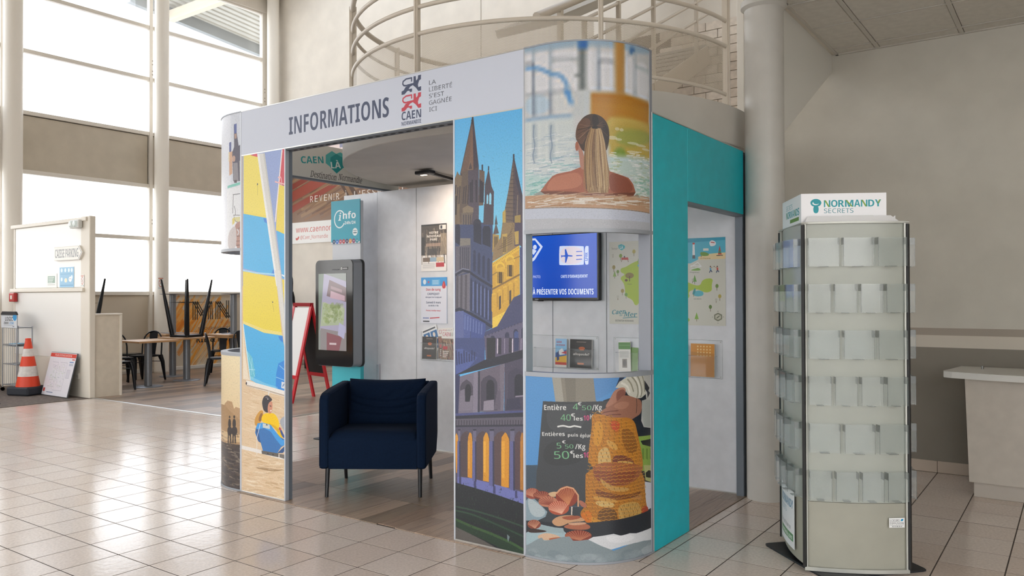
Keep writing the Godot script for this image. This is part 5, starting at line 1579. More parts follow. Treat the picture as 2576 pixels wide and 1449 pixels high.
	a.ell(51.8, 52.4, 2.89, 1.05, hexc("f2f2e0", 0.6), 0)
	a.ell(55.7, 53.1, 2.03, 0.70, hexc("f2f2e0", 0.6), 0)
	a.ell(65.4, 54.4, 4.29, 0.71, hexc("f2f2e0", 0.6), 0)
	a.ell(71.9, 55.0, 4.62, 0.72, hexc("f2f2e0", 0.6), 0)
	a.ell(76.5, 56.6, 4.01, 0.72, hexc("f2f2e0", 0.6), 0)
	a.ell(65.4, 59.3, 4.55, 0.80, hexc("f2f2e0", 0.6), 0)
	a.ell(51.8, 62.0, 2.11, 0.79, hexc("f2f2e0", 0.6), 0)
	a.ell(54.7, 47.4, 1.39, 0.88, hexc("f2f2e0", 0.6), 0)
	a.ell(57.5, 47.7, 1.24, 0.88, hexc("f2f2e0", 0.6), 0)
	a.strokes(60, 0.1, 75.0, 11.8, 9.0, 6, 0.45, -0.04, [hexc("6fb8ae", 0.6), hexc("d8ece8", 0.7)])
	a.strokes(40, 65.3, 73.4, 16.5, 10.1, 5, 0.7, -0.04, [hexc("7ab8a4", 0.5), hexc("e8f0ea", 0.7)])
	a.curve([6.7, 43.5, 6.3, 49.6, 7.2, 55.1, 6, 60.3, 7, 64.9], 0.8, hexc("7f93ac", 0.6))
	a.curve([17.7, 44.8, 17.4, 50.9, 18.2, 56.2, 17.1, 61.4, 18, 65.9], 0.8, hexc("7f93ac", 0.6))
	a.poly([34.8, 68.4, 28.7, 70.7, 21.1, 71.8, 18.3, 72.9, 14.9, 76.2, 10.8, 80.7, 37.3, 83.2, 49.8, 83, 67.1, 81.3, 65.3, 77, 61.9, 73.7, 55.6, 72.2, 50.3, 70.8, 48.9, 68.3], hexc("b06a52"))
	a.soft([17.8, 73.8, 24.3, 72.4, 33.9, 71, 35.6, 79.7, 19.7, 80.9, 13.9, 80.1], hexc("c98468", 0.8))
	a.soft([50.3, 71.3, 55.6, 72.3, 61.9, 74.1, 66.5, 81.3, 51.7, 83, 49.3, 77.8], hexc("8d4f3e", 0.7))
	a.soft([31.8, 54.8, 33.1, 54.4, 36.1, 62.3, 36.5, 70.2, 33.9, 69.7, 33.3, 61.4], hexc("c08a76"))
	a.ell(32.1, 57.3, 0.87, 2.61, hexc("b06a50"), 0)
	a.soft([11.8, 80.4, 37.4, 82.3, 37.3, 83.7, 12.9, 82.4], hexc("7a4434", 0.5))
	a.soft([31.9, 46.6, 31.4, 53.5, 32.7, 54.9, 34.8, 59.7, 37.4, 60.6, 48, 60.5, 49.4, 56.9, 50.2, 51.6, 49.5, 45.6, 46.3, 41.3, 41, 39.4, 35.8, 41], hexc("4a382f"))
	a.soft([31.9, 46.6, 31.2, 52.6, 32.7, 54.9, 35.3, 57.1, 37.5, 49.3, 40.1, 44.1, 37.5, 41.5, 34, 43.2], hexc("6b4c3c"))
	a.soft([40.1, 40.2, 43.6, 40.1, 44.5, 47.1, 41, 47.6], hexc("2b2424", 0.85))
	a.soft([46.3, 43.1, 49.9, 49, 49.7, 56, 47.6, 57, 46.3, 49.2], hexc("2b2522", 0.7))
	a.line([38.1, 54.8, 40.2, 46.9], 0.28, hexc("8a6650", 0.7))
	a.line([33.3, 53.3, 40.4, 46.7], 0.28, hexc("a98468", 0.7))
	a.line([32.5, 52, 40.9, 47.4], 0.28, hexc("59402f", 0.7))
	a.line([37.5, 50.3, 40.8, 47], 0.28, hexc("a98468", 0.7))
	a.line([33.9, 45.3, 40.5, 47.5], 0.28, hexc("8a6650", 0.7))
	a.line([37.8, 49.4, 40.8, 46.8], 0.28, hexc("35281f", 0.7))
	a.line([32.4, 48.3, 40.7, 46.9], 0.28, hexc("35281f", 0.7))
	a.line([35.4, 50.8, 41.1, 47.3], 0.28, hexc("59402f", 0.7))
	a.line([37.8, 52.9, 40.5, 47.4], 0.28, hexc("a98468", 0.7))
	a.line([35, 54.9, 41, 47], 0.28, hexc("59402f", 0.7))
	a.line([35.5, 50, 40.7, 47.4], 0.28, hexc("59402f", 0.7))
	a.line([34.4, 54.1, 40.5, 47.3], 0.28, hexc("59402f", 0.7))
	a.line([35.7, 49.7, 41.2, 47.4], 0.28, hexc("35281f", 0.7))
	a.line([37.3, 54.1, 41, 47], 0.28, hexc("a98468", 0.7))
	a.line([34.1, 53.2, 40.5, 46.7], 0.28, hexc("59402f", 0.7))
	a.line([35.4, 54.7, 41.1, 46.9], 0.28, hexc("8a6650", 0.7))
	a.line([32.3, 53.4, 40.2, 47.2], 0.28, hexc("8a6650", 0.7))
	a.line([33.9, 47.3, 41, 46.7], 0.28, hexc("8a6650", 0.7))
	a.line([33.9, 53.5, 40.6, 47.3], 0.28, hexc("8a6650", 0.7))
	a.line([32.5, 48.6, 40.4, 46.5], 0.28, hexc("35281f", 0.7))
	a.line([33, 45.6, 41, 46.5], 0.28, hexc("8a6650", 0.7))
	a.line([33.8, 53.4, 41, 47.1], 0.28, hexc("35281f", 0.7))
	a.line([32.3, 51, 40.3, 46.6], 0.28, hexc("35281f", 0.7))
	a.line([34.4, 51.3, 40.4, 47], 0.28, hexc("8a6650", 0.7))
	a.line([34.2, 50.7, 41.2, 47.3], 0.28, hexc("8a6650", 0.7))
	a.line([37.5, 52.3, 41.3, 46.6], 0.28, hexc("59402f", 0.7))
	a.line([46.1, 44, 42.9, 46.2], 0.28, hexc("6e5340", 0.8))
	a.line([48.4, 51.3, 42.9, 46.2], 0.28, hexc("211b1a", 0.8))
	a.line([47.4, 46.5, 42.9, 46.2], 0.28, hexc("6e5340", 0.8))
	a.line([46.1, 50.7, 42.9, 46.2], 0.28, hexc("6e5340", 0.8))
	a.line([45.8, 48.4, 42.9, 46.2], 0.28, hexc("211b1a", 0.8))
	a.line([47.7, 49.1, 42.9, 46.2], 0.28, hexc("211b1a", 0.8))
	a.line([47.8, 45.2, 42.9, 46.2], 0.28, hexc("4d3a2e", 0.8))
	a.line([45.3, 44, 42.9, 46.2], 0.28, hexc("4d3a2e", 0.8))
	a.line([45.6, 51.1, 42.9, 46.2], 0.28, hexc("6e5340", 0.8))
	a.line([49.1, 51.6, 42.9, 46.2], 0.28, hexc("6e5340", 0.8))
	a.line([48, 43.7, 42.9, 46.2], 0.28, hexc("4d3a2e", 0.8))
	a.line([47.4, 48.5, 42.9, 46.2], 0.28, hexc("4d3a2e", 0.8))
	a.line([48, 45.3, 42.9, 46.2], 0.28, hexc("6e5340", 0.8))
	a.line([45.9, 49.6, 42.9, 46.2], 0.28, hexc("211b1a", 0.8))
	a.poly([40.1, 46.7, 42.3, 47.1, 45.4, 48.3, 47.6, 55.2, 48.8, 64.8, 50, 70.8, 49.3, 82.2, 46.1, 83.1, 44.3, 83.6, 40.8, 83.2, 37.8, 82.3, 36.5, 77.1, 35.7, 64.9, 36.6, 55.4, 38.3, 50.2], hexc("9c7b56"))
	a.soft([40.5, 49.3, 43.6, 49.3, 46.2, 64.9, 45.3, 77.1, 42.2, 77.1, 40, 62.3], hexc("6d4f3a"))
	a.curve([40.5, 48, 38.8, 54.5, 37.9, 65, 38.1, 78.9], 0.3, hexc("5b4130", 0.75))
	a.curve([41, 47.5, 39.7, 54.5, 39, 65, 38.9, 79], 0.3, hexc("b8925f", 0.75))
	a.curve([39.8, 48, 37.6, 54.5, 36.3, 64.9, 36.9, 80.4], 0.3, hexc("5b4130", 0.75))
	a.curve([40.8, 48.1, 39.4, 54.5, 38.6, 65, 39.6, 83.2], 0.3, hexc("a07c50", 0.75))
	a.curve([42, 48.2, 41.5, 54.5, 41.2, 64.9, 41.2, 81.2], 0.3, hexc("e3c99c", 0.75))
	a.curve([42.8, 47.7, 42.9, 54.5, 43.1, 64.9, 44.5, 81.5], 0.3, hexc("e3c99c", 0.75))
	a.curve([42.5, 48, 42.3, 54.5, 42.4, 64.9, 43.7, 81.2], 0.3, hexc("7c5a3e", 0.75))
	a.curve([44.7, 47.4, 46.4, 54.4, 47.5, 64.8, 48.4, 82.6], 0.3, hexc("e3c99c", 0.75))
	a.curve([41.3, 48.1, 40.3, 54.5, 39.7, 65, 40.8, 81.6], 0.3, hexc("d8b988", 0.75))
	a.curve([40, 47.9, 38, 54.5, 36.8, 64.9, 37.3, 80.5], 0.3, hexc("5b4130", 0.75))
	a.curve([39.7, 47.5, 37.5, 54.5, 36.1, 64.9, 35.7, 79.6], 0.3, hexc("a07c50", 0.75))
	a.curve([43.8, 48, 44.6, 54.5, 45.3, 64.9, 45.8, 81], 0.3, hexc("e3c99c", 0.75))
	a.curve([40.4, 47.5, 38.7, 54.5, 37.7, 65, 37.9, 82.8], 0.3, hexc("7c5a3e", 0.75))
	a.curve([40.1, 48, 38.2, 54.5, 37, 64.9, 37.8, 81.4], 0.3, hexc("b8925f", 0.75))
	a.curve([39.8, 48, 37.6, 54.5, 36.3, 64.9, 36.9, 82.2], 0.3, hexc("a07c50", 0.75))
	a.curve([41.2, 47.6, 40.2, 54.5, 39.6, 65, 40.8, 78.7], 0.3, hexc("7c5a3e", 0.75))
	a.curve([42.5, 47.7, 42.4, 54.5, 42.4, 64.9, 43.2, 83.1], 0.3, hexc("8d6a48", 0.75))
	a.curve([42.3, 47.8, 42.1, 54.5, 42, 64.9, 43, 80.1], 0.3, hexc("b8925f", 0.75))
	a.curve([41.1, 47.9, 39.9, 54.5, 39.2, 65, 39.6, 81.6], 0.3, hexc("d8b988", 0.75))
	a.curve([44.1, 47.5, 45.2, 54.4, 46.1, 64.9, 46.5, 79.8], 0.3, hexc("5b4130", 0.75))
	a.curve([41.9, 48.2, 41.4, 54.5, 41.1, 64.9, 41.2, 78.4], 0.3, hexc("a07c50", 0.75))
	a.curve([43.2, 48, 43.6, 54.5, 44, 64.9, 44.3, 79.5], 0.3, hexc("b8925f", 0.75))
	a.curve([44.5, 47.4, 45.9, 54.4, 46.9, 64.8, 47.8, 78.8], 0.3, hexc("7c5a3e", 0.75))
	a.curve([42.6, 47.7, 42.6, 54.5, 42.6, 64.9, 44, 82], 0.3, hexc("d8b988", 0.75))
	a.curve([41, 47.8, 39.8, 54.5, 39, 65, 39.6, 78.9], 0.3, hexc("b8925f", 0.75))
	a.curve([43.5, 48, 44.1, 54.5, 44.6, 64.9, 45.4, 83.3], 0.3, hexc("8d6a48", 0.75))
	a.curve([43.6, 47.9, 44.4, 54.5, 45, 64.9, 45.9, 81.8], 0.3, hexc("8d6a48", 0.75))
	a.curve([44.5, 47.6, 45.9, 54.4, 46.9, 64.8, 47.5, 80.6], 0.3, hexc("e3c99c", 0.75))
	a.curve([41, 47.8, 39.8, 54.5, 39.1, 65, 39.9, 80.2], 0.3, hexc("a07c50", 0.75))
	a.curve([44.9, 47.4, 46.6, 54.4, 47.9, 64.8, 48.8, 81.9], 0.3, hexc("a07c50", 0.75))
	a.curve([44.1, 47.7, 45.3, 54.4, 46.1, 64.9, 47.5, 80.8], 0.3, hexc("b8925f", 0.75))
	a.curve([43.3, 47.6, 43.8, 54.5, 44.2, 64.9, 45.8, 81.3], 0.3, hexc("d8b988", 0.75))
	a.curve([42.5, 48.1, 42.4, 54.5, 42.4, 64.9, 43.7, 80.5], 0.3, hexc("b8925f", 0.75))
	a.curve([39.7, 47.7, 37.6, 54.5, 36.2, 64.9, 37.2, 81.9], 0.3, hexc("5b4130", 0.75))
	a.curve([40.8, 48.1, 39.5, 54.5, 38.6, 65, 39.8, 80.1], 0.3, hexc("5b4130", 0.75))
	a.curve([40.7, 47.8, 39.3, 54.5, 38.5, 65, 39.3, 81.1], 0.3, hexc("b8925f", 0.75))
	a.curve([43, 47.6, 43.2, 54.5, 43.5, 64.9, 43.6, 81.6], 0.3, hexc("e3c99c", 0.75))
	a.curve([42.7, 47.4, 42.8, 54.5, 42.9, 64.9, 43.7, 79.1], 0.3, hexc("8d6a48", 0.75))
	a.curve([39.7, 47.4, 37.4, 54.5, 36.1, 64.9, 36.3, 82.5], 0.3, hexc("a07c50", 0.75))
	a.curve([42.9, 47.6, 43, 54.5, 43.3, 64.9, 44.7, 82.9], 0.3, hexc("e3c99c", 0.75))
	a.curve([42.4, 47.7, 42.2, 54.5, 42.2, 64.9, 42.2, 78.4], 0.3, hexc("8d6a48", 0.75))
	a.curve([43.8, 47.9, 44.7, 54.5, 45.3, 64.9, 46.9, 83.3], 0.3, hexc("7c5a3e", 0.75))
	a.curve([43.9, 47.8, 44.9, 54.5, 45.7, 64.9, 47.2, 78.6], 0.3, hexc("b8925f", 0.75))
	a.curve([45.1, 47.8, 46.9, 54.4, 48.3, 64.8, 49.8, 78.7], 0.3, hexc("7c5a3e", 0.75))
	a.curve([44.9, 47.8, 46.7, 54.4, 48, 64.8, 49, 80.8], 0.3, hexc("e3c99c", 0.75))
	a.curve([40.8, 47.8, 39.3, 54.5, 38.5, 65, 39.2, 80.7], 0.3, hexc("b8925f", 0.75))
	a.curve([42.6, 47.6, 42.5, 54.5, 42.6, 64.9, 44, 78.4], 0.3, hexc("8d6a48", 0.75))
	a.curve([41.5, 47.7, 40.6, 54.5, 40.1, 65, 41.3, 79.7], 0.3, hexc("a07c50", 0.75))
	a.curve([44.2, 47.8, 45.5, 54.4, 46.4, 64.9, 46.8, 81.3], 0.3, hexc("e3c99c", 0.75))
	a.curve([44.3, 47.6, 45.5, 54.4, 46.5, 64.9, 47, 80.6], 0.3, hexc("d8b988", 0.75))
	a.curve([40.9, 47.4, 39.6, 54.5, 38.9, 65, 39.3, 79.2], 0.3, hexc("7c5a3e", 0.75))
	a.curve([40.3, 47.7, 38.5, 54.5, 37.4, 65, 38, 82.2], 0.3, hexc("8d6a48", 0.75))
	a.curve([41.4, 47.8, 40.4, 54.5, 39.9, 65, 39.9, 80.5], 0.3, hexc("b8925f", 0.75))
	a.curve([44.4, 47.7, 45.7, 54.4, 46.7, 64.8, 47.8, 78.6], 0.3, hexc("a07c50", 0.75))
	a.curve([43.1, 48.1, 43.5, 54.5, 43.8, 64.9, 45.3, 79.7], 0.3, hexc("d8b988", 0.75))
	a.curve([42.2, 47.7, 41.9, 54.5, 41.7, 64.9, 42.8, 82.5], 0.3, hexc("b8925f", 0.75))
	a.curve([44, 47.7, 45, 54.4, 45.8, 64.9, 46.4, 82.3], 0.3, hexc("a07c50", 0.75))
	a.curve([44.1, 48.1, 45.1, 54.4, 46, 64.9, 47.3, 79.4], 0.3, hexc("a07c50", 0.75))
	a.curve([42.4, 47.7, 42.2, 54.5, 42.2, 64.9, 43.1, 83.1], 0.3, hexc("a07c50", 0.75))
	a.curve([43.5, 47.6, 44.2, 54.5, 44.8, 64.9, 46, 81.3], 0.3, hexc("a07c50", 0.75))
	a.curve([43, 47.8, 43.3, 54.5, 43.6, 64.9, 44.7, 79.9], 0.3, hexc("e3c99c", 0.75))
	a.curve([41.1, 48.2, 39.9, 54.5, 39.2, 65, 40.2, 80.4], 0.3, hexc("d8b988", 0.75))
	a.curve([40.7, 47.5, 39.2, 54.5, 38.3, 65, 39.4, 78.7], 0.3, hexc("d8b988", 0.75))
	a.curve([40.6, 48.1, 39, 54.5, 38.1, 65, 37.9, 82.7], 0.3, hexc("a07c50", 0.75))
	a.curve([42, 47.9, 41.6, 54.5, 41.3, 64.9, 42.1, 79.3], 0.3, hexc("8d6a48", 0.75))
	a.curve([42.6, 47.6, 42.6, 54.5, 42.6, 64.9, 43.3, 82.8], 0.3, hexc("7c5a3e", 0.75))
	a.curve([44.7, 47.6, 46.3, 54.4, 47.4, 64.8, 48, 78.6], 0.3, hexc("b8925f", 0.75))
	a.curve([40.4, 47.6, 38.8, 54.5, 37.7, 65, 38, 78.5], 0.3, hexc("b8925f", 0.75))
	a.curve([41, 47.9, 39.7, 54.5, 38.9, 65, 39.6, 79.8], 0.3, hexc("7c5a3e", 0.75))
	a.curve([43, 47.7, 43.2, 54.5, 43.5, 64.9, 44.9, 78.9], 0.3, hexc("d8b988", 0.75))
	a.curve([43.9, 47.4, 44.9, 54.5, 45.6, 64.9, 46, 80.7], 0.3, hexc("8d6a48", 0.75))
	a.curve([43.2, 48.2, 43.6, 54.5, 44, 64.9, 45.1, 83.1], 0.3, hexc("b8925f", 0.75))
	a.curve([41.8, 47.8, 41.1, 54.5, 40.8, 65, 41.4, 81.3], 0.3, hexc("7c5a3e", 0.75))
	a.curve([43, 48.2, 43.3, 54.5, 43.6, 64.9, 43.9, 80.7], 0.3, hexc("a07c50", 0.75))
	a.curve([45.1, 47.6, 46.9, 54.4, 48.2, 64.8, 50, 80.3], 0.3, hexc("e3c99c", 0.75))
	a.curve([42.1, 47.5, 41.7, 54.5, 41.5, 64.9, 42.8, 80.4], 0.3, hexc("5b4130", 0.75))
	a.curve([44.8, 47.7, 46.4, 54.4, 47.6, 64.8, 49, 82.8], 0.3, hexc("d8b988", 0.75))
	a.curve([42.1, 47.7, 41.8, 54.5, 41.6, 64.9, 42.6, 79.3], 0.3, hexc("a07c50", 0.75))
	a.curve([40.6, 47.7, 39.1, 54.5, 38.1, 65, 38.1, 81.6], 0.3, hexc("d8b988", 0.75))
	a.curve([44.1, 47.5, 45.3, 54.4, 46.1, 64.9, 47.1, 82.5], 0.3, hexc("e3c99c", 0.75))
	a.curve([42.3, 47.8, 42, 54.5, 41.9, 64.9, 42.7, 78.7], 0.3, hexc("5b4130", 0.75))
	a.curve([39.9, 47.8, 37.9, 54.5, 36.6, 64.9, 37, 78], 0.3, hexc("8d6a48", 0.75))
	a.curve([43.4, 47.4, 43.9, 54.5, 44.4, 64.9, 45.8, 78.7], 0.3, hexc("e3c99c", 0.75))
	a.curve([42.6, 47.4, 42.5, 54.5, 42.6, 64.9, 43, 80.5], 0.3, hexc("8d6a48", 0.75))
	a.curve([40.8, 47.7, 39.5, 54.5, 38.6, 65, 38.9, 81.3], 0.3, hexc("8d6a48", 0.75))
	a.curve([44.8, 47.5, 46.4, 54.4, 47.6, 64.8, 48.7, 82.1], 0.3, hexc("a07c50", 0.75))
	a.curve([40.2, 47.5, 38.4, 54.5, 37.3, 64.9, 38.1, 81.4], 0.3, hexc("b8925f", 0.75))
	a.curve([40.7, 47.7, 39.3, 54.5, 38.5, 65, 38.7, 78.8], 0.3, hexc("b8925f", 0.75))
	a.curve([44, 47.6, 45, 54.4, 45.8, 64.9, 47.3, 80.9], 0.3, hexc("e3c99c", 0.75))
	a.curve([42.5, 48, 42.4, 54.5, 42.5, 64.9, 43.2, 79.5], 0.3, hexc("e3c99c", 0.75))
	a.line([40.3, 47.1, 43.4, 47.3], 1.2, hexc("1f1a1a"))
	a.poly([10.8, 80.7, 37.4, 82.8, 49.8, 82.9, 67.1, 81.3, 65.2, 83.7, 59.6, 84.4, 37.3, 84.1, 13.9, 82.7], hexc("7c4a3a"))
	a.poly([6, 82.1, 10.8, 80.7, 13.9, 82.7, 8.7, 83], hexc("9aa09a", 0.9))
	a.poly([65.2, 83.7, 68.3, 82, 71, 84.1, 66.4, 84.7], hexc("8f9288", 0.9))
	a.poly([0.6, 82.6, 13.9, 82.8, 37.3, 84.2, 65.2, 84, 80.8, 84.5, 80.7, 91.8, 59.6, 91, 37.3, 90.6, 19.6, 89.7, 0.6, 89.5], hexc("c9a07e"))
	a.strokes(70, 1.1, 83.1, 78.7, 3.3, 9, 0.5, -0.04, [hexc("d6b294", 0.7), hexc("b88a66", 0.6), hexc("e6cdb2", 0.6), hexc("c49a76", 0.7)])
	a.strokes(110, 1.1, 85.8, 78.7, 3.4, 10, 0.6, -0.04, [hexc("f2ece2", 0.8), hexc("b98f68", 0.6), hexc("d9c7ae", 0.7), hexc("a57a54", 0.5), hexc("ffffff", 0.6)])
	a.line([0.6, 89.7, 19.6, 90.2, 37.3, 90.8, 59.6, 91.4, 80.7, 92], 0.5, hexc("8f7460", 0.9))
	a.poly([0.6, 89.8, 19.6, 90.4, 37.3, 91, 59.6, 91.6, 80.7, 92.2, 80.6, 103.6, 0.5, 103.7], hexc("cdd3e2"))
	a.poly([0.5, 95.6, 19.6, 96.1, 37.3, 96.8, 59.6, 97.2, 80.7, 97.4, 80.6, 104.5, 0.5, 104.6], hexc("c3c5cc"))
	a.strokes(500, 0, 92, 83, 10, 0.7, 0.3, 0.0, [hexc("ffffff", 0.15), hexc("8a8c94", 0.12)])
	a.blur(2).grain()
	return a

func market_art() -> Art:
	var a := Art.new(1024, 1216, 83.2, 99.6, hexc("5f9fd8"), 1)
	a.poly([-1.4, -4.2, 84.7, -3.4, 84.1, 55, -1.6, 53.5], hexc("5c9bd6"))
	a.poly([17.2, -3, 22.7, -3.2, 24.7, 13.2, 19.7, 13.7], hexc("a8a498"))
	a.poly([22.3, -3.2, 40.2, -3.4, 42.2, 13, 24.4, 13.2], hexc("8d877a"))
	a.poly([24.8, -1.2, 31, -1.3, 30.9, 13, 26.1, 13.1], hexc("6f6a5e", 0.5))
	a.poly([40.2, -3.4, 57.3, -3, 57.2, 4.6, 41.8, 12.3], hexc("5a92cc"))
	a.poly([56.9, -3, 62.3, -2.8, 53.3, 5.1], hexc("22324e"))
	a.poly([46, 12.3, 84.7, 0.9, 84.1, 55, 36.2, 50.2], hexc("20242e"))
	a.poly([36.2, 47.1, 84.1, 51.7, 83.8, 87.2, 36.1, 81], hexc("20242e"))
	a.poly([12, 13.5, 48.9, 12.6, 45.9, 50.4, 8.1, 52.3], hexc("3d4043"))
	a.poly([7.9, 49.1, 40.3, 47.1, 38.9, 69.4, 6.8, 70.1], hexc("3d4043"))
	a.poly([0, 70, 82.3, 69.1, 82.2, 84.7, -0, 83], hexc("343a40"))
	a.soft([13.6, 15.1, 37.7, 13.6, 35, 28.6, 15.1, 30.9], hexc("4f5254", 0.6))
	a.soft([13.5, 35.1, 36.3, 32.6, 36.2, 46.2, 11.1, 49.2], hexc("2f3133", 0.6))
	a.poly([0.1, 50.2, 8.4, 48.9, 7.7, 52.3, 0.1, 53.3], hexc("3b6088"))
	a.poly([0.1, 50, 7.9, 49.1, 6.8, 70.1, 0, 73.2], hexc("3d4f5e"))
	a.text("Entière", 12.8, 18.3, 2.77, hexc("e4e4e0"), 13.0, true, false, 0.0, -0.056)
	a.text("4", 29.4, 17.4, 3.41, hexc("7fbf8c"), 2.9, false, false, 0.0, -0.021)
	a.text("€", 32.0, 14.9, 1.77, hexc("e4e4e0"), 2.2, true)
	a.text("50", 34.3, 17.4, 2.45, hexc("7fbf8c"), 5.1, false)
	a.text("/Kg", 39.8, 17.6, 2.99, hexc("e4e4e0"), 5.4, true)
	a.text("40", 22.6, 23.5, 3.42, hexc("7fbf8c"), 5.7, false, false, 0.0, -0.042)
	a.text("€", 28.3, 21.1, 1.77, hexc("e4e4e0"), 2.3, true, false, 0.0, -0.027)
	a.text("les", 29.9, 23.1, 2.04, hexc("e4e4e0"), 4.8, true)
	a.text("10", 35.1, 23.0, 2.72, hexc("e0568a"), 3.1, true)
	a.text("K", 38.7, 22.4, 2.72, hexc("e4e4e0"), 1.7, false)
	a.curve([20.7, 26.9, 24, 26.2, 27.5, 26.7, 30.2, 26.1, 33.9, 26.7], 0.9, hexc("e4e4e0"))
	a.text("Entières", 11.5, 32.6, 2.08, hexc("e4e4e0"), 13.5, true, false, 0.0, -0.073)
	a.text("puis", 26.6, 31.9, 1.64, hexc("e4e4e0"), 5.6, true, false, 0.0, -0.032)
	a.text("épluchées", 33.2, 32.1, 1.90, hexc("e4e4e0"), 11.3, true)
	a.text("5", 20.3, 38.7, 3.15, hexc("7fbf8c"), 2.7, false, false, 0.0, -0.066)
	a.text("€", 23.4, 35.8, 1.64, hexc("e4e4e0"), 2.1, true, false, 0.0, -0.054)
	a.text("50", 25.0, 38.4, 2.18, hexc("7fbf8c"), 4.6, false, false, 0.0, -0.044)
	a.text("/Kg", 30.5, 38.5, 2.72, hexc("e4e4e0"), 5.6, true)
	a.text("50", 18.8, 44.4, 4.12, hexc("7fbf8c"), 8.6, false, false, 0.0, -0.065)
	a.text("€", 27.7, 41.3, 1.77, hexc("e4e4e0"), 2.4, true, false, 0.0, -0.039)
	a.text("les", 29.6, 43.3, 2.31, hexc("e4e4e0"), 5.2, true, false, 0.0, -0.025)
	a.text("10", 35.0, 43.0, 2.85, hexc("e0568a"), 3.3, true)
	a.poly([68.2, 33.4, 82.7, 34.2, 82.5, 54.7, 69.6, 52.6, 71.2, 44.5, 68.1, 38.6], hexc("8fae4e"))
	a.poly([70.2, 36, 82.7, 36.3, 82.6, 41.3, 71.8, 38.3], hexc("2a2c26"))
	a.poly([71.5, 40.4, 73.3, 40.6, 73.3, 46.9, 71.4, 46], hexc("6f8f38"))
	a.poly([75, 40.9, 77.1, 41.2, 77, 47.5, 74.9, 46.5], hexc("6f8f38"))
	a.poly([79, 41.4, 81.5, 41.8, 81.4, 48.2, 79, 47.1], hexc("6f8f38"))
	a.poly([72.9, 49.8, 82.5, 51.4, 82.4, 61.3, 74.6, 58.5], hexc("bcbc7c"))
	a.poly([74.6, 54.3, 77.9, 53.4, 81.7, 54.8, 82.4, 58.5, 77.9, 57.6, 75, 56.8], hexc("24261e"))
	a.poly([66.5, 57.2, 82.4, 61.3, 82.3, 74.8, 75.1, 75.4, 66.5, 69.7], hexc("d6d6de"))
	a.poly([62.3, -2.1, 76.4, -1.9, 76.3, 10.1, 70.9, 12.4, 64.9, 12.3, 60.9, 9.9, 58.4, 6.3, 53, 5.7, 55.3, 2.6, 60.1, 0.2], hexc("d2cfc0"))
	a.curve([62.7, -0.7, 66.9, 3.7, 68.3, 8.7, 67.3, 12.1], 0.9, hexc("8d8874", 0.8))
	a.curve([66.9, -1.5, 69.9, 3.3, 71.5, 8.3, 70.4, 12], 0.9, hexc("8d8874", 0.8))
	a.curve([60.6, 1.3, 63.1, 4.2, 64.9, 8.5], 0.9, hexc("8d8874", 0.8))
	a.curve([71, -1.6, 73.5, 4.2, 74.1, 9.2], 0.9, hexc("8d8874", 0.8))
	a.curve([64.1, -1.3, 68.9, 4.6, 69.9, 10.9], 1.2, hexc("efece0", 0.8))
	a.curve([56.5, 3.2, 60.5, 5.4, 62.2, 9], 1.2, hexc("efece0", 0.8))
	a.poly([73.3, 0, 83.1, -0.7, 82.7, 30.6, 73, 28.7, 70.8, 25, 72, 13.9, 75.6, 13.5], hexc("c3c2bc"))
	a.poly([73.8, 2.8, 79.1, 7.5, 76.9, 10.1, 74.4, 7.8], hexc("2b2c34"))
	a.poly([76.3, 8, 79.8, 10.4, 76.9, 13], hexc("2b2c34"))
	a.poly([71.5, 13.8, 82.9, 14.3, 82.8, 29.9, 73.6, 28.4, 71.4, 21.5], hexc("aeb2ac"))
	a.soft([46.7, 15.8, 49.6, 12.5, 53, 7.1, 59.3, 6, 59.3, 9.8, 57.2, 12.8, 51.8, 16, 48.1, 17.2], hexc("8f5c4a"))
	a.soft([47.1, 15.1, 49.6, 11.8, 52.6, 6.4, 58.9, 5.3, 59.7, 8.8, 57.2, 12.1, 51.8, 15.3, 48.1, 16.5], hexc("b5806a"))
	a.soft([53.3, 7.8, 58, 6.3, 59.7, 9.2, 56.4, 13.4, 53.7, 14], hexc("8a5648"))
	a.soft([43.9, 18.1, 50.3, 15.2, 54.8, 12.7, 58, 9.4, 66.8, 12.1, 71.5, 13.8, 71.4, 20.8, 64.9, 23, 60.4, 25, 54.8, 24.3, 48.8, 22, 44.9, 20.2], hexc("a06d58"))
	a.line([44.9, 19.1, 49.6, 18.3, 54.8, 18.2], 0.5, hexc("6a3c30", 0.8))
	a.line([46, 20.9, 51.8, 20.2, 56.4, 20.3], 0.5, hexc("6a3c30", 0.8))
	a.line([67, 12.4, 67.3, 16.3, 66.8, 20.4], 0.4, hexc("4a342c"))
	a.soft([50.3, 15.9, 57.2, 12.8, 63.1, 14.6, 58, 18.3], hexc("c08a72", 0.6))
	a.soft([39.4, 18, 50.3, 22, 64.9, 22.3, 68.2, 33, 71.8, 44.6, 72.3, 53, 37.3, 50.2, 38, 36.7, 39.7, 27.2], hexc("c07c28"))
	a.soft([48.8, 22, 56.4, 23.7, 54.7, 33.2, 49.5, 26.8], hexc("b86a22", 0.7))
	a.soft([49.6, 23.4, 56.3, 24.4, 54, 30.4, 50.3, 27.5], hexc("c8502e"))
	a.soft([36.2, 47.1, 72.9, 49.8, 74.5, 71.1, 77.7, 76.6, 69.4, 82.6, 61.8, 84.1, 53, 83.7, 42.9, 84.1, 37.5, 78.9, 32.1, 73.6, 36.2, 68.8, 35.9, 60.6], hexc("b5742a"))
	a.soft([43.8, 47.1, 50.2, 47.4, 49.4, 51.4, 47.3, 54.7, 44.8, 51.9], hexc("d0ac70"))
	a.soft([40.3, 49.1, 45.8, 54, 54.6, 59.3, 62.8, 58.8, 71.7, 53.8, 70.6, 50.9, 57.8, 55.5, 50.1, 55.6, 43.1, 51.2], hexc("9c5a3a"))
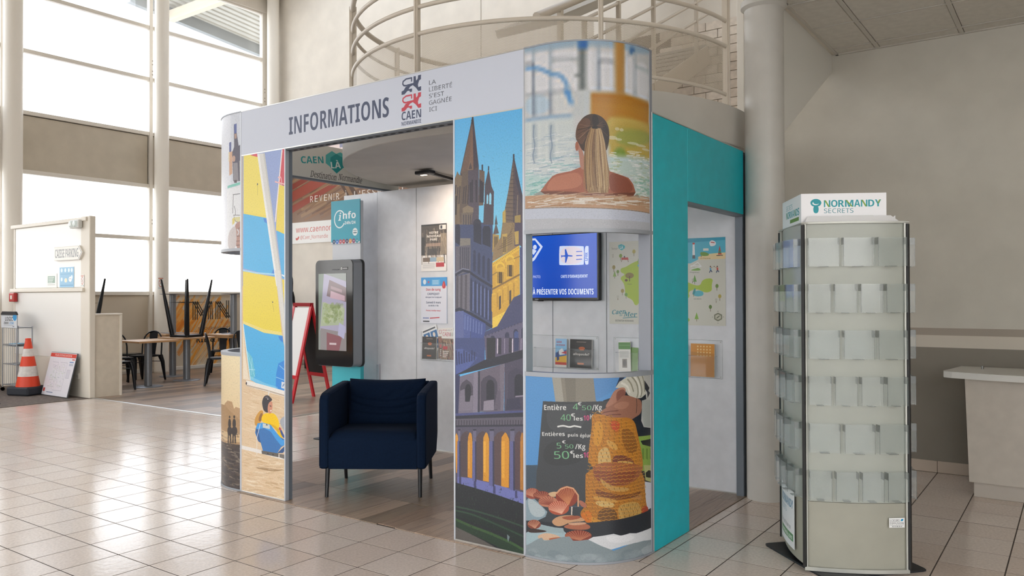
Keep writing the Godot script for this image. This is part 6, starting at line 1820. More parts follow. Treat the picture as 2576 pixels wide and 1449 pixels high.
	a.soft([40.3, 47.1, 62, 48.4, 68.5, 53.4, 59.4, 59.1, 45.8, 58.1, 40.3, 53.2], hexc("8d4a30"))
	a.soft([42.4, 52.5, 50.1, 59, 62.8, 60.9, 59.4, 62.9, 47.2, 60.9], hexc("c89a58"))
	a.soft([43.1, 39.5, 47.3, 36.9, 49.5, 39.7, 50.5, 46.6, 50.2, 50.6, 43.8, 50.3, 42.7, 44.9], hexc("d8b474"))
	a.soft([50.6, 42.5, 57.9, 42.3, 65.6, 46.6, 64.7, 50.6, 51.6, 49.4], hexc("7a4030"))
	a.soft([53.5, 45.1, 64.7, 46.8, 63.8, 48.4, 54.7, 47.2], hexc("cfa660"))
	a.soft([40.3, 46.9, 50.2, 45.2, 71.8, 49.5, 72.3, 53, 39.6, 50.2], hexc("a8623a"))
	a.soft([40.3, 66.1, 51.6, 67.3, 52.3, 70.7, 43, 69.5], hexc("d9b878"))
	a.soft([54.6, 68.9, 66.5, 68.3, 71, 73.2, 69.9, 79.3, 62.7, 82.9, 56.1, 80, 54.2, 74.3], hexc("c9a05a"))
	a.soft([59.4, 64.6, 69.5, 64.6, 72.7, 69.3, 62.8, 67.1], hexc("b8804a"))
	a.line([61.4, 82.7, 55.3, 70.2], 0.35, hexc("8a6432", 0.7))
	a.line([61.4, 82.7, 56.8, 69.8], 0.35, hexc("8a6432", 0.7))
	a.line([61.4, 82.7, 58.2, 69.4], 0.35, hexc("8a6432", 0.7))
	a.line([61.4, 82.7, 59.7, 69], 0.35, hexc("8a6432", 0.7))
	a.line([61.4, 82.7, 61.2, 68.7], 0.35, hexc("8a6432", 0.7))
	a.line([61.4, 82.7, 62.8, 68.3], 0.35, hexc("8a6432", 0.7))
	a.line([61.4, 82.7, 64.4, 69.1], 0.35, hexc("8a6432", 0.7))
	a.line([61.4, 82.7, 66.1, 69.9], 0.35, hexc("8a6432", 0.7))
	a.line([61.4, 82.7, 67.8, 70.7], 0.35, hexc("8a6432", 0.7))
	a.line([61.4, 82.7, 69.7, 71.6], 0.35, hexc("8a6432", 0.7))
	a.soft([32.1, 73.6, 38.9, 70.8, 40.2, 76.9, 37.5, 78.9], hexc("d4762a"))
	a.soft([70.5, 72.4, 76.4, 72.8, 77.7, 76.6, 71.5, 79.6], hexc("b0422a"))
	a.soft([40.3, 59.3, 50.1, 63.1, 62.8, 64.7, 70.6, 63.4, 69.5, 66, 54.6, 66.8, 43, 64.8], hexc("6e3a22", 0.8))
	a.soft([40.3, 63.4, 50.1, 65.2, 56.1, 68.3, 45.8, 66.9, 40.3, 65.4], hexc("e0b060", 0.7))
	a.soft([44.4, 70.2, 53, 70.8, 54.5, 79.8, 45.7, 81.2, 41.6, 75.6], hexc("3e2a18", 0.6))
	a.soft([38.2, 74.2, 43, 76.3, 51.5, 81.6, 45.7, 82.5, 40.2, 80.3], hexc("d89a40", 0.8))
	a.soft([46.6, 32.8, 53.2, 35.8, 54.7, 40, 49.5, 38.4], hexc("e8c070", 0.6))
	a.soft([56.3, 27.1, 64.8, 29.9, 68.6, 41.4, 61.2, 42.7, 57.1, 36.1], hexc("7a4a20", 0.6))
	a.soft([40.4, 23.1, 46, 23.9, 45.2, 35.5, 40.4, 38.1], hexc("e0a03a", 0.8))
	var nl := [39.6, 18.4, 39.9, 23.8, 38.7, 31.3, 37.8, 38.1, 37.3, 47.6, 36.6, 51.1, 35.9, 59.3, 36.2, 66.1, 34.1, 72.2, 38.2, 76.9, 42.9, 82.1]
	var nr := [46.0, 18.5, 63.9, 25.0, 67.2, 32.9, 69.7, 40.1, 71.8, 50.2, 73.8, 54.1, 74.6, 62.7, 74.2, 69.6, 72.7, 75.6, 69.4, 79.9, 61.8, 83.8]
	net(a, nl, nr)
	a.poly([-0, 80.2, 82.3, 75.5, 82.1, 91, -0, 92.1], hexc("232830"))
	a.poly([-0, 87.9, 10.1, 81.3, 22.3, 81.8, 30.7, 87.9, -0.1, 94.9], hexc("a9c0c6"))
	a.poly([9.3, 81.8, 23.8, 81.6, 24.5, 84.3, 10.9, 85.3], hexc("9fb2b6"))
	a.poly([0, 70.4, 3.5, 66.4, 9.3, 69.7, 14.6, 73.8, 13.4, 76.7, 8.4, 79.5, -0, 80.9], hexc("8fa4ae"))
	a.soft([0.9, 67.4, 8.5, 69.8, 14.2, 73.8, 10.9, 77.7, 3.4, 77.5], hexc("b8c4c8"))
	a.soft([9.8, 64.4, 9.1, 66.1, 7.2, 67.5, 4.7, 68.3, 2.2, 68.2, 0.3, 67.3, -0.4, 65.9, 0.3, 64.2, 2.2, 62.8, 4.7, 62, 7.3, 62.1, 9.1, 63], hexc("9c4a3a"))
	a.line([6.7, 67, -0.1, 65.8], 0.45, hexc("d89a7a", 0.8))
	a.line([6.7, 67, 0, 65], 0.45, hexc("d89a7a", 0.8))
	a.line([6.7, 67, 0.5, 64.2], 0.45, hexc("d89a7a", 0.8))
	a.line([6.7, 67, 1.3, 63.5], 0.45, hexc("d89a7a", 0.8))
	a.line([6.7, 67, 2.3, 62.9], 0.45, hexc("d89a7a", 0.8))
	a.line([6.7, 67, 3.5, 62.4], 0.45, hexc("d89a7a", 0.8))
	a.line([6.7, 67, 4.7, 62.2], 0.45, hexc("d89a7a", 0.8))
	a.line([6.7, 67, 6, 62.1], 0.45, hexc("d89a7a", 0.8))
	a.line([6.7, 67, 7.1, 62.2], 0.45, hexc("d89a7a", 0.8))
	a.soft([16.5, 64.6, 15.8, 65.9, 13.8, 67, 11, 67.7, 8.1, 67.8, 5.9, 67.2, 5.1, 66.1, 5.9, 64.8, 8.1, 63.6, 11, 62.9, 13.8, 62.8, 15.8, 63.5], hexc("7d3428"))
	a.line([12.2, 67, 5.4, 66.1], 0.45, hexc("c07858", 0.8))
	a.line([12.2, 67, 5.7, 65.3], 0.45, hexc("c07858", 0.8))
	a.line([12.2, 67, 6.6, 64.5], 0.45, hexc("c07858", 0.8))
	a.line([12.2, 67, 7.9, 63.8], 0.45, hexc("c07858", 0.8))
	a.line([12.2, 67, 9.6, 63.3], 0.45, hexc("c07858", 0.8))
	a.line([12.2, 67, 11.4, 62.9], 0.45, hexc("c07858", 0.8))
	a.line([12.2, 67, 13.1, 62.9], 0.45, hexc("c07858", 0.8))
	a.line([12.2, 67, 14.5, 63.1], 0.45, hexc("c07858", 0.8))
	a.line([12.2, 67, 15.6, 63.5], 0.45, hexc("c07858", 0.8))
	a.soft([14.2, 63.8, 19.5, 61.9, 22.4, 63.3, 18, 65.8], hexc("d8b48c"))
	a.soft([32.2, 64.1, 31.4, 67, 29.1, 69.2, 25.9, 70.2, 22.7, 69.7, 20.3, 67.8, 19.4, 65, 20.3, 62, 22.7, 59.6, 25.9, 58.6, 29.1, 59.2, 31.4, 61.2], hexc("8f3a26"))
	a.line([26.8, 68.9, 20.1, 63], 0.45, hexc("d28a5e", 0.8))
	a.line([26.8, 68.9, 20.6, 62], 0.45, hexc("d28a5e", 0.8))
	a.line([26.8, 68.9, 21.3, 61.1], 0.45, hexc("d28a5e", 0.8))
	a.line([26.8, 68.9, 22.2, 60.3], 0.45, hexc("d28a5e", 0.8))
	a.line([26.8, 68.9, 23.2, 59.7], 0.45, hexc("d28a5e", 0.8))
	a.line([26.8, 68.9, 24.3, 59.2], 0.45, hexc("d28a5e", 0.8))
	a.line([26.8, 68.9, 25.5, 59], 0.45, hexc("d28a5e", 0.8))
	a.line([26.8, 68.9, 26.6, 58.9], 0.45, hexc("d28a5e", 0.8))
	a.line([26.8, 68.9, 27.7, 59.1], 0.45, hexc("d28a5e", 0.8))
	a.line([26.8, 68.9, 28.8, 59.4], 0.45, hexc("d28a5e", 0.8))
	a.line([26.8, 68.9, 29.7, 59.9], 0.45, hexc("d28a5e", 0.8))
	a.line([26.8, 68.9, 30.6, 60.6], 0.45, hexc("d28a5e", 0.8))
	a.line([19.9, 63.2, 22.4, 60.6, 25.9, 59.1, 29.4, 59.8, 32.1, 63.4, 32.1, 69.5], 0.8, hexc("e0a880"))
	a.soft([20.8, 67.6, 20, 69.2, 17.9, 70.5, 15, 71.3, 11.9, 71.3, 9.5, 70.5, 8.7, 69.1, 9.5, 67.4, 11.9, 65.9, 15, 65.1, 18, 65.2, 20.1, 66.1], hexc("c47e62"))
	a.line([18, 69.7, 9.3, 70], 0.45, hexc("8d4434", 0.8))
	a.line([18, 69.7, 9, 69.2], 0.45, hexc("8d4434", 0.8))
	a.line([18, 69.7, 9.2, 68.2], 0.45, hexc("8d4434", 0.8))
	a.line([18, 69.7, 10, 67.3], 0.45, hexc("8d4434", 0.8))
	a.line([18, 69.7, 11.2, 66.5], 0.45, hexc("8d4434", 0.8))
	a.line([18, 69.7, 12.8, 65.8], 0.45, hexc("8d4434", 0.8))
	a.line([18, 69.7, 14.5, 65.3], 0.45, hexc("8d4434", 0.8))
	a.line([18, 69.7, 16.2, 65.2], 0.45, hexc("8d4434", 0.8))
	a.line([18, 69.7, 17.8, 65.3], 0.45, hexc("8d4434", 0.8))
	a.soft([27.3, 70.5, 26.5, 72.5, 24.3, 74.1, 21.3, 74.9, 18.2, 74.7, 15.8, 73.5, 15, 71.6, 15.8, 69.5, 18.2, 67.8, 21.3, 67, 24.3, 67.2, 26.5, 68.5], hexc("b5583e"))
	a.line([23, 73.8, 15.4, 72.2], 0.45, hexc("f0b498", 0.8))
	a.line([23, 73.8, 15.3, 71.4], 0.45, hexc("f0b498", 0.8))
	a.line([23, 73.8, 15.6, 70.5], 0.45, hexc("f0b498", 0.8))
	a.line([23, 73.8, 16.1, 69.6], 0.45, hexc("f0b498", 0.8))
	a.line([23, 73.8, 17, 68.8], 0.45, hexc("f0b498", 0.8))
	a.line([23, 73.8, 18.1, 68.1], 0.45, hexc("f0b498", 0.8))
	a.line([23, 73.8, 19.3, 67.6], 0.45, hexc("f0b498", 0.8))
	a.line([23, 73.8, 20.6, 67.2], 0.45, hexc("f0b498", 0.8))
	a.line([23, 73.8, 22, 67.1], 0.45, hexc("f0b498", 0.8))
	a.line([23, 73.8, 23.3, 67.2], 0.45, hexc("f0b498", 0.8))
	a.line([23, 73.8, 24.5, 67.5], 0.45, hexc("f0b498", 0.8))
	a.line([23, 73.8, 25.5, 68], 0.45, hexc("f0b498", 0.8))
	a.line([23, 73.8, 26.3, 68.6], 0.45, hexc("f0b498", 0.8))
	a.poly([28.3, 69.7, 29, 69.7, 28.8, 74.1, 28.2, 74.1], hexc("e8d8c8"))
	a.soft([32.1, 65.5, 36.2, 67.4, 36.8, 70.1, 33.4, 69.5], hexc("b5705a"))
	a.soft([10.5, 81.3, 9.9, 82.7, 8.2, 83.9, 5.9, 84.7, 3.6, 84.7, 1.9, 84, 1.3, 82.8, 1.9, 81.3, 3.6, 80.1, 5.9, 79.4, 8.2, 79.4, 9.9, 80], hexc("8a4432"))
	a.line([6.6, 84, 1.6, 82.3], 0.45, hexc("d0987a", 0.8))
	a.line([6.6, 84, 2, 81.5], 0.45, hexc("d0987a", 0.8))
	a.line([6.6, 84, 2.8, 80.7], 0.45, hexc("d0987a", 0.8))
	a.line([6.6, 84, 3.9, 80.1], 0.45, hexc("d0987a", 0.8))
	a.line([6.6, 84, 5.2, 79.7], 0.45, hexc("d0987a", 0.8))
	a.line([6.6, 84, 6.5, 79.4], 0.45, hexc("d0987a", 0.8))
	a.line([6.6, 84, 7.8, 79.4], 0.45, hexc("d0987a", 0.8))
	a.line([6.6, 84, 8.9, 79.7], 0.45, hexc("d0987a", 0.8))
	a.line([6.6, 84, 9.7, 80.1], 0.45, hexc("d0987a", 0.8))
	a.soft([1.7, 84.8, 10.9, 84, 15.7, 84.6, 1.7, 87.6], hexc("3a2a26"))
	a.soft([16.9, 78.3, 21.6, 75, 29.3, 74.1, 34.8, 75.6, 36.1, 77.3, 28, 77.9, 22.3, 81.1, 18.3, 80.5], hexc("d0a078"))
	a.soft([21.6, 75.7, 32.1, 74, 34.1, 75.6, 26.6, 77.3], hexc("a4593e"))
	a.soft([22.3, 81.1, 30.7, 77.7, 38.2, 78.9, 38.8, 81.6, 30.7, 82.2], hexc("b06a4e"))
	a.soft([25.2, 78.8, 34.8, 77.6, 37.5, 78.6, 29.3, 79.9], hexc("d8a888"))
	a.soft([39.5, 85, 38.5, 86.6, 35.7, 87.7, 32, 88.2, 28.3, 88, 25.5, 87.1, 24.5, 85.6, 25.5, 84, 28.3, 82.7, 32, 82.1, 35.8, 82.4, 38.5, 83.5], hexc("8a3a2a"))
	a.line([33.1, 87.5, 24.9, 86.1], 0.45, hexc("c88060", 0.8))
	a.line([33.1, 87.5, 24.9, 85.4], 0.45, hexc("c88060", 0.8))
	a.line([33.1, 87.5, 25.2, 84.7], 0.45, hexc("c88060", 0.8))
	a.line([33.1, 87.5, 25.9, 84], 0.45, hexc("c88060", 0.8))
	a.line([33.1, 87.5, 27, 83.4], 0.45, hexc("c88060", 0.8))
	a.line([33.1, 87.5, 28.4, 82.8], 0.45, hexc("c88060", 0.8))
	a.line([33.1, 87.5, 30, 82.5], 0.45, hexc("c88060", 0.8))
	a.line([33.1, 87.5, 31.7, 82.3], 0.45, hexc("c88060", 0.8))
	a.line([33.1, 87.5, 33.4, 82.3], 0.45, hexc("c88060", 0.8))
	a.line([33.1, 87.5, 35, 82.4], 0.45, hexc("c88060", 0.8))
	a.line([33.1, 87.5, 36.4, 82.8], 0.45, hexc("c88060", 0.8))
	a.line([33.1, 87.5, 37.6, 83.3], 0.45, hexc("c88060", 0.8))
	a.line([33.1, 87.5, 38.5, 83.9], 0.45, hexc("c88060", 0.8))
	a.line([33.1, 87.5, 39, 84.5], 0.45, hexc("c88060", 0.8))
	a.soft([8, 87.9, 13.3, 85.3, 19.4, 85.5, 23, 86.8, 14.9, 89.5, 8.8, 89.5], hexc("dcb89a"))
	a.soft([14.9, 88.2, 22.3, 86.5, 24.4, 87, 16.4, 89.3], hexc("b3603e"))
	a.poly([-0.1, 94.9, 3.4, 92.9, 7.6, 90.1, 10.9, 88.4, 12.5, 89.9, 17.2, 88.5, 23.7, 86.4, 27.2, 85.8, 29.3, 88, 32.7, 87.8, 37.4, 87.1, 42.9, 88.5, 51.4, 93.8, 66.3, 90.4, 82.1, 91, 81.9, 109.3, -0.1, 107.4], hexc("8d9a9e"))
	a.poly([37.4, 87.1, 40.2, 85.7, 45.7, 85.2, 51.5, 84.6, 56, 86.1, 61.8, 85.5, 66.4, 86.3, 72.6, 86.1, 82.1, 86.1, 82.1, 93.1, 72.6, 91.6, 64.4, 91.4, 57.6, 91.8, 50, 93, 44.3, 90.6], hexc("e3e4e6"))
	a.soft([46.4, 85.3, 54.5, 85.9, 62.7, 86.3, 66.3, 89, 56, 90.2, 48.5, 88.8], hexc("f0f0f2"))
	a.rng.seed = 9
	a.specks(160, -0.0, 96.1, 82.0, 13.9, 3.2, 1.6, [hexc("a8b4b8", 0.25), hexc("6f7e84", 0.22), hexc("c4ccd0", 0.2)])
	a.soft([69.3, 95.1, 82, 95.3, 82, 100.9, 72.5, 100], hexc("b9c0c4", 0.6))
	a.blur(2).grain()
	return a

func net(a: Art, l: Array, r: Array) -> void:
	# the orange net drawn over the bag: rows of scallops between its two outlines
	var n := l.size() / 2
	var edge := func(e: Array, y: float) -> float:
		for i in n - 1:
			if y <= e[2 * i + 3]:
				return lerpf(e[2 * i], e[2 * i + 2], clampf((y - e[2 * i + 1]) / (e[2 * i + 3] - e[2 * i + 1]), 0, 1))
		return e[2 * n - 2]
	var y: float = l[1]
	var k := 0
	while y < l[2 * n - 1]:
		var x0: float = edge.call(l, y); var x1: float = edge.call(r, y)
		var line := []
		var cnt := maxi(4, int((x1 - x0) / 1.5))
		for i in cnt + 1:
			var s := float(i) / cnt
			var x := lerpf(x0, x1, s)
			line.append(x); line.append(y + 0.35 * sin(s * 9.0 + k * 0.7) + (0.55 if i % 2 else 0.0))
		a.line(line, 0.24, hexc("e8a23a", 0.9))
		for i in range(0, cnt, 2):
			var s := (i + (0.5 if k % 2 else 1.0)) / cnt
			var x := lerpf(x0, x1, s)
			a.line([x, y + 0.4, x + 0.25, y + 1.6], 0.34, hexc("2e2010", 0.8))
			a.line([x + 0.3, y, x + 0.1, y + 1.8], 0.18, hexc("f0b24a", 0.7))
		y += 1.95
		k += 1

func tasting_art() -> Art:
	var a := Art.new(512, 640, 83.2, 102.0, hexc("e9ecf4"), 1)
	a.poly([0, -9, 86.8, -3.1, 86.9, 108.8, 0, 107.6], hexc("e6e9f2"))
	a.poly([70.3, 0.3, 86.1, 1.2, 86.2, 60.9, 70.3, 59.6], hexc("d8dde8", 0.8))
	a.poly([74.4, 8.1, 77.9, 7.8, 77.9, 15.1, 80.3, 25, 85.8, 23.2, 85.8, 52, 73.7, 51, 72.4, 29, 74.8, 25.2], hexc("4a4258"))
	a.poly([74.8, 8.2, 77.9, 7.8, 77.7, 15, 75, 15.1], hexc("3c4f9c"))
	a.poly([75, 15.5, 77.7, 15.4, 77.9, 19.1, 75.3, 19.2], hexc("b08a78"))
	a.poly([73.5, 37.2, 79, 37.4, 80.3, 51.6, 74, 51], hexc("8f8a90"))
	a.poly([81, 36.3, 85.8, 36.4, 85.8, 51.2, 81.6, 51.7], hexc("9a968e"))
	a.ell(74.4, 34.1, 1.85, 2.43, hexc("c9a08a"), 0)
	a.poly([68.3, 21.2, 71, 20.9, 71, 28, 68.4, 29.3], hexc("3a4890"))
	a.poly([68, 28.5, 72.4, 28.2, 72.4, 45.2, 68.4, 46.4], hexc("d8a884"))
	a.poly([67.2, 28.4, 68.7, 28.1, 68.7, 35.1, 67.2, 35.7], hexc("e7d7a8"))
	a.poly([74.8, 50.3, 78.4, 50.6, 78, 52.6, 74.8, 52.3], hexc("4f4048"))
	a.poly([83.2, 48.6, 85.8, 48.8, 85.8, 51.6, 83.2, 51.8], hexc("4f4048"))
	a.poly([65.6, 53.9, 85.8, 52, 85.8, 54, 65.6, 55.9], hexc("7fd0c0"))
	a.poly([64.7, 56.7, 85.8, 54.4, 85.9, 104, 64.7, 103.2], hexc("f0f2f6"))
	a.line([73.1, 61.1, 85.6, 61.2], 0.5, hexc("6a6a70"))
	a.line([73.8, 61.5, 73.1, 75.2], 0.5, hexc("6a6a70"))
	a.curve([74.8, 69.7, 76.2, 73, 76.4, 76.2, 75.4, 77], 0.6, hexc("7c7c80"))
	a.poly([73.8, 78.5, 84.3, 78.3, 82.3, 82.2, 76.4, 82.1], hexc("e3dca0"))
	a.line([73.8, 76.7, 85.6, 77.5], 0.5, hexc("8a8a88"))
	a.curve([74.4, 77.1, 76.2, 81.1, 80.4, 82.5, 83.2, 81.5, 84.9, 78], 0.5, hexc("8a8a88"))
	a.poly([72.7, 79.3, 75.4, 78.6, 75.4, 82.6, 72.7, 84.1], hexc("e8d668"))
	a.soft([75.1, 85, 79.1, 82, 84.3, 81.9, 85.3, 84.8, 81.7, 87, 84, 91.1, 83, 92.7, 84.6, 95.2, 82.3, 96.7, 83.3, 99.1, 82.3, 102.3, 77.8, 102.5, 76.4, 92.4], hexc("b8897a"))
	a.soft([66.5, 90.3, 75.1, 84.2, 77.8, 87.6, 77.8, 102.5, 66.2, 102.5], hexc("d3c9c8"))
	a.curve([79.1, 87.3, 82.3, 87, 83.2, 91.1], 0.7, hexc("8a6a60"))
	a.curve([78.5, 87.6, 80.4, 89.7, 79.1, 92.1], 1.2, hexc("d8d8dc"))
	a.line([77.8, 92.8, 83.2, 92.7], 0.6, hexc("7a5248"))
	a.line([77.5, 96.5, 82.7, 96.5], 0.6, hexc("7a5248"))
	a.line([77.2, 99.7, 82.5, 99.5], 0.6, hexc("7a5248"))
	a.blur(2).grain()
	return a

func riders_art() -> Art:
	var a := Art.new(512, 640, 83.2, 99.6, hexc("e2cfa8"), 1)
	a.grad(0, 0, 82.7, 40, hexc("e6d6b0"), hexc("dcc59c"))
	a.poly([60.4, 37.4, 66.2, 34.4, 72.4, 34.8, 74.8, 39.9, 77.1, 38.3, 80.9, 38.9, 85.5, 38.6, 85.6, 67.2, 60.4, 70.1], hexc("b08f6a"))
	a.poly([0, 41.3, 61.7, 38.2, 85.5, 49.3, 85.6, 67.2, 0, 71.4], hexc("a5845e"))
	a.poly([0, 56.8, 85.6, 58.7, 85.6, 64.3, 0, 67.6], hexc("c9ab80"))
	a.poly([70, 60.3, 85.6, 58.7, 85.6, 61.5, 70, 64.1], hexc("cfae80"))
	a.poly([0, 68.5, 85.6, 66.2, 85.6, 100.9, 0, 107.7], hexc("3a2f2c"))
	a.rng.seed = 21
	a.strokes(300, -5, 58, 92, 40, 7, 0.7, 0.02, [hexc("8f8374", 0.5), hexc("1f1a1a", 0.5), hexc("b9a98e", 0.45), hexc("5a4a3c", 0.5), hexc("d8cab0", 0.3)])
	a.strokes(120, -5, 76, 92, 22, 6, 0.8, 0.02, [hexc("1a1616", 0.5), hexc("241d1a", 0.6), hexc("6d5636", 0.4)])
	a.ell(69.1, 46.6, 1.05, 0.95, hexc("2b2422"), 0)
	a.soft([67.2, 48.2, 70.8, 47.8, 71.1, 54.5, 66.8, 54.9], hexc("2b2422"))
	a.soft([65.6, 54.6, 71.8, 53.4, 72.8, 58.1, 70.1, 60.7, 66.1, 60.7], hexc("2e2624"))
	a.line([66.9, 60.2, 66.5, 66.9], 0.9, hexc("2e2624"))
	a.line([68.2, 60, 67.8, 66.7], 0.9, hexc("2e2624"))
	a.line([69.8, 59.8, 70.2, 66.4], 0.9, hexc("2e2624"))
	a.line([70.8, 59.7, 71.2, 66.3], 0.9, hexc("2e2624"))
	a.ell(75.1, 46.0, 1.12, 1.14, hexc("2b2422"), 0)
	a.soft([73.2, 47.6, 76.9, 47.3, 77.3, 53.9, 72.8, 54.3], hexc("2b2422"))
	a.soft([71.7, 53.9, 78.1, 52.9, 79.2, 57.5, 76.2, 60.1, 72.1, 60.1], hexc("2e2624"))
	a.line([73.2, 59.5, 72.9, 66.1], 0.9, hexc("2e2624"))
	a.line([74.3, 59.4, 74, 66], 0.9, hexc("2e2624"))
	a.line([75.7, 59.2, 76, 65.8], 0.9, hexc("2e2624"))
	a.line([76.6, 59.1, 77, 65.7], 0.9, hexc("2e2624"))
	a.soft([66.3, 67.4, 77.9, 66.6, 76.3, 70, 67.3, 70.6], hexc("4a3c30", 0.6))
	a.blur(2).grain()
	return a
func header_art() -> Art:
	var a := Art.new(2048, 260, 257.3, 32.5, hexc("cbd1df"), 1)
	a.text("INFORMATIONS", 55.0, 23.7, 12.2, hexc("3a4562"), 97.9, true)
	lion(a, 164.0, 1.3, 16.4, 10.4, hexc("3a4562")); lion(a, 164.0, 12.0, 16.4, 10.2, hexc("c23b4c"))
	a.text("CAEN", 164.0, 27.9, 5.2, hexc("3a4562"), 16.4, true); a.text("NORMANDIE", 164.0, 31.3, 2.4, hexc("3a4562"), 16.4, true)
	var k := 0
	for t in ["LA", "LIBERTÉ", "S'EST", "GAGNÉE", "ICI"]:
		a.text(t, 186.9, 9.0 + k * 4.13, 2.6, hexc("50545e"), [5.6, 18.4, 12.0, 18.0, 6.4][k]); k += 1
	return a

func lion(a: Art, x: float, y: float, w: float, h: float, c: Color) -> void:
	# a heraldic beast cut down to strokes
	var at := func(q: Array) -> Array:
		var r := []
		for i in range(0, q.size(), 2): r.append(x + q[i] * w / 100.0); r.append(y + q[i + 1] * h / 62.0)
		return r
	a.line(at.call([52, 20, 52, 6, 24, 6, 8, 13, 6, 22, 12, 29, 22, 31, 62, 29]), w * 0.06, c)
	a.poly(at.call([20, 36, 46, 30, 62, 26, 62, 3, 73, 3, 75, 20, 83, 14, 85, 2, 100, 2, 99, 18, 90, 22, 84, 36, 86, 46, 100, 44, 100, 60, 86, 60, 74, 46, 58, 34, 44, 38, 36, 46, 54, 46, 54, 58, 44, 58, 40, 52, 30, 52, 16, 62, 0, 62, 0, 50, 12, 46]), c)

func side_header_art() -> Art:
	var a := Art.new(1024, 184, 174.6, 31.5, hexc("d6d4cd"), 1)
	a.text("CAEN", 50.9, 19.8, 6.10, hexc("2a9c9e"), 26.0, true, false, 0.0, -0.135)
	a.poly([79, 8.4, 86.4, 3.7, 91.5, 5.6, 96.6, 3.4, 101.8, 5.1, 101.8, 16.9, 96.6, 19.5, 91.5, 16.3, 86.4, 19.6, 79, 16], hexc("39b0b0", 0.85))
	a.poly([84.6, 10, 91.5, 5.6, 99.2, 7.9, 102.4, 15.8, 92.1, 23.8, 84.5, 19.1], hexc("1f9496"))
	a.text("LÀ", 85.4, 19.8, 5.80, hexc("eef4f2"), 12.1, true, false, 0.0, -0.133)
	a.text("Destination", 60.8, 30.4, 5.6, hexc("33312f"), 30.7, false, true, 0.25)
	a.text("Normandie", 94.0, 29.5, 5.8, hexc("33312f"), 29.4, false, true, 0.25)
	return a

func screen_art() -> Art:
	var a := Art.new(1024, 576, 93.2, 52.4, hexc("1d57c4"), 1)
	a.grad(0, 0, 93.2, 52.4, hexc("1d55c6"), hexc("1746ad"))
	a.soft([57.4, 9.9, 58.3, 9.2, 80.4, 10.1, 81.2, 11.1, 81.1, 24.9, 80.3, 25.6, 58, 25.4, 57.1, 24.6], hexc("cdd8f4"))
	a.soft([58.1, 10.1, 80.4, 10.6, 80.5, 24.8, 58, 24.8], hexc("d9cfd8"))
	a.soft([81.7, 10.3, 85.1, 10.2, 85.6, 10.8, 85.5, 24.9, 84.6, 25.5, 81.7, 25.4], hexc("cdd8f4"))
	a.text("LFRK", 84.6, 22.1, 2.6, hexc("1d55c6"), 6.6, true, false, 0.0, -1.5708)
	a.poly([59.2, 16.8, 60.4, 17.4, 63, 17.1, 62.8, 12.4, 63.9, 12, 65.9, 17, 69.4, 17.4, 70.6, 18, 69.4, 18.5, 65.9, 18.2, 64.1, 23.2, 63, 23.4, 63.2, 18.4, 60.6, 18.1, 59.4, 19.3], hexc("1d55c6"))
	a.line([73.7, 14.5, 79.4, 14.5], 0.7, hexc("1d55c6"))
	a.line([73.7, 17.8, 79.4, 17.8], 0.7, hexc("1d55c6"))
	a.line([73.7, 21, 79.4, 20.9], 0.7, hexc("1d55c6"))
	a.poly([26.7, 1.8, 33.5, 1.8, 40.9, 9.1, 39.6, 11.1, 32.8, 20.1, 26.6, 24], hexc("cdd8f4"))
	a.poly([26.7, 3.9, 32.9, 3.4, 38.4, 9.5, 31.6, 18, 26.6, 20.9], hexc("1d55c6"))
	a.ell(32.9, 9.3, 1.90, 2.00, hexc("cdd8f4"), 0)
	a.poly([27.9, 12.7, 31, 10.8, 34.7, 12.4, 31.6, 15.9], hexc("cdd8f4"))
	a.text("PHOTO)", 31.0, 35.7, 2.30, hexc("d4def4"), 7.4, false)
	a.text("CARTE D'EMBARQUEMENT", 58.8, 35.9, 2.40, hexc("d4def4"), 25.8, true)
	a.text("À PRÉSENTER VOS DOCUMENTS", 30.6, 49.7, 4.60, hexc("e2eaf8"), 59.3, true)
	return a

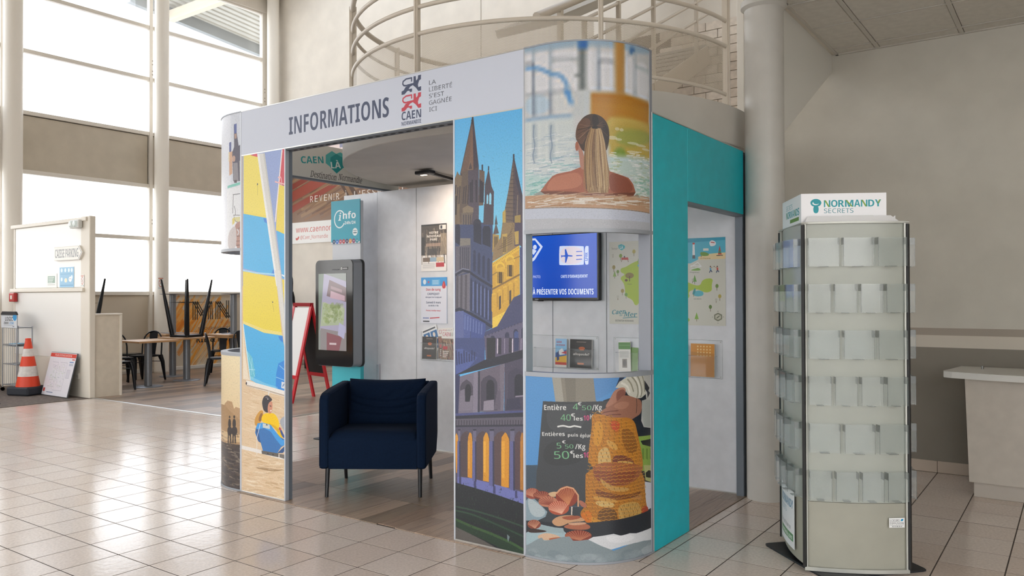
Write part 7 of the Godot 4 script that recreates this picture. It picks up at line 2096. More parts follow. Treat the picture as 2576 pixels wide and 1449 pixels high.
func map_art() -> Art:
	var a := Art.new(1024, 696, 96.7, 65.8, hexc("cfcec2"), 1)
	a.poly([65.6, 0.1, 97, 0.2, 96.9, 12.2, 94, 11.6, 88.4, 13.2, 80.9, 14.8, 76.1, 13.8, 75.2, 16.4, 69.4, 19, 65.5, 18.9], hexc("4fb3cc"))
	a.poly([65.6, 0.1, 97, 0.2, 97, 2.4, 65.6, 3.3], hexc("2f9ab8"))
	a.poly([75.2, 14.6, 80.9, 12.5, 89.3, 11.9, 96.7, 11.6, 96.7, 16.2, 77.1, 16.5], hexc("e6cf9c"))
	a.soft([10.1, 21.3, 14.9, 20.5, 19.7, 17.7, 27.1, 15.1, 35.4, 17.2, 45.6, 23.1, 55.6, 27, 69.3, 34.5, 77, 36.4, 78.9, 31, 87.4, 30.3, 85.9, 35.6, 86.4, 40.1, 80.7, 41.4, 75, 38.2, 67.3, 40, 69.2, 45.5, 55.5, 49.2, 40.4, 47.4, 31.1, 48.3, 27, 45.5, 25.9, 50.2, 22.7, 51.2, 20.7, 46.4, 14.3, 44, 13.8, 33.9, 9, 29, 14.9, 26.2, 10.1, 24.7], hexc("a9c13a"))
	a.soft([63.3, 58.3, 69.2, 61, 67.2, 63.8, 61.4, 63], hexc("a9c13a"))
	a.soft([25, 18.8, 28.2, 17.9, 28.1, 20.8, 25.5, 20.7], hexc("4fb0c0"))
	a.soft([70.2, 41.8, 75, 39.1, 79.8, 40.5, 79.3, 43.7, 73.1, 44.1], hexc("4fb0c0"))
	a.line([3.4, 11, 3.4, 12.7], 0.4, hexc("6a5a3a"))
	a.ell(3.4, 10.5, 0.80, 1.00, hexc("b9b9ac"), 0)
	a.line([10.3, 12.2, 10.3, 15.1], 0.4, hexc("6a5a3a"))
	a.ell(10.3, 11.4, 1.40, 1.60, hexc("7d9a3a"), 0)
	a.line([22.1, 9.2, 22.1, 12], 0.4, hexc("6a5a3a"))
	a.ell(22.1, 8.4, 1.40, 1.60, hexc("b0a050"), 0)
	a.line([4.1, 21.2, 4.1, 24.1], 0.4, hexc("6a5a3a"))
	a.ell(4.1, 20.4, 1.40, 1.70, hexc("9a8a4a"), 0)
	a.line([7.7, 24.7, 7.7, 27.3], 0.4, hexc("6a5a3a"))
	a.ell(7.7, 24.0, 1.20, 1.40, hexc("6f8f3a"), 0)
	a.line([4.8, 26.5, 4.8, 29.4], 0.4, hexc("6a5a3a"))
	a.poly([3.3, 27.9, 4.8, 23.2, 6.4, 27.9], hexc("86a850"))
	a.line([11.8, 40.2, 11.8, 43], 0.4, hexc("6a5a3a"))
	a.ell(11.8, 39.4, 1.40, 1.60, hexc("a08f4a"), 0)
	a.line([15, 43.1, 15, 45.6], 0.4, hexc("6a5a3a"))
	a.ell(15.0, 42.4, 1.30, 1.40, hexc("6f9a40"), 0)
	a.line([7.6, 44.7, 7.6, 46.7], 0.4, hexc("6a5a3a"))
	a.ell(7.6, 44.1, 1.00, 1.20, hexc("c0c0b2"), 0)
	a.line([72.7, 31.4, 72.7, 34.7], 0.4, hexc("6a5a3a"))
	a.poly([71.1, 32.9, 72.7, 27.7, 74.3, 32.9], hexc("5f9a3a"))
	a.line([71.1, 32, 71, 33.9], 0.4, hexc("6a5a3a"))
	a.ell(71.1, 31.5, 0.80, 1.10, hexc("b6b6a8"), 0)
	a.line([90.1, 37, 90.1, 39.7], 0.4, hexc("6a5a3a"))
	a.ell(90.1, 36.3, 1.20, 1.50, hexc("6f8f3a"), 0)
	a.line([92.2, 44.6, 92.2, 47.3], 0.4, hexc("6a5a3a"))
	a.ell(92.2, 43.9, 1.20, 1.50, hexc("b0a048"), 0)
	a.line([89.4, 46.9, 89.4, 48.7], 0.4, hexc("6a5a3a"))
	a.ell(89.4, 46.4, 0.90, 1.00, hexc("bcbcae"), 0)
	a.line([84.9, 52.5, 84.9, 55.2], 0.4, hexc("6a5a3a"))
	a.ell(84.9, 51.8, 1.20, 1.50, hexc("5f7f34"), 0)
	a.line([74.1, 59.6, 74.1, 62.8], 0.4, hexc("6a5a3a"))
	a.poly([72.4, 61.1, 74.1, 55.9, 75.7, 61.1], hexc("7fae3a"))
	a.line([78.1, 12.5, 78, 14.6], 0.4, hexc("6a5a3a"))
	a.ell(78.1, 11.9, 0.90, 1.20, hexc("7d9a3a"), 0)
	a.line([26.1, 16, 26.1, 18.3], 0.4, hexc("6a5a3a"))
	a.poly([24.9, 17, 26.1, 13.4, 27.2, 17.1], hexc("86a850"))
	a.ell(18.1, 27.3, 3.80, 2.30, hexc("8a7a3a"), 0)
	a.line([18.1, 27.7, 18.1, 32], 0.6, hexc("5a4630"))
	a.ell(15.2, 31.0, 1.30, 1.00, hexc("6a4a30"), 0)
	a.poly([11, 12.9, 16.8, 12.8, 17.4, 14.8, 11, 14.6], hexc("c03a34"))
	a.line([11.4, 14.6, 11, 16.3], 0.4, hexc("6a3a30"))
	a.line([16.6, 14.8, 17.2, 16.5], 0.4, hexc("6a3a30"))
	a.ell(13.7, 12.3, 0.60, 0.80, hexc("3c3a44"), 0)
	a.poly([71.2, 4.5, 72.7, 4.5, 73.1, 15.5, 70.9, 15.4], hexc("e8e8ea"))
	a.poly([71.1, 3.4, 72.9, 3.5, 72.9, 4.7, 71.1, 4.7], hexc("c0392f"))
	a.poly([71, 12.9, 73.1, 12.9, 73.2, 15.5, 70.9, 15.4], hexc("5a5a60"))
	a.soft([84.2, 3.7, 86.1, 1.9, 89.4, 3.4, 89.4, 6.1, 85.6, 6.9, 84.7, 5.7], hexc("e8e8ea"))
	a.poly([85.5, 3.3, 88.5, 3.8, 88.5, 4.5, 85.5, 4], hexc("b84a44"))
	a.poly([79.5, 8, 83.8, 8.1, 83.7, 9.9, 79.5, 9.8], hexc("e3e3dc"))
	a.soft([77.1, 11.5, 80, 10.4, 84.2, 12.2, 83.7, 13.8, 78, 13.8], hexc("6f9a40"))
	a.soft([69.4, 23.6, 73.2, 21.9, 77.5, 23.3, 77, 24.7, 70.3, 24.5], hexc("7aa84a"))
	a.line([69.4, 21.8, 75.2, 18.3, 78, 21.5, 69.4, 23.6], 0.6, hexc("e6e6e4"))
	a.line([69.4, 20.8, 78, 21.1], 0.6, hexc("e6e6e4"))
	a.poly([92.3, 6.2, 91, 12.9, 93.8, 13], hexc("c8402f"))
	a.poly([92.3, 9.4, 91.2, 12, 93.7, 12.1], hexc("3f8f6a"))
	a.line([89.8, 13.7, 94.7, 13.6], 0.6, hexc("4a3a34"))
	a.ell(85.1, 21.7, 0.50, 0.50, hexc("5a4030"), 0)
	a.line([85.1, 22.4, 85.3, 24.4], 1.2, hexc("4fa0c8"))
	a.line([85.3, 24.4, 84.3, 26.3], 0.7, hexc("3a4a6a"))
	a.line([85.3, 24.4, 86.4, 25.9], 0.7, hexc("3a4a6a"))
	a.line([85.1, 22.9, 86.6, 22.2], 0.5, hexc("b88a6a"))
	a.ell(90.4, 21.8, 0.50, 0.50, hexc("5a4030"), 0)
	a.line([90.4, 22.5, 90.6, 24.5], 1.2, hexc("c8402f"))
	a.line([90.6, 24.5, 89.6, 26.4], 0.7, hexc("3a4a6a"))
	a.line([90.6, 24.5, 91.7, 26], 0.7, hexc("3a4a6a"))
	a.line([90.4, 23, 88.9, 22.2], 0.5, hexc("b88a6a"))
	a.ell(88.0, 21.8, 0.40, 0.40, hexc("6a5a3a"), 0)
	a.soft([70.7, 41.9, 72.2, 38.2, 73.1, 37.5, 73.5, 39.1, 72.9, 41.9, 71.2, 42.8], hexc("2e8f96"))
	a.line([71.8, 42.3, 71.8, 44.1], 0.5, hexc("7a7a5a"))
	a.poly([90.8, 56.1, 93.9, 57.5, 93.9, 60.8, 90.7, 62.5, 87.8, 60.9, 87.8, 57.6], hexc("7a7b66"))
	a.poly([90.8, 57.1, 93, 58.2, 93, 60.3, 90.7, 61.4, 88.7, 60.4, 88.7, 58.2], hexc("c2c1ae"))
	a.poly([89.1, 60.3, 91.1, 58.5, 92.6, 58, 90.7, 60], hexc("6a6b58"))
	a.text("N", 90.4, 55.3, 0.70, hexc("55564a"), 0.7, false)
	a.text("S", 90.3, 64.1, 0.70, hexc("55564a"), 0.8, false)
	a.text("W", 86.1, 59.7, 0.70, hexc("55564a"), 0.7, false)
	a.text("E", 94.4, 59.6, 0.70, hexc("55564a"), 0.8, false)
	a.poly([8.2, 2.9, 11, 2, 14.3, 3.6, 13.9, 5.5, 11.2, 7.1, 8.5, 5.3], hexc("3bb0bc"))
	a.text("LÀ", 9.6, 5.7, 2.00, hexc("e8f4f4"), 2.9, true, false, 0.0, 0.034)
	a.text("Tout sur", 2.0, 6.1, 1.60, hexc("5f5f58"), 5.5, false, false, 0.0, 0.036)
	a.text("Caen", 2.1, 58.3, 3.6, hexc("2d8390"), 12.4, true, true, 0.25, -0.06)
	a.text("la", 8.8, 59.5, 1.8, hexc("2d8390"), 2.6, false, true, 0.25)
	a.text("Mer", 12.6, 59.7, 3.6, hexc("2d8390"), 11.4, true, true, 0.25, 0.02)
	a.curve([12, 61.1, 18.5, 60.6, 24.8, 60.1], 0.5, hexc("2d8390"))
	a.text("DESTINATION NORMANDIE", 5.3, 63.9, 1.40, hexc("6a6a62"), 16.1, true)
	a.text("La Pointe", 77.1, 15.8, 0.80, hexc("4a4a44"), 8.0, false, false, 0.0, 0.025)
	a.text("Pegasus", 69.0, 26.1, 0.80, hexc("4a4a44"), 7.3, false, false, 0.0, 0.027)
	a.text("Les marais", 72.1, 46.2, 0.80, hexc("4a4a44"), 5.8, false)
	a.text("Vergers", 16.2, 34.4, 0.80, hexc("4a4a44"), 4.0, false, false, 0.0, 0.025)
	return a
func paris_art() -> Art:
	var a := Art.new(256, 360, 31.4, 44.4, hexc("e6e4e2"))
	a.rect(0, 0, 31.4, 29.5, hexc("4a423c"))
	a.rect(0, 0, 31.4, 1.4, hexc("23211f"))
	a.rng.seed = 14
	a.strokes(120, 0, 3, 31, 26, 8, 1.0, 1.4, [hexc("8f7b66", 0.5), hexc("2b2724", 0.5), hexc("c4b49c", 0.4), hexc("6f665c", 0.5)])
	a.rect(0, 12, 4.5, 17, hexc("2a2622")); a.rect(24, 9, 7.4, 20, hexc("b0a088", 0.6)); a.rect(6, 18, 18, 3, hexc("b89a86", 0.7)); a.rect(8, 23, 12, 6, hexc("3d3a38", 0.8))
	a.text("VOTRE", 15.7, 9.2, 2.2, hexc("efeae2"), 11.5, true, false, 0.0, 0.0, true)
	a.text("NOUVEAU", 15.7, 12.4, 2.2, hexc("efeae2"), 17.0, true, false, 0.0, 0.0, true)
	a.text("PARI", 15.7, 15.6, 2.2, hexc("efeae2"), 9.0, true, false, 0.0, 0.0, true)
	a.rect(22.8, 1.2, 8, 4.2, hexc("d8d6d2")); a.rect(24, 1.8, 2.4, 3, hexc("33363e"))
	a.rect(2, 31.5, 26, 4, hexc("8aa4b8")); a.rect(2, 31.5, 9, 4, hexc("6c5a4a")); a.rect(19, 31.5, 9, 4, hexc("c9b898"))
	a.rect(18.5, 36.5, 10, 4, hexc("b3202c"))
	for i in 6: a.line([2, 37 + i * 0.9, 17, 37 + i * 0.9], 0.25, hexc("9a9a9c"))
	return a

func blood_art() -> Art:
	var a := Art.new(256, 352, 32.1, 43.3, hexc("dfe1ec"))
	a.rect(0, 0, 32.1, 8.2, hexc("2f97dc"))
	a.ell(4.5, 4.2, 2.0, 2.4, hexc("d8e8f4")); a.ell(9.5, 4.4, 0.9, 0.9, hexc("c8405a"))
	a.rect(13.5, 2, 10, 5.2, hexc("57b0e4")); for i in 4: a.line([14.5, 3 + i * 1.1, 22, 3 + i * 1.1], 0.3, hexc("dff0fa"))
	a.soft([28.5, 2.2, 26, 8, 27, 10.6, 30, 10.6, 31, 8], hexc("c4202c")); a.soft([28.5, 4, 27.4, 8, 28.4, 9.4], hexc("e46a68"))
	a.text("Don de sang", 15.5, 12.6, 2.3, hexc("b02232"), 18.0, true, false, 0.0, 0.0, true)
	a.text("CARPIQUET", 15.5, 16.6, 1.9, hexc("26365c"), 15.0, true, false, 0.0, 0.0, true)
	a.text("Aéroport de Carpiquet", 15.5, 19.4, 1.3, hexc("26365c"), 20.0, true, false, 0.0, 0.0, true)
	a.text("Samedi 6 mars", 15.5, 24.6, 1.9, hexc("26365c"), 18.0, true, false, 0.0, 0.0, true)
	a.text("de 8h30 à 13h", 15.5, 27.4, 1.4, hexc("26365c"), 12.5, true, false, 0.0, 0.0, true)
	a.text("Prenez rendez-vous !", 15.5, 32.0, 1.4, hexc("b02232"), 18.5, true, false, 0.0, 0.0, true)
	for i in 5: a.ell(3 + i * 1.5, 38.5, 0.6, 0.6, hexc("3a5aa0"))
	a.line([11, 38.6, 23, 37.8], 0.9, hexc("c0303c")); a.rect(2.4, 41, 8, 1.2, hexc("33383f"))
	return a

func leaflet_art(c: Color, k: int) -> Art:
	var a := Art.new(160, 192, 20, 24, c)
	match k:
		1:
			a.poly([0, 4, 20, 8, 20, 24, 0, 24], c.darkened(0.25))
			a.ell(11, 7.5, 3, 1.4, hexc("b85a26")); a.rect(9, 8.4, 4, 0.7, hexc("d87a36"))
			a.text("allopaulo?", 3, 13.4, 1.9, hexc("eeeae4"), 15, true)
			a.rect(7, 19.6, 6, 1.5, hexc("c86a2c")); a.rect(6, 2, 9, 0.5, hexc("9a8a80"))
		2:
			a.rect(0, 0, 20, 5, hexc("9cc8ea")); a.text("GUIDE", 2, 3.6, 1.6, hexc("b8344a"), 9, true); a.text("DU VOYAGEUR", 2, 6.0, 1.2, hexc("b8344a"), 15, true)
			a.poly([0, 12, 20, 9, 20, 16, 0, 17], hexc("3a6ab0")); a.poly([4, 11, 12, 8, 18, 13, 8, 14], hexc("f0f0f2")); a.poly([0, 16, 20, 14, 20, 20, 0, 20], hexc("e8b83a"))
			a.poly([2, 13, 6, 10, 7, 18, 3, 19], hexc("223a78")); a.poly([10, 12, 20, 10, 20, 13], hexc("c0303c")); a.rect(0, 20, 20, 2.2, hexc("c8402f")); a.rect(0, 22.2, 20, 1.8, hexc("e6e2dc"))
		3:
			a.rect(0, 0.6, 20, 5.5, hexc("4f8a3c")); a.line([1, 3, 19, 3], 0.3, hexc("9ac48a"))
			for i in 6: a.line([2, 8 + i * 0.9, 17, 8 + i * 0.9], 0.25, hexc("8f9294"))
			a.rect(6, 14, 8, 7, hexc("7a6f66")); a.ell(10, 17.4, 3, 2.6, hexc("4f4640"))
		4:
			for i in 5: a.rect(2, 4 + i * 3.4, 15 - (i % 2) * 4, 1.3, c.lightened(0.75))
		5:
			for i in 4:
				for j in 5: a.ell(6 + j * 2.6, 2 + i * 2.2, 0.6, 0.6, hexc("f0cf8a"))
			a.poly([0, 6, 20, 7, 20, 24, 0, 24], Color(c.darkened(0.3), 0.35))
	return a

func magazine_art(k: int) -> Art:
	var a := Art.new(160, 208, 20, 26, hexc("e2e0dc") if k < 2 else hexc("e4e6e8"))
	if k < 2:
		a.text("CAEN", 1.4, 4.8, 3.4, hexc("b3344a"), 10, false); a.text("MAG", 11.6, 4.8, 3.4, hexc("8f8f92"), 7, false)
		a.rect(0, 7, 20, 19, hexc("8a7464")); a.rng.seed = 6 + k
		a.strokes(60, 0, 7, 20, 18, 4, 1.2, 1.3, [hexc("5a463a", 0.7), hexc("c4a888", 0.6), hexc("2b2422", 0.6), hexc("b03a3a", 0.4)])
		a.rect(2, 14, 6, 3, hexc("c0303c")); for i in 4: a.rect(2, 18.4 + i * 1.6, 8 - i, 0.8, hexc("e8e0d8"))
	else:
		a.rect(1, 1.6, 17, 1.6, hexc("4a4e56"))
		a.rect(1, 5, 8.4, 8, hexc("2f6aa0")); a.rect(10.4, 5, 8.6, 8, hexc("2f6aa0")); a.rect(1, 14.4, 8.4, 9, hexc("2b5f92")); a.rect(10.4, 14.4, 8.6, 9, hexc("2b5f92"))
		for q in [[5, 9], [14.6, 9], [5, 19], [14.6, 19]]: a.ell(q[0], q[1], 1.6, 2.4, hexc("e4d8cc"))
	return a

func info_art() -> Art:
	var a := Art.new(384, 400, 41.5, 43.5, hexc("27a0b6"))
	a.grad(0, 0, 41.5, 43.5, hexc("3f9fb4"), hexc("2ba8bf"))
	var w := hexc("eef4f4")
	a.arc(12.5, 18.5, 7.6, 8.6, 30, 330, 1.2, w)
	a.text("i", 10.4, 20.0, 7.6, w, 4.0, true, true, 0.2); a.text("nfo", 17.2, 18.6, 6.8, w, 18.4, true)
	a.text("24h/24", 19.6, 24.2, 3.0, w, 15.8, true)
	a.ell(34.6, 32.2, 3.6, 3.8, w); a.rect(32.2, 30.6, 4.8, 0.8, hexc("7f9ca4")); a.rect(32.2, 32.6, 4.8, 1.0, hexc("3f6f7c"))
	a.rect(0, 41.5, 41.5, 2, hexc("d3d6dc"))
	var i := 0
	for c in ["1f3f66", "2f6ac0", "c04a5a", "b8303a", "4a2f5a", "e08a2c", "8a2f5c", "1f8fa0"]:
		a.ell(4.2 + i * 4.75, 41.0, 2.2, 2.3, hexc(c)); a.rect(3.2 + i * 4.75, 40.4, 2.0, 1.1, hexc("dfe4ea", 0.7)); i += 1
	return a

func terminal_art() -> Art:
	var a := Art.new(256, 480, 40, 75.5, hexc("8d9390"))
	a.poly([8, 0, 40, 8, 40, 60, 2, 56], hexc("a7a3ba")); a.poly([16, 6, 40, 14, 40, 28, 12, 22], hexc("806f74")); a.poly([18, 12, 34, 16, 34, 19, 18, 15], hexc("a08a90"))
	a.poly([18, 17, 38, 22, 38, 27, 17, 24], hexc("c0a4b0"))
	a.poly([6, 28, 38, 34, 36, 50, 3, 52], hexc("a7b398"))
	a.rng.seed = 17
	a.specks(110, 8, 30, 27, 18, 2.0, 1.6, [hexc("7f8f62", 0.45), hexc("8f9f6c", 0.45), hexc("b8c0a0", 0.4)])
	a.poly([3, 54, 40, 58, 40, 75.5, 3, 75.5], hexc("8f8a8c")); a.poly([12, 58, 34, 62, 30, 75.5, 12, 75.5], hexc("8a5f66")); a.rect(16, 68, 10, 2, hexc("c8b8bc"))
	a.poly([0, 0, 8, 0, 2, 56, 0, 56], hexc("7d8a80")); a.poly([30, 48, 39, 52, 37, 64, 28, 60], hexc("b0b0cc"))
	return a

func badge_art() -> Art:
	var a := Art.new(96, 28, 10, 2.8, hexc("17181c"))
	a.ell(1.4, 1.4, 1.2, 1.2, hexc("d8d8d4")); a.ell(1.4, 1.4, 0.5, 0.7, hexc("5a5a5c"))
	a.rect(3.2, 0.8, 6.4, 1.2, hexc("9a9a9c"))
	return a

func sticker_art() -> Art:
	var a := Art.new(164, 100, 8.2, 5.0, hexc("e6e6e4"))
	a.text("LOISIRS", 0.6, 1.9, 1.1, hexc("3c3f44"), 4.9); a.text("DIFFUSION", 0.6, 3.3, 1.1, hexc("3c3f44"), 7.0)
	a.poly([6.0, 1.7, 6.4, 0.6, 7.6, 0.5, 7.2, 1.6], hexc("1f8fc0"))
	a.line([0.6, 3.75, 7.6, 3.75], 0.1, hexc("55585c")); a.text("02 31 90 20 41", 1.6, 4.7, 0.6, hexc("3c3f44"), 5.2, true)
	return a

func foot_poster_art() -> Art:
	var a := Art.new(300, 300, 30, 31, hexc("e6e7e9"))
	a.text("NORMANDY", 1.0, 9.6, 4.6, hexc("1f6f94"), 27.0, true)
	a.text("SECRETS", 1.4, 14.0, 3.0, hexc("7a9cae"), 14.0)
	a.text("Enjoy and share on", 1.5, 21.6, 2.4, hexc("5c6064"), 22.0)
	a.rect(1.0, 23.4, 27.0, 4.0, hexc("4f8a5a")); a.text("normandy.com", 3.0, 26.7, 2.5, hexc("e8f0ea"), 23.0, true)
	return a

func topper_art(front: bool) -> Art:
	var a := Art.new(600, 212, 43, 15.2, hexc("e9e9eb"))
	var teal := hexc("17929c"); var green := hexc("7d9c2c")
	if front:
		a.ell(7.3, 4.9, 2.8, 2.1, teal); a.soft([5.9, 6.4, 8.8, 6.4, 8.6, 10.4, 6.0, 10.4], teal); a.ell(7.2, 5.1, 1.7, 1.0, hexc("e9e9eb")); a.ell(7.6, 4.6, 1.6, 1.0, teal)
		var x := 11.4
		for ch in ["N", "O", "R", "M", "A", "N", "D", "Y"]:
			var w: float = {"M": 4.3, "N": 3.3, "O": 3.3}.get(ch, 3.1)
			a.text(ch, x, 7.2, 3.6, teal, w, true)
			if ch in ["N", "M", "Y"]:
				a.poly([x + 0.2, 3.7, x + 1.0, 3.7, x + w - 0.3, 7.1, x + w - 1.1, 7.1] if ch != "Y" else [x + w - 1.0, 3.7, x + w - 0.2, 3.7, x + w * 0.5, 5.8, x + w * 0.4, 5.2], green)
			x += w + 0.35
		a.text("SECRETS", 11.4, 10.4, 2.4, hexc("4f8a94"), 15.0)
		a.text("Enjoy and share on", 7.4, 13.2, 1.2, hexc("5a5c60"), 11.8)
		a.rect(20.4, 11.9, 16.0, 1.8, hexc("5f8a2e")); a.text("normandy-secrets.com", 21.0, 13.3, 1.0, hexc("e6eed8"), 14.6, true)
	else:
		a.text("SECRETS", 9.0, 6.0, 2.8, hexc("6f9ca4"), 15.0)
		var x := 9.0
		for ch in ["N", "O", "R", "M", "A", "N", "D", "S"]:
			a.text(ch, x, 10.6, 3.8, teal if ch != "N" else hexc("3f8f6a"), 3.4, true); x += 3.75
		a.rect(18, 11.6, 20, 2.0, hexc("5f8a2e"))
	return a

func arrow_art() -> Art:
	var a := Art.new(512, 124, 84.5, 20.6, hexc("e6e1d8"))
	a.text("CAISSE PARKING", 3, 16.5, 12.6, hexc("6f7274"), 70, true)
	a.line([73, 1.0, 82.5, 10.3, 73, 19.6], 1.2, hexc("6f7274")); a.line([0.6, 0.6, 73, 0.6], 0.6, hexc("c9c3b8")); a.line([0.6, 20, 73, 20], 0.6, hexc("c9c3b8"))
	return a

func notice_art(k: int) -> Art:
	var a := Art.new(160, 160, 20, 20, hexc("e4e3de"))
	match k:
		0:
			a.rect(2.5, 3.5, 14, 10, hexc("7f9a88")); for i in 4: a.rect(3.5, 5 + i * 2.2, 11 - i, 0.9, hexc("d0dad0"))
			a.rect(2.5, 15.4, 14, 0.8, hexc("b0b0aa"))
		1:
			a.rect(0, 0, 20, 20, hexc("7fb4d4")); a.rng.seed = 2
			for q in [[3, 3], [8, 3], [13, 3], [17, 3], [3, 12], [8, 13], [17, 10]]: a.ell(q[0], q[1], 1.3, 2.0, hexc("d8e8f0"))
			a.ell(15, 12, 2.2, 2.6, hexc("f0f2f2")); a.ell(14.3, 11.6, 0.3, 0.4, hexc("3a4a54")); a.ell(15.8, 11.6, 0.3, 0.4, hexc("3a4a54"))
			a.ell(9, 13, 1.6, 2.2, hexc("e8dcb8")); a.rect(1, 17.5, 18, 0.9, hexc("4f8fb8")); a.rect(1, 6.5, 18, 0.6, hexc("5a9cc4"))
		2:
			a.rect(2, 1, 16, 1.5, hexc("c8704a"))
			a.arc(10, 9.5, 6, 6, 0, 360, 1.3, hexc("b8563a")); a.line([6, 5.6, 14, 13.4], 1.2, hexc("b8563a")); a.line([7, 11.5, 13, 8], 0.9, hexc("6a5a50"))
			a.rect(2, 17.4, 12, 0.8, hexc("9a9a96")); a.rect(15.4, 16.4, 2.2, 2.6, hexc("4a4c50"))
	return a

func plan_art() -> Art:
	var a := Art.new(512, 404, 80, 63, hexc("dcd9de"))
	a.rect(0, 0.8, 80, 5.6, hexc("cf4238")); a.text("PLAN D'EVACUATION", 40, 5.2, 3.2, hexc("e8b8b0"), 52, true, false, 0.0, 0.0, true)
	a.rect(70, 8, 8, 1.6, hexc("c85a50")); a.rect(64, 12, 12, 1.4, hexc("6f8fc0")); a.rect(64, 15, 12, 3, hexc("b9bcc8"))
	a.line([12, 14, 30, 14, 30, 50, 12, 50], 0.5, hexc("b3b0ba")); a.line([36, 14, 58, 14, 58, 55, 30, 55], 0.5, hexc("b3b0ba"))
	a.rng.seed = 8
	a.strokes(70, 14, 16, 42, 36, 5, 0.4, 0.0, [hexc("a8a8b4", 0.7), hexc("b4c4a4", 0.7)]); a.strokes(50, 14, 16, 42, 34, 5, 0.4, 1.57, [hexc("a8a8b4", 0.7), hexc("a8c09c", 0.7)])
	a.rect(62, 24, 10, 12, hexc("cfccd4")); a.line([62, 24, 72, 24, 72, 36, 62, 36, 62, 24], 0.4, hexc("a8a8b0")); a.rect(2, 53, 6, 5, hexc("c85048")); a.rect(14, 58, 20, 1.4, hexc("8f94a8"))
	return a

func rack_art() -> Art:
	var a := Art.new(384, 128, 60, 20, hexc("d5d8dc"))
	a.rect(0, 0, 60, 1.6, hexc("9a9ea4")); a.text("LOGIC", 15, 9.4, 6.2, hexc("2a2c32"), 30, true); a.text("-IMMO", 9, 14.4, 3.6, hexc("2a2c32"), 20, true); a.text(".COM", 31, 14.4, 3.6, hexc("2f86c0"), 16, true)
	a.line([10, 16, 46, 16], 0.5, hexc("7a7e86")); a.rect(44, 16.8, 6, 1.6, hexc("8a8ea0")); a.ell(52, 3.4, 7.5, 5.5, hexc("2f96d0"))
	return a

func banner_art() -> Art:
	var a := Art.new(1024, 536, 440, 230, hexc("e9e6e1"))
	a.rect(0, 0, 440, 45, hexc("ead6d0")); a.poly([120, 8, 132, 8, 150, 36, 142, 36], hexc("d8b8b4")); a.poly([168, 8, 180, 8, 160, 36, 152, 36], hexc("d8b8b4")); a.rect(196, 6, 10, 30, hexc("8a8aa0"))
	a.poly([0, 42, 440, 42, 440, 184, 0, 184], hexc("8a6d58"))
	a.poly([0, 42, 440, 42, 440, 70, 260, 80, 0, 92], hexc("6b6660")); a.rect(20, 46, 90, 34, hexc("3f4048")); a.rect(130, 50, 60, 26, hexc("55555a"))
	a.rng.seed = 13
	a.strokes(140, 0, 95, 440, 90, 120, 5, -0.35, [hexc("a1764f", 0.5), hexc("6b4a34", 0.5), hexc("bb9468", 0.45), hexc("8d6648", 0.5)])
	a.poly([0, 130, 150, 84, 190, 84, 190, 96, 0, 152], hexc("a04a38")); a.poly([0, 160, 160, 112, 190, 114, 0, 178], hexc("9a4634")); a.poly([0, 112, 130, 76, 150, 80, 0, 126], hexc("8c3e30"))
	a.poly([172, 78, 200, 78, 290, 184, 250, 184], hexc("5a4232")); a.poly([182, 78, 192, 78, 270, 184, 258, 184], hexc("8f6c4c")); a.poly([204, 84, 440, 110, 440, 130, 215, 96], hexc("6f4f3a"))
	a.poly([0, 184, 440, 184, 440, 230, 0, 230], hexc("eceae6"))
	var x := 104.0
	for ch in ["R", "E", "V", "E", "N", "I", "R"]:
		a.text(ch, x, 143, 13.2, hexc("e8e2d8"), 3.0 if ch == "I" else 9.4); x += 8.2 if ch == "I" else 14.6
	x += 10.0
	for ch in ["À", " ", "L", "'", "E", "S", "S", "E", "N", "T", "I", "E", "L"]:
		if ch != " ": a.text(ch, x, 143, 13.2, hexc("e8e2d8"), 3.0 if ch in ["I", "'"] else 9.4)
		x += 8.2 if ch in ["I", "'"] else 14.6
	a.text("www.caennormandie.fr", 58, 206, 12.5, hexc("c85a52"), 190); a.text("@Caen_Normandie", 72, 221, 8.0, hexc("c87a72"), 88)
	a.soft([57, 216, 61, 219, 66, 214, 69, 215, 67, 220, 62, 223, 57, 222], hexc("c8605a"))
	return a
# ------------------------------------------------------------------ inside the booth
func acrylic() -> StandardMaterial3D:
	var m := glass("clear_acrylic", hexc("e8f0f0"), 0.03, 0.03)
	m.metallic_specular = 0.3
	return m

func acrylic_edge() -> StandardMaterial3D:
	return glass("acrylic_edge", hexc("aebdbd"), 0.4, 0.15)

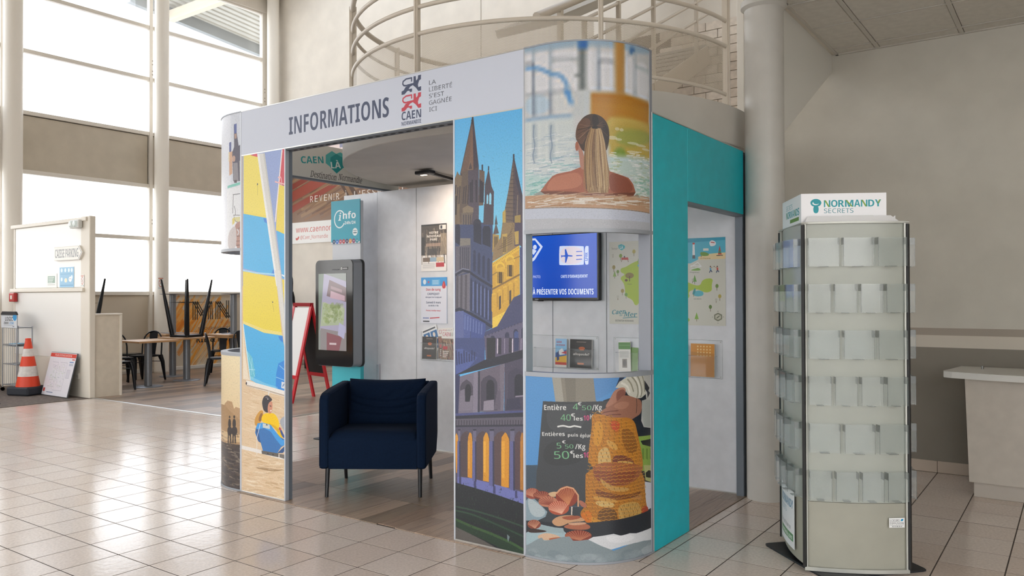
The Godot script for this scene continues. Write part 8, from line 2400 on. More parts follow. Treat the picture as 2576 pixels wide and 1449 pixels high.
func wall_holder(x0: float, x1: float, y0: float, y1: float, cells: Array, label: String) -> Node3D:
	# a clear wall holder: back plate, bottom ledge, front pockets and its fixings; cells: edges of the pockets
	var at := Vector3((x0 + x1) / 2, y0, ZB)
	var o := thing("leaflet_holder", label, "holder", at)
	var w := x1 - x0; var h := y1 - y0
	part("back_plate", MB.new().box(Vector3(0, h / 2, 0.004), Vector3(w, h, 0.003)), acrylic(), o)
	part("plate_rim", MB.new().tube([Vector3(-w / 2, 0, 0.006), Vector3(w / 2, 0, 0.006), Vector3(w / 2, h, 0.006), Vector3(-w / 2, h, 0.006)], 0.0016, 6, false, true), acrylic_edge(), o)
	for i in cells.size() - 1:
		var a: float = cells[i] - at.x; var b: float = cells[i + 1] - at.x
		var m := MB.new()
		m.box(Vector3((a + b) / 2, 0.085, 0.042), Vector3(b - a - 0.012, 0.16, 0.0025))
		m.box(Vector3((a + b) / 2, 0.008, 0.024), Vector3(b - a - 0.012, 0.0025, 0.038))
		m.box(Vector3(a + 0.006, 0.085, 0.024), Vector3(0.0025, 0.16, 0.038))
		m.box(Vector3(b - 0.006, 0.085, 0.024), Vector3(0.0025, 0.16, 0.038))
		var pk := part("pocket", m, acrylic(), o)
		part("pocket_edge", MB.new().tube([Vector3(a + 0.006, 0.165, 0.008), Vector3(a + 0.006, 0.165, 0.043), Vector3(b - 0.006, 0.165, 0.043), Vector3(b - 0.006, 0.165, 0.008)], 0.0014, 6), acrylic_edge(), pk)
	for sx in [-1, 1]:
		for y in [0.012, h - 0.012]:
			part("screw", MB.new().lathe([[0.0, 0.009], [0.004, 0.008], [0.005, 0.005]], 10, Vector3(sx * (w / 2 - 0.014), y, 0), 0, TAU, Basis(Vector3.RIGHT, Vector3(0, 0, 1), Vector3(0, -1, 0))), mat("screw", hexc("b8b8b4"), 0.3, 0.9), o)
	return o

func leaflet(called: String, label: String, x: float, y: float, w: float, h: float, t: float, a: Art, z := 0.02, roll := 0.0) -> Node3D:
	# a small stack of leaflets standing in a holder
	var o := thing(called, label, "leaflet", Vector3(x, y, ZB + z + 0.002))
	o.rotation.z = roll
	o.rotation.x = -0.03
	part("cover", MB.new().card(Vector3(0, h / 2, t / 2 + 0.0006), w, h, 0.0012), printed(label, a, 0.3), o)
	part("pages", MB.new().box(Vector3(0, h / 2, 0), Vector3(w - 0.002, h - 0.002, t)), mat("paper", hexc("e9e7e1"), 0.7), o)
	return o

func wall_poster(called: String, label: String, x0: float, x1: float, y0: float, y1: float, a: Art, t := 0.0015) -> void:
	var o := thing(called, label, "poster", Vector3((x0 + x1) / 2, y0, ZB + t))
	part("sheet", MB.new().card(Vector3(0, (y1 - y0) / 2, 0), x1 - x0, y1 - y0, t), printed(label, a, 0.3), o)

func build_booth_contents() -> void:
	# television
	var tv := thing("television", "flat television on the booth's back wall showing a blue boarding notice", "television", Vector3(0.785, 1.41, ZB))
	var blk := mat("tv_black", hexc("101113"), 0.25)
	part("housing", MB.new().box(Vector3(0, 0.28, 0.032), Vector3(0.968, 0.556, 0.045), 0.006), blk, tv)
	part("wall_mount", MB.new().box(Vector3(0, 0.28, 0.006), Vector3(0.4, 0.3, 0.012)), blk, tv)
	var a := screen_art()
	var sm := printed("tv_screen_picture", a, 0.15)
	sm.emission_enabled = true; sm.emission_texture = sm.albedo_texture; sm.emission_operator = BaseMaterial3D.EMISSION_OP_MULTIPLY
	sm.emission = Color.WHITE; sm.emission_energy_multiplier = 0.55
	part("screen", MB.new().card(Vector3(0, 0.288, 0.0555), 0.932, 0.524, 0.002), sm, tv)
	part("maker_badge", MB.new().card(Vector3(-0.12, 0.012, 0.0555), 0.035, 0.008, 0.002), mat("badge", hexc("8a8d92"), 0.3), tv)
	part("infrared_eye", MB.new().box(Vector3(-0.09, 0.0, 0.04), Vector3(0.05, 0.008, 0.02), 0.002), blk, tv)
	var tl := AreaLight3D.new()
	tl.name = "screen_light"
	tl.area_size = Vector2(0.93, 0.52); tl.light_energy = 0.10; tl.light_color = hexc("6f9cff"); tl.area_range = 8.0; tl.shadow_enabled = true
	tv.add_child(tl)
	tl.position = Vector3(0, 0.288, 0.062)
	tl.rotation.y = PI
	# posters
	wall_poster("map_poster", "illustrated map poster in pale grey, green and blue", 1.334, 2.301, 1.226, 1.884, map_art())
	wall_poster("town_poster", "small dark poster headed VOTRE NOUVEAU PARI", -0.694, -0.380, 1.689, 2.133, paris_art(), 0.003)
	wall_poster("notice_poster", "white notice with blue head about giving blood", -0.697, -0.376, 1.197, 1.63, blood_art(), 0.003)
	# holders and what stands in them
	wall_holder(-0.694, -0.20, 0.845, 1.115, [-0.68, -0.44, -0.21], "clear wall holder with magazines below the white notice")
	wall_holder(0.40, 1.232, 0.847, 1.118, [0.42, 0.62, 0.82, 0.96, 1.20], "clear wall holder below the television")
	wall_holder(1.374, 2.275, 0.836, 1.117, [1.40, 1.62, 1.83, 2.02, 2.24], "clear wall holder below the illustrated map")
	var gold := leaflet_art(hexc("c98a2a"), 0)
	leaflet("black_leaflet", "black allopaulo leaflets in the holder below the television", 1.08, 0.858, 0.205, 0.235, 0.02, leaflet_art(hexc("26221f"), 1), 0.021)
	leaflet("travel_guide", "colourful traveller's guide in the holder below the television", 0.888, 0.858, 0.11, 0.235, 0.015, leaflet_art(hexc("8fc3e6"), 2), 0.021)
	leaflet("green_leaflet", "white leaflet with a green head below the illustrated map", 1.485, 0.852, 0.105, 0.235, 0.012, leaflet_art(hexc("ece9e2"), 3), 0.022, 0.03)
	leaflet("green_booklet", "plain green booklet behind the white leaflet", 1.555, 0.852, 0.07, 0.19, 0.006, leaflet_art(hexc("6f9a4a"), 0), 0.012, -0.02)
	leaflet("red_leaflet", "red leaflet with white lines below the illustrated map", 1.725, 0.848, 0.15, 0.10, 0.01, leaflet_art(hexc("c2282c"), 4), 0.021)
	leaflet("orange_brochure", "thick orange brochure in the holder below the illustrated map", 2.13, 0.846, 0.185, 0.245, 0.02, leaflet_art(hexc("d08a22"), 5), 0.021)
	leaflet("dark_booklet", "narrow dark booklet beside the orange brochure", 1.955, 0.846, 0.1, 0.235, 0.012, leaflet_art(hexc("2b2f3a"), 4), 0.021)
	leaflet("black_leaflet", "black allopaulo leaflet in the holder below the white notice", -0.575, 0.86, 0.175, 0.21, 0.015, leaflet_art(hexc("2b2724"), 1), 0.022)
	leaflet("town_magazine", "town magazine with a red title below the white notice", -0.33, 0.865, 0.185, 0.265, 0.008, magazine_art(0), 0.026)
	leaflet("town_magazine", "second town magazine leaning behind the first", -0.375, 0.875, 0.185, 0.28, 0.006, magazine_art(1), 0.012, 0.05)
	leaflet("blue_flyer", "blue flyer tilted behind the black allopaulo leaflet", -0.52, 0.93, 0.19, 0.24, 0.003, magazine_art(2), 0.010, 0.33)

# ------------------------------------------------------------------ armchair
func build_armchair() -> void:
	var cloth := grainy("navy_cloth", hexc("0d1d33"), 0.92, 9.0, 0.12, 0.012, 12)
	cloth.metallic_specular = 0.25; cloth.rim_enabled = true; cloth.rim = 0.06; cloth.rim_tint = 0.6
	var o := thing("armchair", "dark navy fabric armchair with loose back cushion on thin black legs", "armchair", Vector3(0.0965, 0, -0.715), 0.592)
	# shell: two arms and a back as one bent, rounded slab
	var slab := func(mb: MB, a: Vector2, b: Vector2, th: float, prof: Array):
		# upright slab between plan points a and b with the given side outline (along, height)
		var dir := (b - a)
		var x := Vector3(dir.x, 0, dir.y)
		var nrm := Vector3(-dir.y, 0, dir.x).normalized()
		var n := prof.size()
		var mid := Vector2.ZERO
		for q in prof: mid += q
		mid /= n
		var pos := func(q: Vector2, off: float, inset: float) -> Vector3:
			var r := q + (mid - q).normalized() * inset
			return Vector3(a.x, 0, a.y) + x * r.x + Vector3.UP * r.y + nrm * off
		var lv := [[-th / 2, 0.022], [-th / 2 + 0.008, 0.006], [-th / 2 + 0.02, 0.0], [th / 2 - 0.02, 0.0], [th / 2 - 0.008, 0.006], [th / 2, 0.022]]
		for k in lv.size() - 1:
			for i in n:
				var j := (i + 1) % n
				var p := [pos.call(prof[i], lv[k][0], lv[k][1]), pos.call(prof[j], lv[k][0], lv[k][1]), pos.call(prof[j], lv[k + 1][0], lv[k + 1][1]), pos.call(prof[i], lv[k + 1][0], lv[k + 1][1])]
				var mc: Vector3 = pos.call(mid, (lv[k][0] + lv[k + 1][0]) / 2, 0)
				mb.away(p, mc)
		for e in [0, lv.size() - 1]:
			for i in n:
				var j := (i + 1) % n
				mb.away([pos.call(mid, lv[e][0], 0), pos.call(prof[i], lv[e][0], lv[e][1]), pos.call(prof[j], lv[e][0], lv[e][1])], pos.call(mid, 0, 0))
	# arm outline: along runs from the front (0) to the back (1) of 0.70 m
	var arm := []
	for q in [[0.0, 0.225], [0.0, 0.68], [0.012, 0.715], [0.04, 0.738], [0.10, 0.752], [0.35, 0.765], [0.75, 0.772], [0.985, 0.775], [1.0, 0.765], [1.0, 0.36], [0.985, 0.33], [0.90, 0.225], [0.87, 0.212], [0.02, 0.212]]:
		arm.append(Vector2(q[0], q[1]))
	for s in [-1, 1]:
		var m := MB.new()
		slab.call(m, Vector2(s * 0.352, 0.34), Vector2(s * 0.352, -0.36), 0.068, arm)
		var am := part("arm", m, cloth, o)
		var pipe := []
		for q in arm.slice(0, 9): pipe.append(Vector3(s * 0.377, q.y - 0.004, 0.336 - q.x * 0.69))
		part("piping", MB.new().tube(pipe, 0.0035, 6), cloth, am)
	var bk := []
	for q in [[0.0, 0.36], [0.0, 0.765], [0.02, 0.775], [0.98, 0.775], [1.0, 0.765], [1.0, 0.36], [0.98, 0.34], [0.02, 0.34]]: bk.append(Vector2(q[0], q[1]))
	var bm := MB.new()
	slab.call(bm, Vector2(-0.33, -0.325), Vector2(0.33, -0.325), 0.07, bk)
	part("back", bm, cloth, o)
	# seat with a gently crowned top
	var seat := MB.new()
	var top := func(s: float, t: float) -> Vector3:
		var x := lerpf(-0.318, 0.318, s); var z := lerpf(0.325, -0.29, t)
		var e := pow(clampf(1.0 - pow(absf(2 * s - 1), 6), 0, 1), 0.5)
		var f := 1.0 - exp(-t * 18.0)
		return Vector3(x, 0.415 + 0.045 * f + 0.03 * e * f * (1.0 - 0.6 * t) - 0.02 * t, z)
	seat.grid(top, 24, 24)
	seat.grid(func(s: float, t: float) -> Vector3: return Vector3(lerpf(-0.318, 0.318, s), lerpf(0.212, 0.415, t), 0.325 + 0.006 * sin(PI * t)), 12, 8)
	seat.box(Vector3(0, 0.3, 0.0), Vector3(0.636, 0.17, 0.63), 0.004)
	part("seat", seat, cloth, o)
	part("base_frame", MB.new().box(Vector3(0, 0.213, 0.0), Vector3(0.64, 0.012, 0.62)), mat("underside", hexc("14161a"), 0.9), o)
	# loose back cushion with its creases
	var cu := MB.new()
	var f := FastNoiseLite.new()
	f.seed = 8; f.frequency = 3.2; f.fractal_octaves = 2
	var side := func(sg: float) -> Callable:
		return func(s: float, t: float) -> Vector3:
			var px := 2 * s - 1; var py := 2 * t - 1
			var bulge := pow(maxf(0.0, (1.0 - pow(absf(px), 3.5)) * (1.0 - pow(absf(py), 3.5))), 0.42)
			var x := px * 0.302 * (1.0 - 0.03 * (1.0 - absf(py)))
			var y := 0.615 + py * (0.185 - 0.012 * (1.0 - px * px))
			var fold := 0.0
			if sg > 0:
				# sagging creases that fan out from the top corner and droop across the middle
				for c in [[0.10, 0.25, 0.5], [-0.22, 0.35, 0.6], [-0.5, 0.2, 0.5]]:
					var d: float = py - (c[0] + c[1] * px * px)
					fold -= 0.011 * exp(-d * d * 220.0) * c[2] * 2.0
				var e := (px - 0.30) * 0.75 - (py - 0.55) * 0.66
				fold -= 0.012 * exp(-e * e * 160.0) * smoothstep(-0.2, 0.5, py)
				var e2 := (px - 0.55) * 0.8 - (py - 0.4) * 0.6
				fold -= 0.010 * exp(-e2 * e2 * 200.0) * smoothstep(-0.1, 0.5, py)
				fold += 0.006 * f.get_noise_2d(x * 2.0, y * 2.0)
			return Vector3(x, y, -0.205 - 0.20 * (y - 0.43) + sg * (0.004 + bulge * (0.085 if sg > 0 else 0.05)) + fold * bulge)
	cu.grid(side.call(1.0), 44, 36)
	cu.grid(side.call(-1.0), 24, 20, true)
	part("cushion", cu, cloth, o)
	var leg := mat("leg_black", hexc("191a1d"), 0.45)
	for q in [[-0.339, 0.299, 0.0, 0.02], [0.339, 0.299, 0.0, 0.02], [-0.339, -0.299, 0.0, -0.06], [0.339, -0.299, 0.0, -0.06]]:
		var a := Vector3(q[0], 0.0, q[1]); var b := Vector3(q[0] * 0.99, 0.214, q[1] - q[3])
		part("leg", MB.new().tube([a, a + (b - a) * 0.02, b], [0.0125, 0.013, 0.017], 4), leg, o)

# ------------------------------------------------------------------ interactive terminal
func rounded(w: float, h: float, r: float, seg := 5) -> PackedVector2Array:
	var p := PackedVector2Array()
	for c in [[1, 1, 0], [-1, 1, 90], [-1, -1, 180], [1, -1, 270]]:
		for i in seg + 1:
			var a := deg_to_rad(c[2] + 90.0 * i / seg)
			p.append(Vector2(c[0] * (w / 2 - r) + cos(a) * r, c[1] * (h / 2 - r) + sin(a) * r))
	return p

func build_terminal() -> void:
	var o := thing("information_terminal", "standing black touch screen terminal with a teal info sign", "terminal", Vector3(-1.545, 0, -1.86))
	part("base_plate", MB.new().span(Vector3(-0.395, 0, -0.17), Vector3(0.30, 0.012, 0.07), 0.003), mat("plate_black", hexc("202226"), 0.5), o)
	part("mast", MB.new().span(Vector3(-0.19, 0.012, -0.045), Vector3(0.215, 2.40, -0.004), 0.003), mat("mast_white", hexc("d3d6dc"), 0.4), o)
	part("teal_skirt", MB.new().span(Vector3(-0.192, 0.013, -0.046), Vector3(0.217, 0.80, -0.001), 0.002), mat("teal_bright", hexc("35b6c4"), 0.45), o)
	part("info_sign", MB.new().card(Vector3(0.0125, 2.195, 0.004), 0.415, 0.435, 0.008), printed("info_print", info_art(), 0.4), o, Vector3.ZERO, "teal sign lettered info 24h/24")
	var steel := mat("terminal_grey", hexc("8d9197"), 0.38, 0.5)
	var blk := mat("terminal_black", hexc("15161a"), 0.08)
	var c := Vector3(0.005, 1.29, 0.0)
	part("rear_shell", MB.new().prism(rounded(0.545, 1.055, 0.05), Transform3D(Basis(), c), 0.025), mat("shell_black", hexc("17181b"), 0.4), o)
	part("body", MB.new().prism(rounded(0.535, 1.045, 0.05), Transform3D(Basis(), c + Vector3(0, 0, 0.025)), 0.12), steel, o)
	var fr := part("front_glass", MB.new().prism(rounded(0.53, 1.04, 0.05), Transform3D(Basis(), c + Vector3(0, 0, 0.145)), 0.008), blk, o)
	var sm := printed("terminal_screen_picture", terminal_art(), 0.08)
	sm.emission_enabled = true; sm.emission_texture = sm.albedo_texture; sm.emission_operator = BaseMaterial3D.EMISSION_OP_MULTIPLY
	sm.emission = Color.WHITE; sm.emission_energy_multiplier = 0.20
	part("screen", MB.new().card(c + Vector3(-0.02, 0.01, 0.154), 0.40, 0.755, 0.003), sm, o)
	part("speaker_slot", MB.new().box(c + Vector3(0.03, 0.425, 0.154), Vector3(0.10, 0.008, 0.003)), mat("slot_grey", hexc("4b4d52"), 0.5), fr)
	part("maker_badge", MB.new().card(c + Vector3(0.15, 0.435, 0.154), 0.10, 0.028, 0.003), printed("badge_print", badge_art(), 0.3), fr)
	var tl := AreaLight3D.new()
	tl.name = "screen_light"
	tl.area_size = Vector2(0.40, 0.75); tl.light_energy = 0.05; tl.light_color = hexc("dfe4ff"); tl.area_range = 8.0; tl.shadow_enabled = true
	o.add_child(tl)
	tl.position = c + Vector3(-0.02, 0.01, 0.162); tl.rotation.y = PI
	# red folding board seen through the booth
	var red := mat("red_lacquer", hexc("c81e2c"), 0.35)
	var along := Vector3(0.4925, 0, 0.087); var lean := Vector3(-0.0522, 0, 0.2955)
	var bl := Vector3(-4.66, 0, -4.10); var br := bl + along
	var al := bl + lean + Vector3.UP * 1.34; var ar := al + along
	var wl := bl + lean * 2; var wr := wl + along
	var at := (bl + wr) / 2
	var s := thing("folding_board", "red framed folding board with white and black faces behind the booth", "sign", at)
	var put := func(called: String, a0: Vector3, a1: Vector3, f0: Vector3, f1: Vector3, face: Material):
		var side := part(called, MB.new().bar(a0.lerp(a1, 0.03) * 1.0, a1.lerp(a0, 0.03), 0.05, 0.05), red, s, -at)
		for e in [[a0, f0, a1], [a1, f1, a0]]:
			var dn: Vector3 = (e[2] - e[0]).normalized() * 0.025
			part("stile", MB.new().bar(e[0] + dn, e[1] + dn + Vector3.UP * 0.0, 0.055, 0.025, (e[2] - e[0]).cross(e[1] - e[0])), red, side)
		var c0 := a0.lerp(f0, 0.74); var c1 := a1.lerp(f1, 0.74)
		part("bottom_rail", MB.new().bar(c0, c1, 0.025, 0.05), red, side)
		var fb := MB.new()
		var n: Vector3 = (a1 - a0).cross(f0 - a0).normalized() * 0.006
		var m0 := a0.lerp(f0, 0.03); var m1 := a1.lerp(f1, 0.03)
		fb.quad(c0 + n, c1 + n, m1 + n, m0 + n); fb.quad(m0 - n, m1 - n, c1 - n, c0 - n)
		part("board", fb, face, side)
	put.call("front_leaf", al, ar, wl, wr, mat("board_white", hexc("e4e2e0"), 0.5))
	put.call("rear_leaf", al, ar, bl, br, mat("board_black", hexc("262626"), 0.7))

# ------------------------------------------------------------------ leaflet tower
func face_path(h: float, sag: float, off := 0.0, n := 12) -> Array:
	var p := []
	for i in n + 1:
		var s := lerpf(-1, 1, float(i) / n)
		p.append(Vector2(s * h, h + sag * (1.0 - s * s) + off))
	return p

func build_tower() -> void:
	var o := thing("leaflet_tower", "tall four-sided grey leaflet tower with rows of empty clear pockets", "display stand", Vector3(3.339, 0, -1.02), 0.511)
	var h := 0.262; var sag := 0.028
	var low := grainy("tower_beige", hexc("a09e90"), 0.5, 1.0, 0.02)
	var frost := grainy("tower_frosted", hexc("a6a99f"), 0.3, 1.0, 0.015)
	var blk := mat("tower_black", hexc("121212"), 0.5)
	var rail := mat("tower_rail", hexc("b4b4ac"), 0.4, 0.4)
	var pocket_of := {}
	for n in [3, 4]:
		pocket_of[n] = tower_pocket(2 * h * 0.93 / n)
	for f in 4:
		var side := Node3D.new()
		side.name = "side"
		o.add_child(side, true)
		side.rotation.y = f * PI / 2
		part("lower_panel", MB.new().sheet(face_path(h - 0.012, sag), 0.03, 0.37, 0.006), low, side)
		part("frosted_panel", MB.new().sheet(face_path(h - 0.012, sag), 0.372, 1.825, 0.006), frost, side)
		part("corner_strip", MB.new().box(Vector3(-h + 0.001, 0.925, h + 0.001), Vector3(0.017, 1.79, 0.017), 0.002, Basis(Vector3.UP, PI / 4)), blk, side)
		for s in [-1, 1]:
			part("edge_rail", MB.new().span(Vector3(s * (h - 0.012) - 0.004, 0.03, h - 0.008), Vector3(s * (h - 0.012) + 0.004, 1.83, h + 0.004), 0.001), rail, side)
		var ys := [1.60, 1.36, 1.12, 0.88, 0.635, 0.39]
		if f == 2: continue
		for r in 6:
			var n := 3 if r % 2 == 0 else 4
			for i in n:
				var s := lerpf(-1, 1, (i + 0.5) / n) * 0.95
				var pk := MeshInstance3D.new()
				pk.name = "pocket"
				pk.mesh = pocket_of[n][0]
				pk.material_override = tower_acrylic()
				side.add_child(pk, true)
				pk.position = Vector3(s * h, ys[r], h + sag * (1.0 - s * s) + 0.001)
				pk.rotation.y = atan2(2 * sag * s, h) * 1.0
				var lip := part("pocket_lip", pocket_of[n][1], tower_edge(), side, pk.position)
				lip.rotation.y = pk.rotation.y
	part("roof", MB.new().box(Vector3(0, 1.829, 0), Vector3(2 * h + 0.02, 0.008, 2 * h + 0.02), 0.003), rail, o)
	part("top_bow", MB.new().sheet(face_path(h, sag, 0.004), 1.824, 1.834, 0.012), rail, o)
	part("foot_ring", MB.new().sheet(face_path(h, sag, 0.004), 0.012, 0.032, 0.012), rail, o)
	var bp := PackedVector2Array()
	for a in [0, 90, 180, 270]:
		var t := deg_to_rad(a + 64.0)
		for d in [-8, 0, 8]:
			var tt := t + deg_to_rad(d * 0.35)
			bp.append(Vector2(cos(tt), sin(tt)) * (0.415 if d == 0 else 0.405))
	part("base_plate", MB.new().prism(bp, Transform3D(Basis(Vector3.RIGHT, Vector3(0, 0, -1), Vector3.UP), Vector3(0, 0.0, 0)), 0.01), mat("plate_black", hexc("202226"), 0.5), o)
	# stickers and the poster at the foot of the left-hand side
	part("maker_sticker", MB.new().card(Vector3(0.195, 0.275, h + sag * 0.45 + 0.0015), 0.082, 0.05, 0.001, Basis(Vector3.UP, 0.15)), printed("sticker_print", sticker_art(), 0.4), o, Vector3.ZERO, "small white LOISIRS DIFFUSION sticker")
	var lp := Node3D.new()
	lp.name = "poster_side"
	o.add_child(lp)
	lp.rotation.y = -PI / 2
	var path := []
	for i in 9:
		var s := lerpf(-0.62, 0.52, i / 8.0)
		path.append(Vector2(s * h, h + sag * (1.0 - s * s) + 0.0025))
	part("foot_poster", MB.new().sheet(path, 0.075, 0.385, 0.0012), printed("foot_poster_print", foot_poster_art(), 0.4), lp, Vector3.ZERO, "white NORMANDY poster at the foot of the tower")
	# folded cardboard header on top
	var t := thing("cardboard_header", "white folded cardboard header lettered NORMANDY SECRETS on the leaflet tower", "sign", Vector3(3.339, 1.8355, -1.02), 0.511)
	var card := mat("white_card", hexc("e9e9ea"), 0.55)
	part("front_card", MB.new().card(Vector3(-0.04, 0.078, 0.215), 0.43, 0.152, 0.003), printed("header_card_print", topper_art(true), 0.5), t)
	part("side_card", MB.new().card(Vector3(-0.256, 0.078, 0.0), 0.43, 0.152, 0.003, Basis(Vector3(0, 0, 1), Vector3.UP, Vector3(-1, 0, 0))), printed("header_side_print", topper_art(false), 0.5), t)
	part("rear_card", MB.new().card(Vector3(-0.04, 0.078, -0.215), 0.43, 0.152, 0.003), card, t)
	part("side_card", MB.new().card(Vector3(0.175, 0.078, 0.0), 0.43, 0.152, 0.003, Basis(Vector3(0, 0, -1), Vector3.UP, Vector3.RIGHT)), card, t)
	part("front_flap", MB.new().quad(Vector3(-0.25, 0.001, 0.262), Vector3(0.22, 0.001, 0.262), Vector3(0.195, 0.034, 0.222), Vector3(-0.225, 0.034, 0.222)).quad(Vector3(0.22, 0.0, 0.262), Vector3(-0.25, 0.0, 0.262), Vector3(-0.225, 0.032, 0.221), Vector3(0.195, 0.032, 0.221)), card, t)
	part("flap_ear", MB.new().prism(PackedVector2Array([Vector2(0.185, 0.0), Vector2(0.225, 0.0), Vector2(0.225, 0.034)]), Transform3D(Basis(), Vector3(0, 0.001, 0.2)), 0.003), card, t)

func tower_acrylic() -> StandardMaterial3D:
	var m := glass("pocket_acrylic", hexc("b9c6c6"), 0.06, 0.08)
	m.metallic_specular = 0.28
	return m

func tower_pocket(w: float) -> Array:
	var m := MB.new()
	var d := 0.036; var hh := 0.148
	var ww := w - 0.014
	m.box(Vector3(0, hh / 2, d), Vector3(ww, hh, 0.0022))
	m.box(Vector3(-ww / 2, hh / 2, d / 2), Vector3(0.0022, hh, d))
	m.box(Vector3(ww / 2, hh / 2, d / 2), Vector3(0.0022, hh, d))
	m.box(Vector3(0, 0.0, d / 2), Vector3(ww * 0.34, 0.003, d))
	m.box(Vector3(0, hh / 2, 0.001), Vector3(ww, hh, 0.0015))
	var e := MB.new()
	e.box(Vector3(0, -0.001, d / 2), Vector3(ww * 0.32, 0.003, d + 0.002))
	for sx in [-1, 1]:
		e.box(Vector3(sx * ww / 2, hh - 0.018, d * 0.5), Vector3(0.003, 0.036, d + 0.003))
		e.box(Vector3(sx * ww / 2, hh / 2, d + 0.0005), Vector3(0.0024, hh, 0.0024))
	return [m.mesh(), e.mesh()]

func tower_edge() -> StandardMaterial3D:
	return glass("pocket_edge", hexc("59615f"), 0.3, 0.2)

# ------------------------------------------------------------------ reception desk
func build_desk() -> void:
	var o := thing("reception_desk", "pale reception desk with an overhanging white top before the grey wall", "desk", Vector3(4.6, 0, -3.15))
	var w := -Vector3(4.6, 0, -3.15)
	var body := grainy("desk_body", hexc("bdb4a8"), 0.5, 1.5, 0.02)
	part("plinth", MB.new().span(Vector3(3.79, 0, -3.4), Vector3(5.4, 0.115, -2.96), 0.003), mat("desk_plinth", hexc("b4aba0"), 0.55), o, w)
	var p := PackedVector2Array([Vector2(3.765, 0.11), Vector2(5.42, 0.11), Vector2(5.42, 0.845), Vector2(3.742, 0.845)])
	part("body", MB.new().prism(p, Transform3D(Basis(), Vector3(0, 0, -3.45)), 0.52), body, o, w)
	var tp := PackedVector2Array()
	for q in [[5.5, -3.5], [5.5, -2.78], [4.4, -2.80], [3.9, -2.86], [3.66, -2.925], [3.605, -2.96], [3.595, -3.02], [3.62, -3.16], [3.66, -3.5]]: tp.append(Vector2(q[0], -q[1]))
	part("worktop", MB.new().prism(tp, Transform3D(Basis(Vector3.RIGHT, Vector3(0, 0, -1), Vector3.UP), Vector3(0, 0.847, 0)), 0.045), mat("desk_top", hexc("d3d1cb"), 0.35), o, w)
	part("glass_stud", MB.new().lathe([[0.009, 0.892], [0.009, 0.915], [0.0, 0.915]], 12, Vector3(3.82, 0, -3.3)), mat("stud", hexc("8d8d8a"), 0.3, 0.8), o, w)
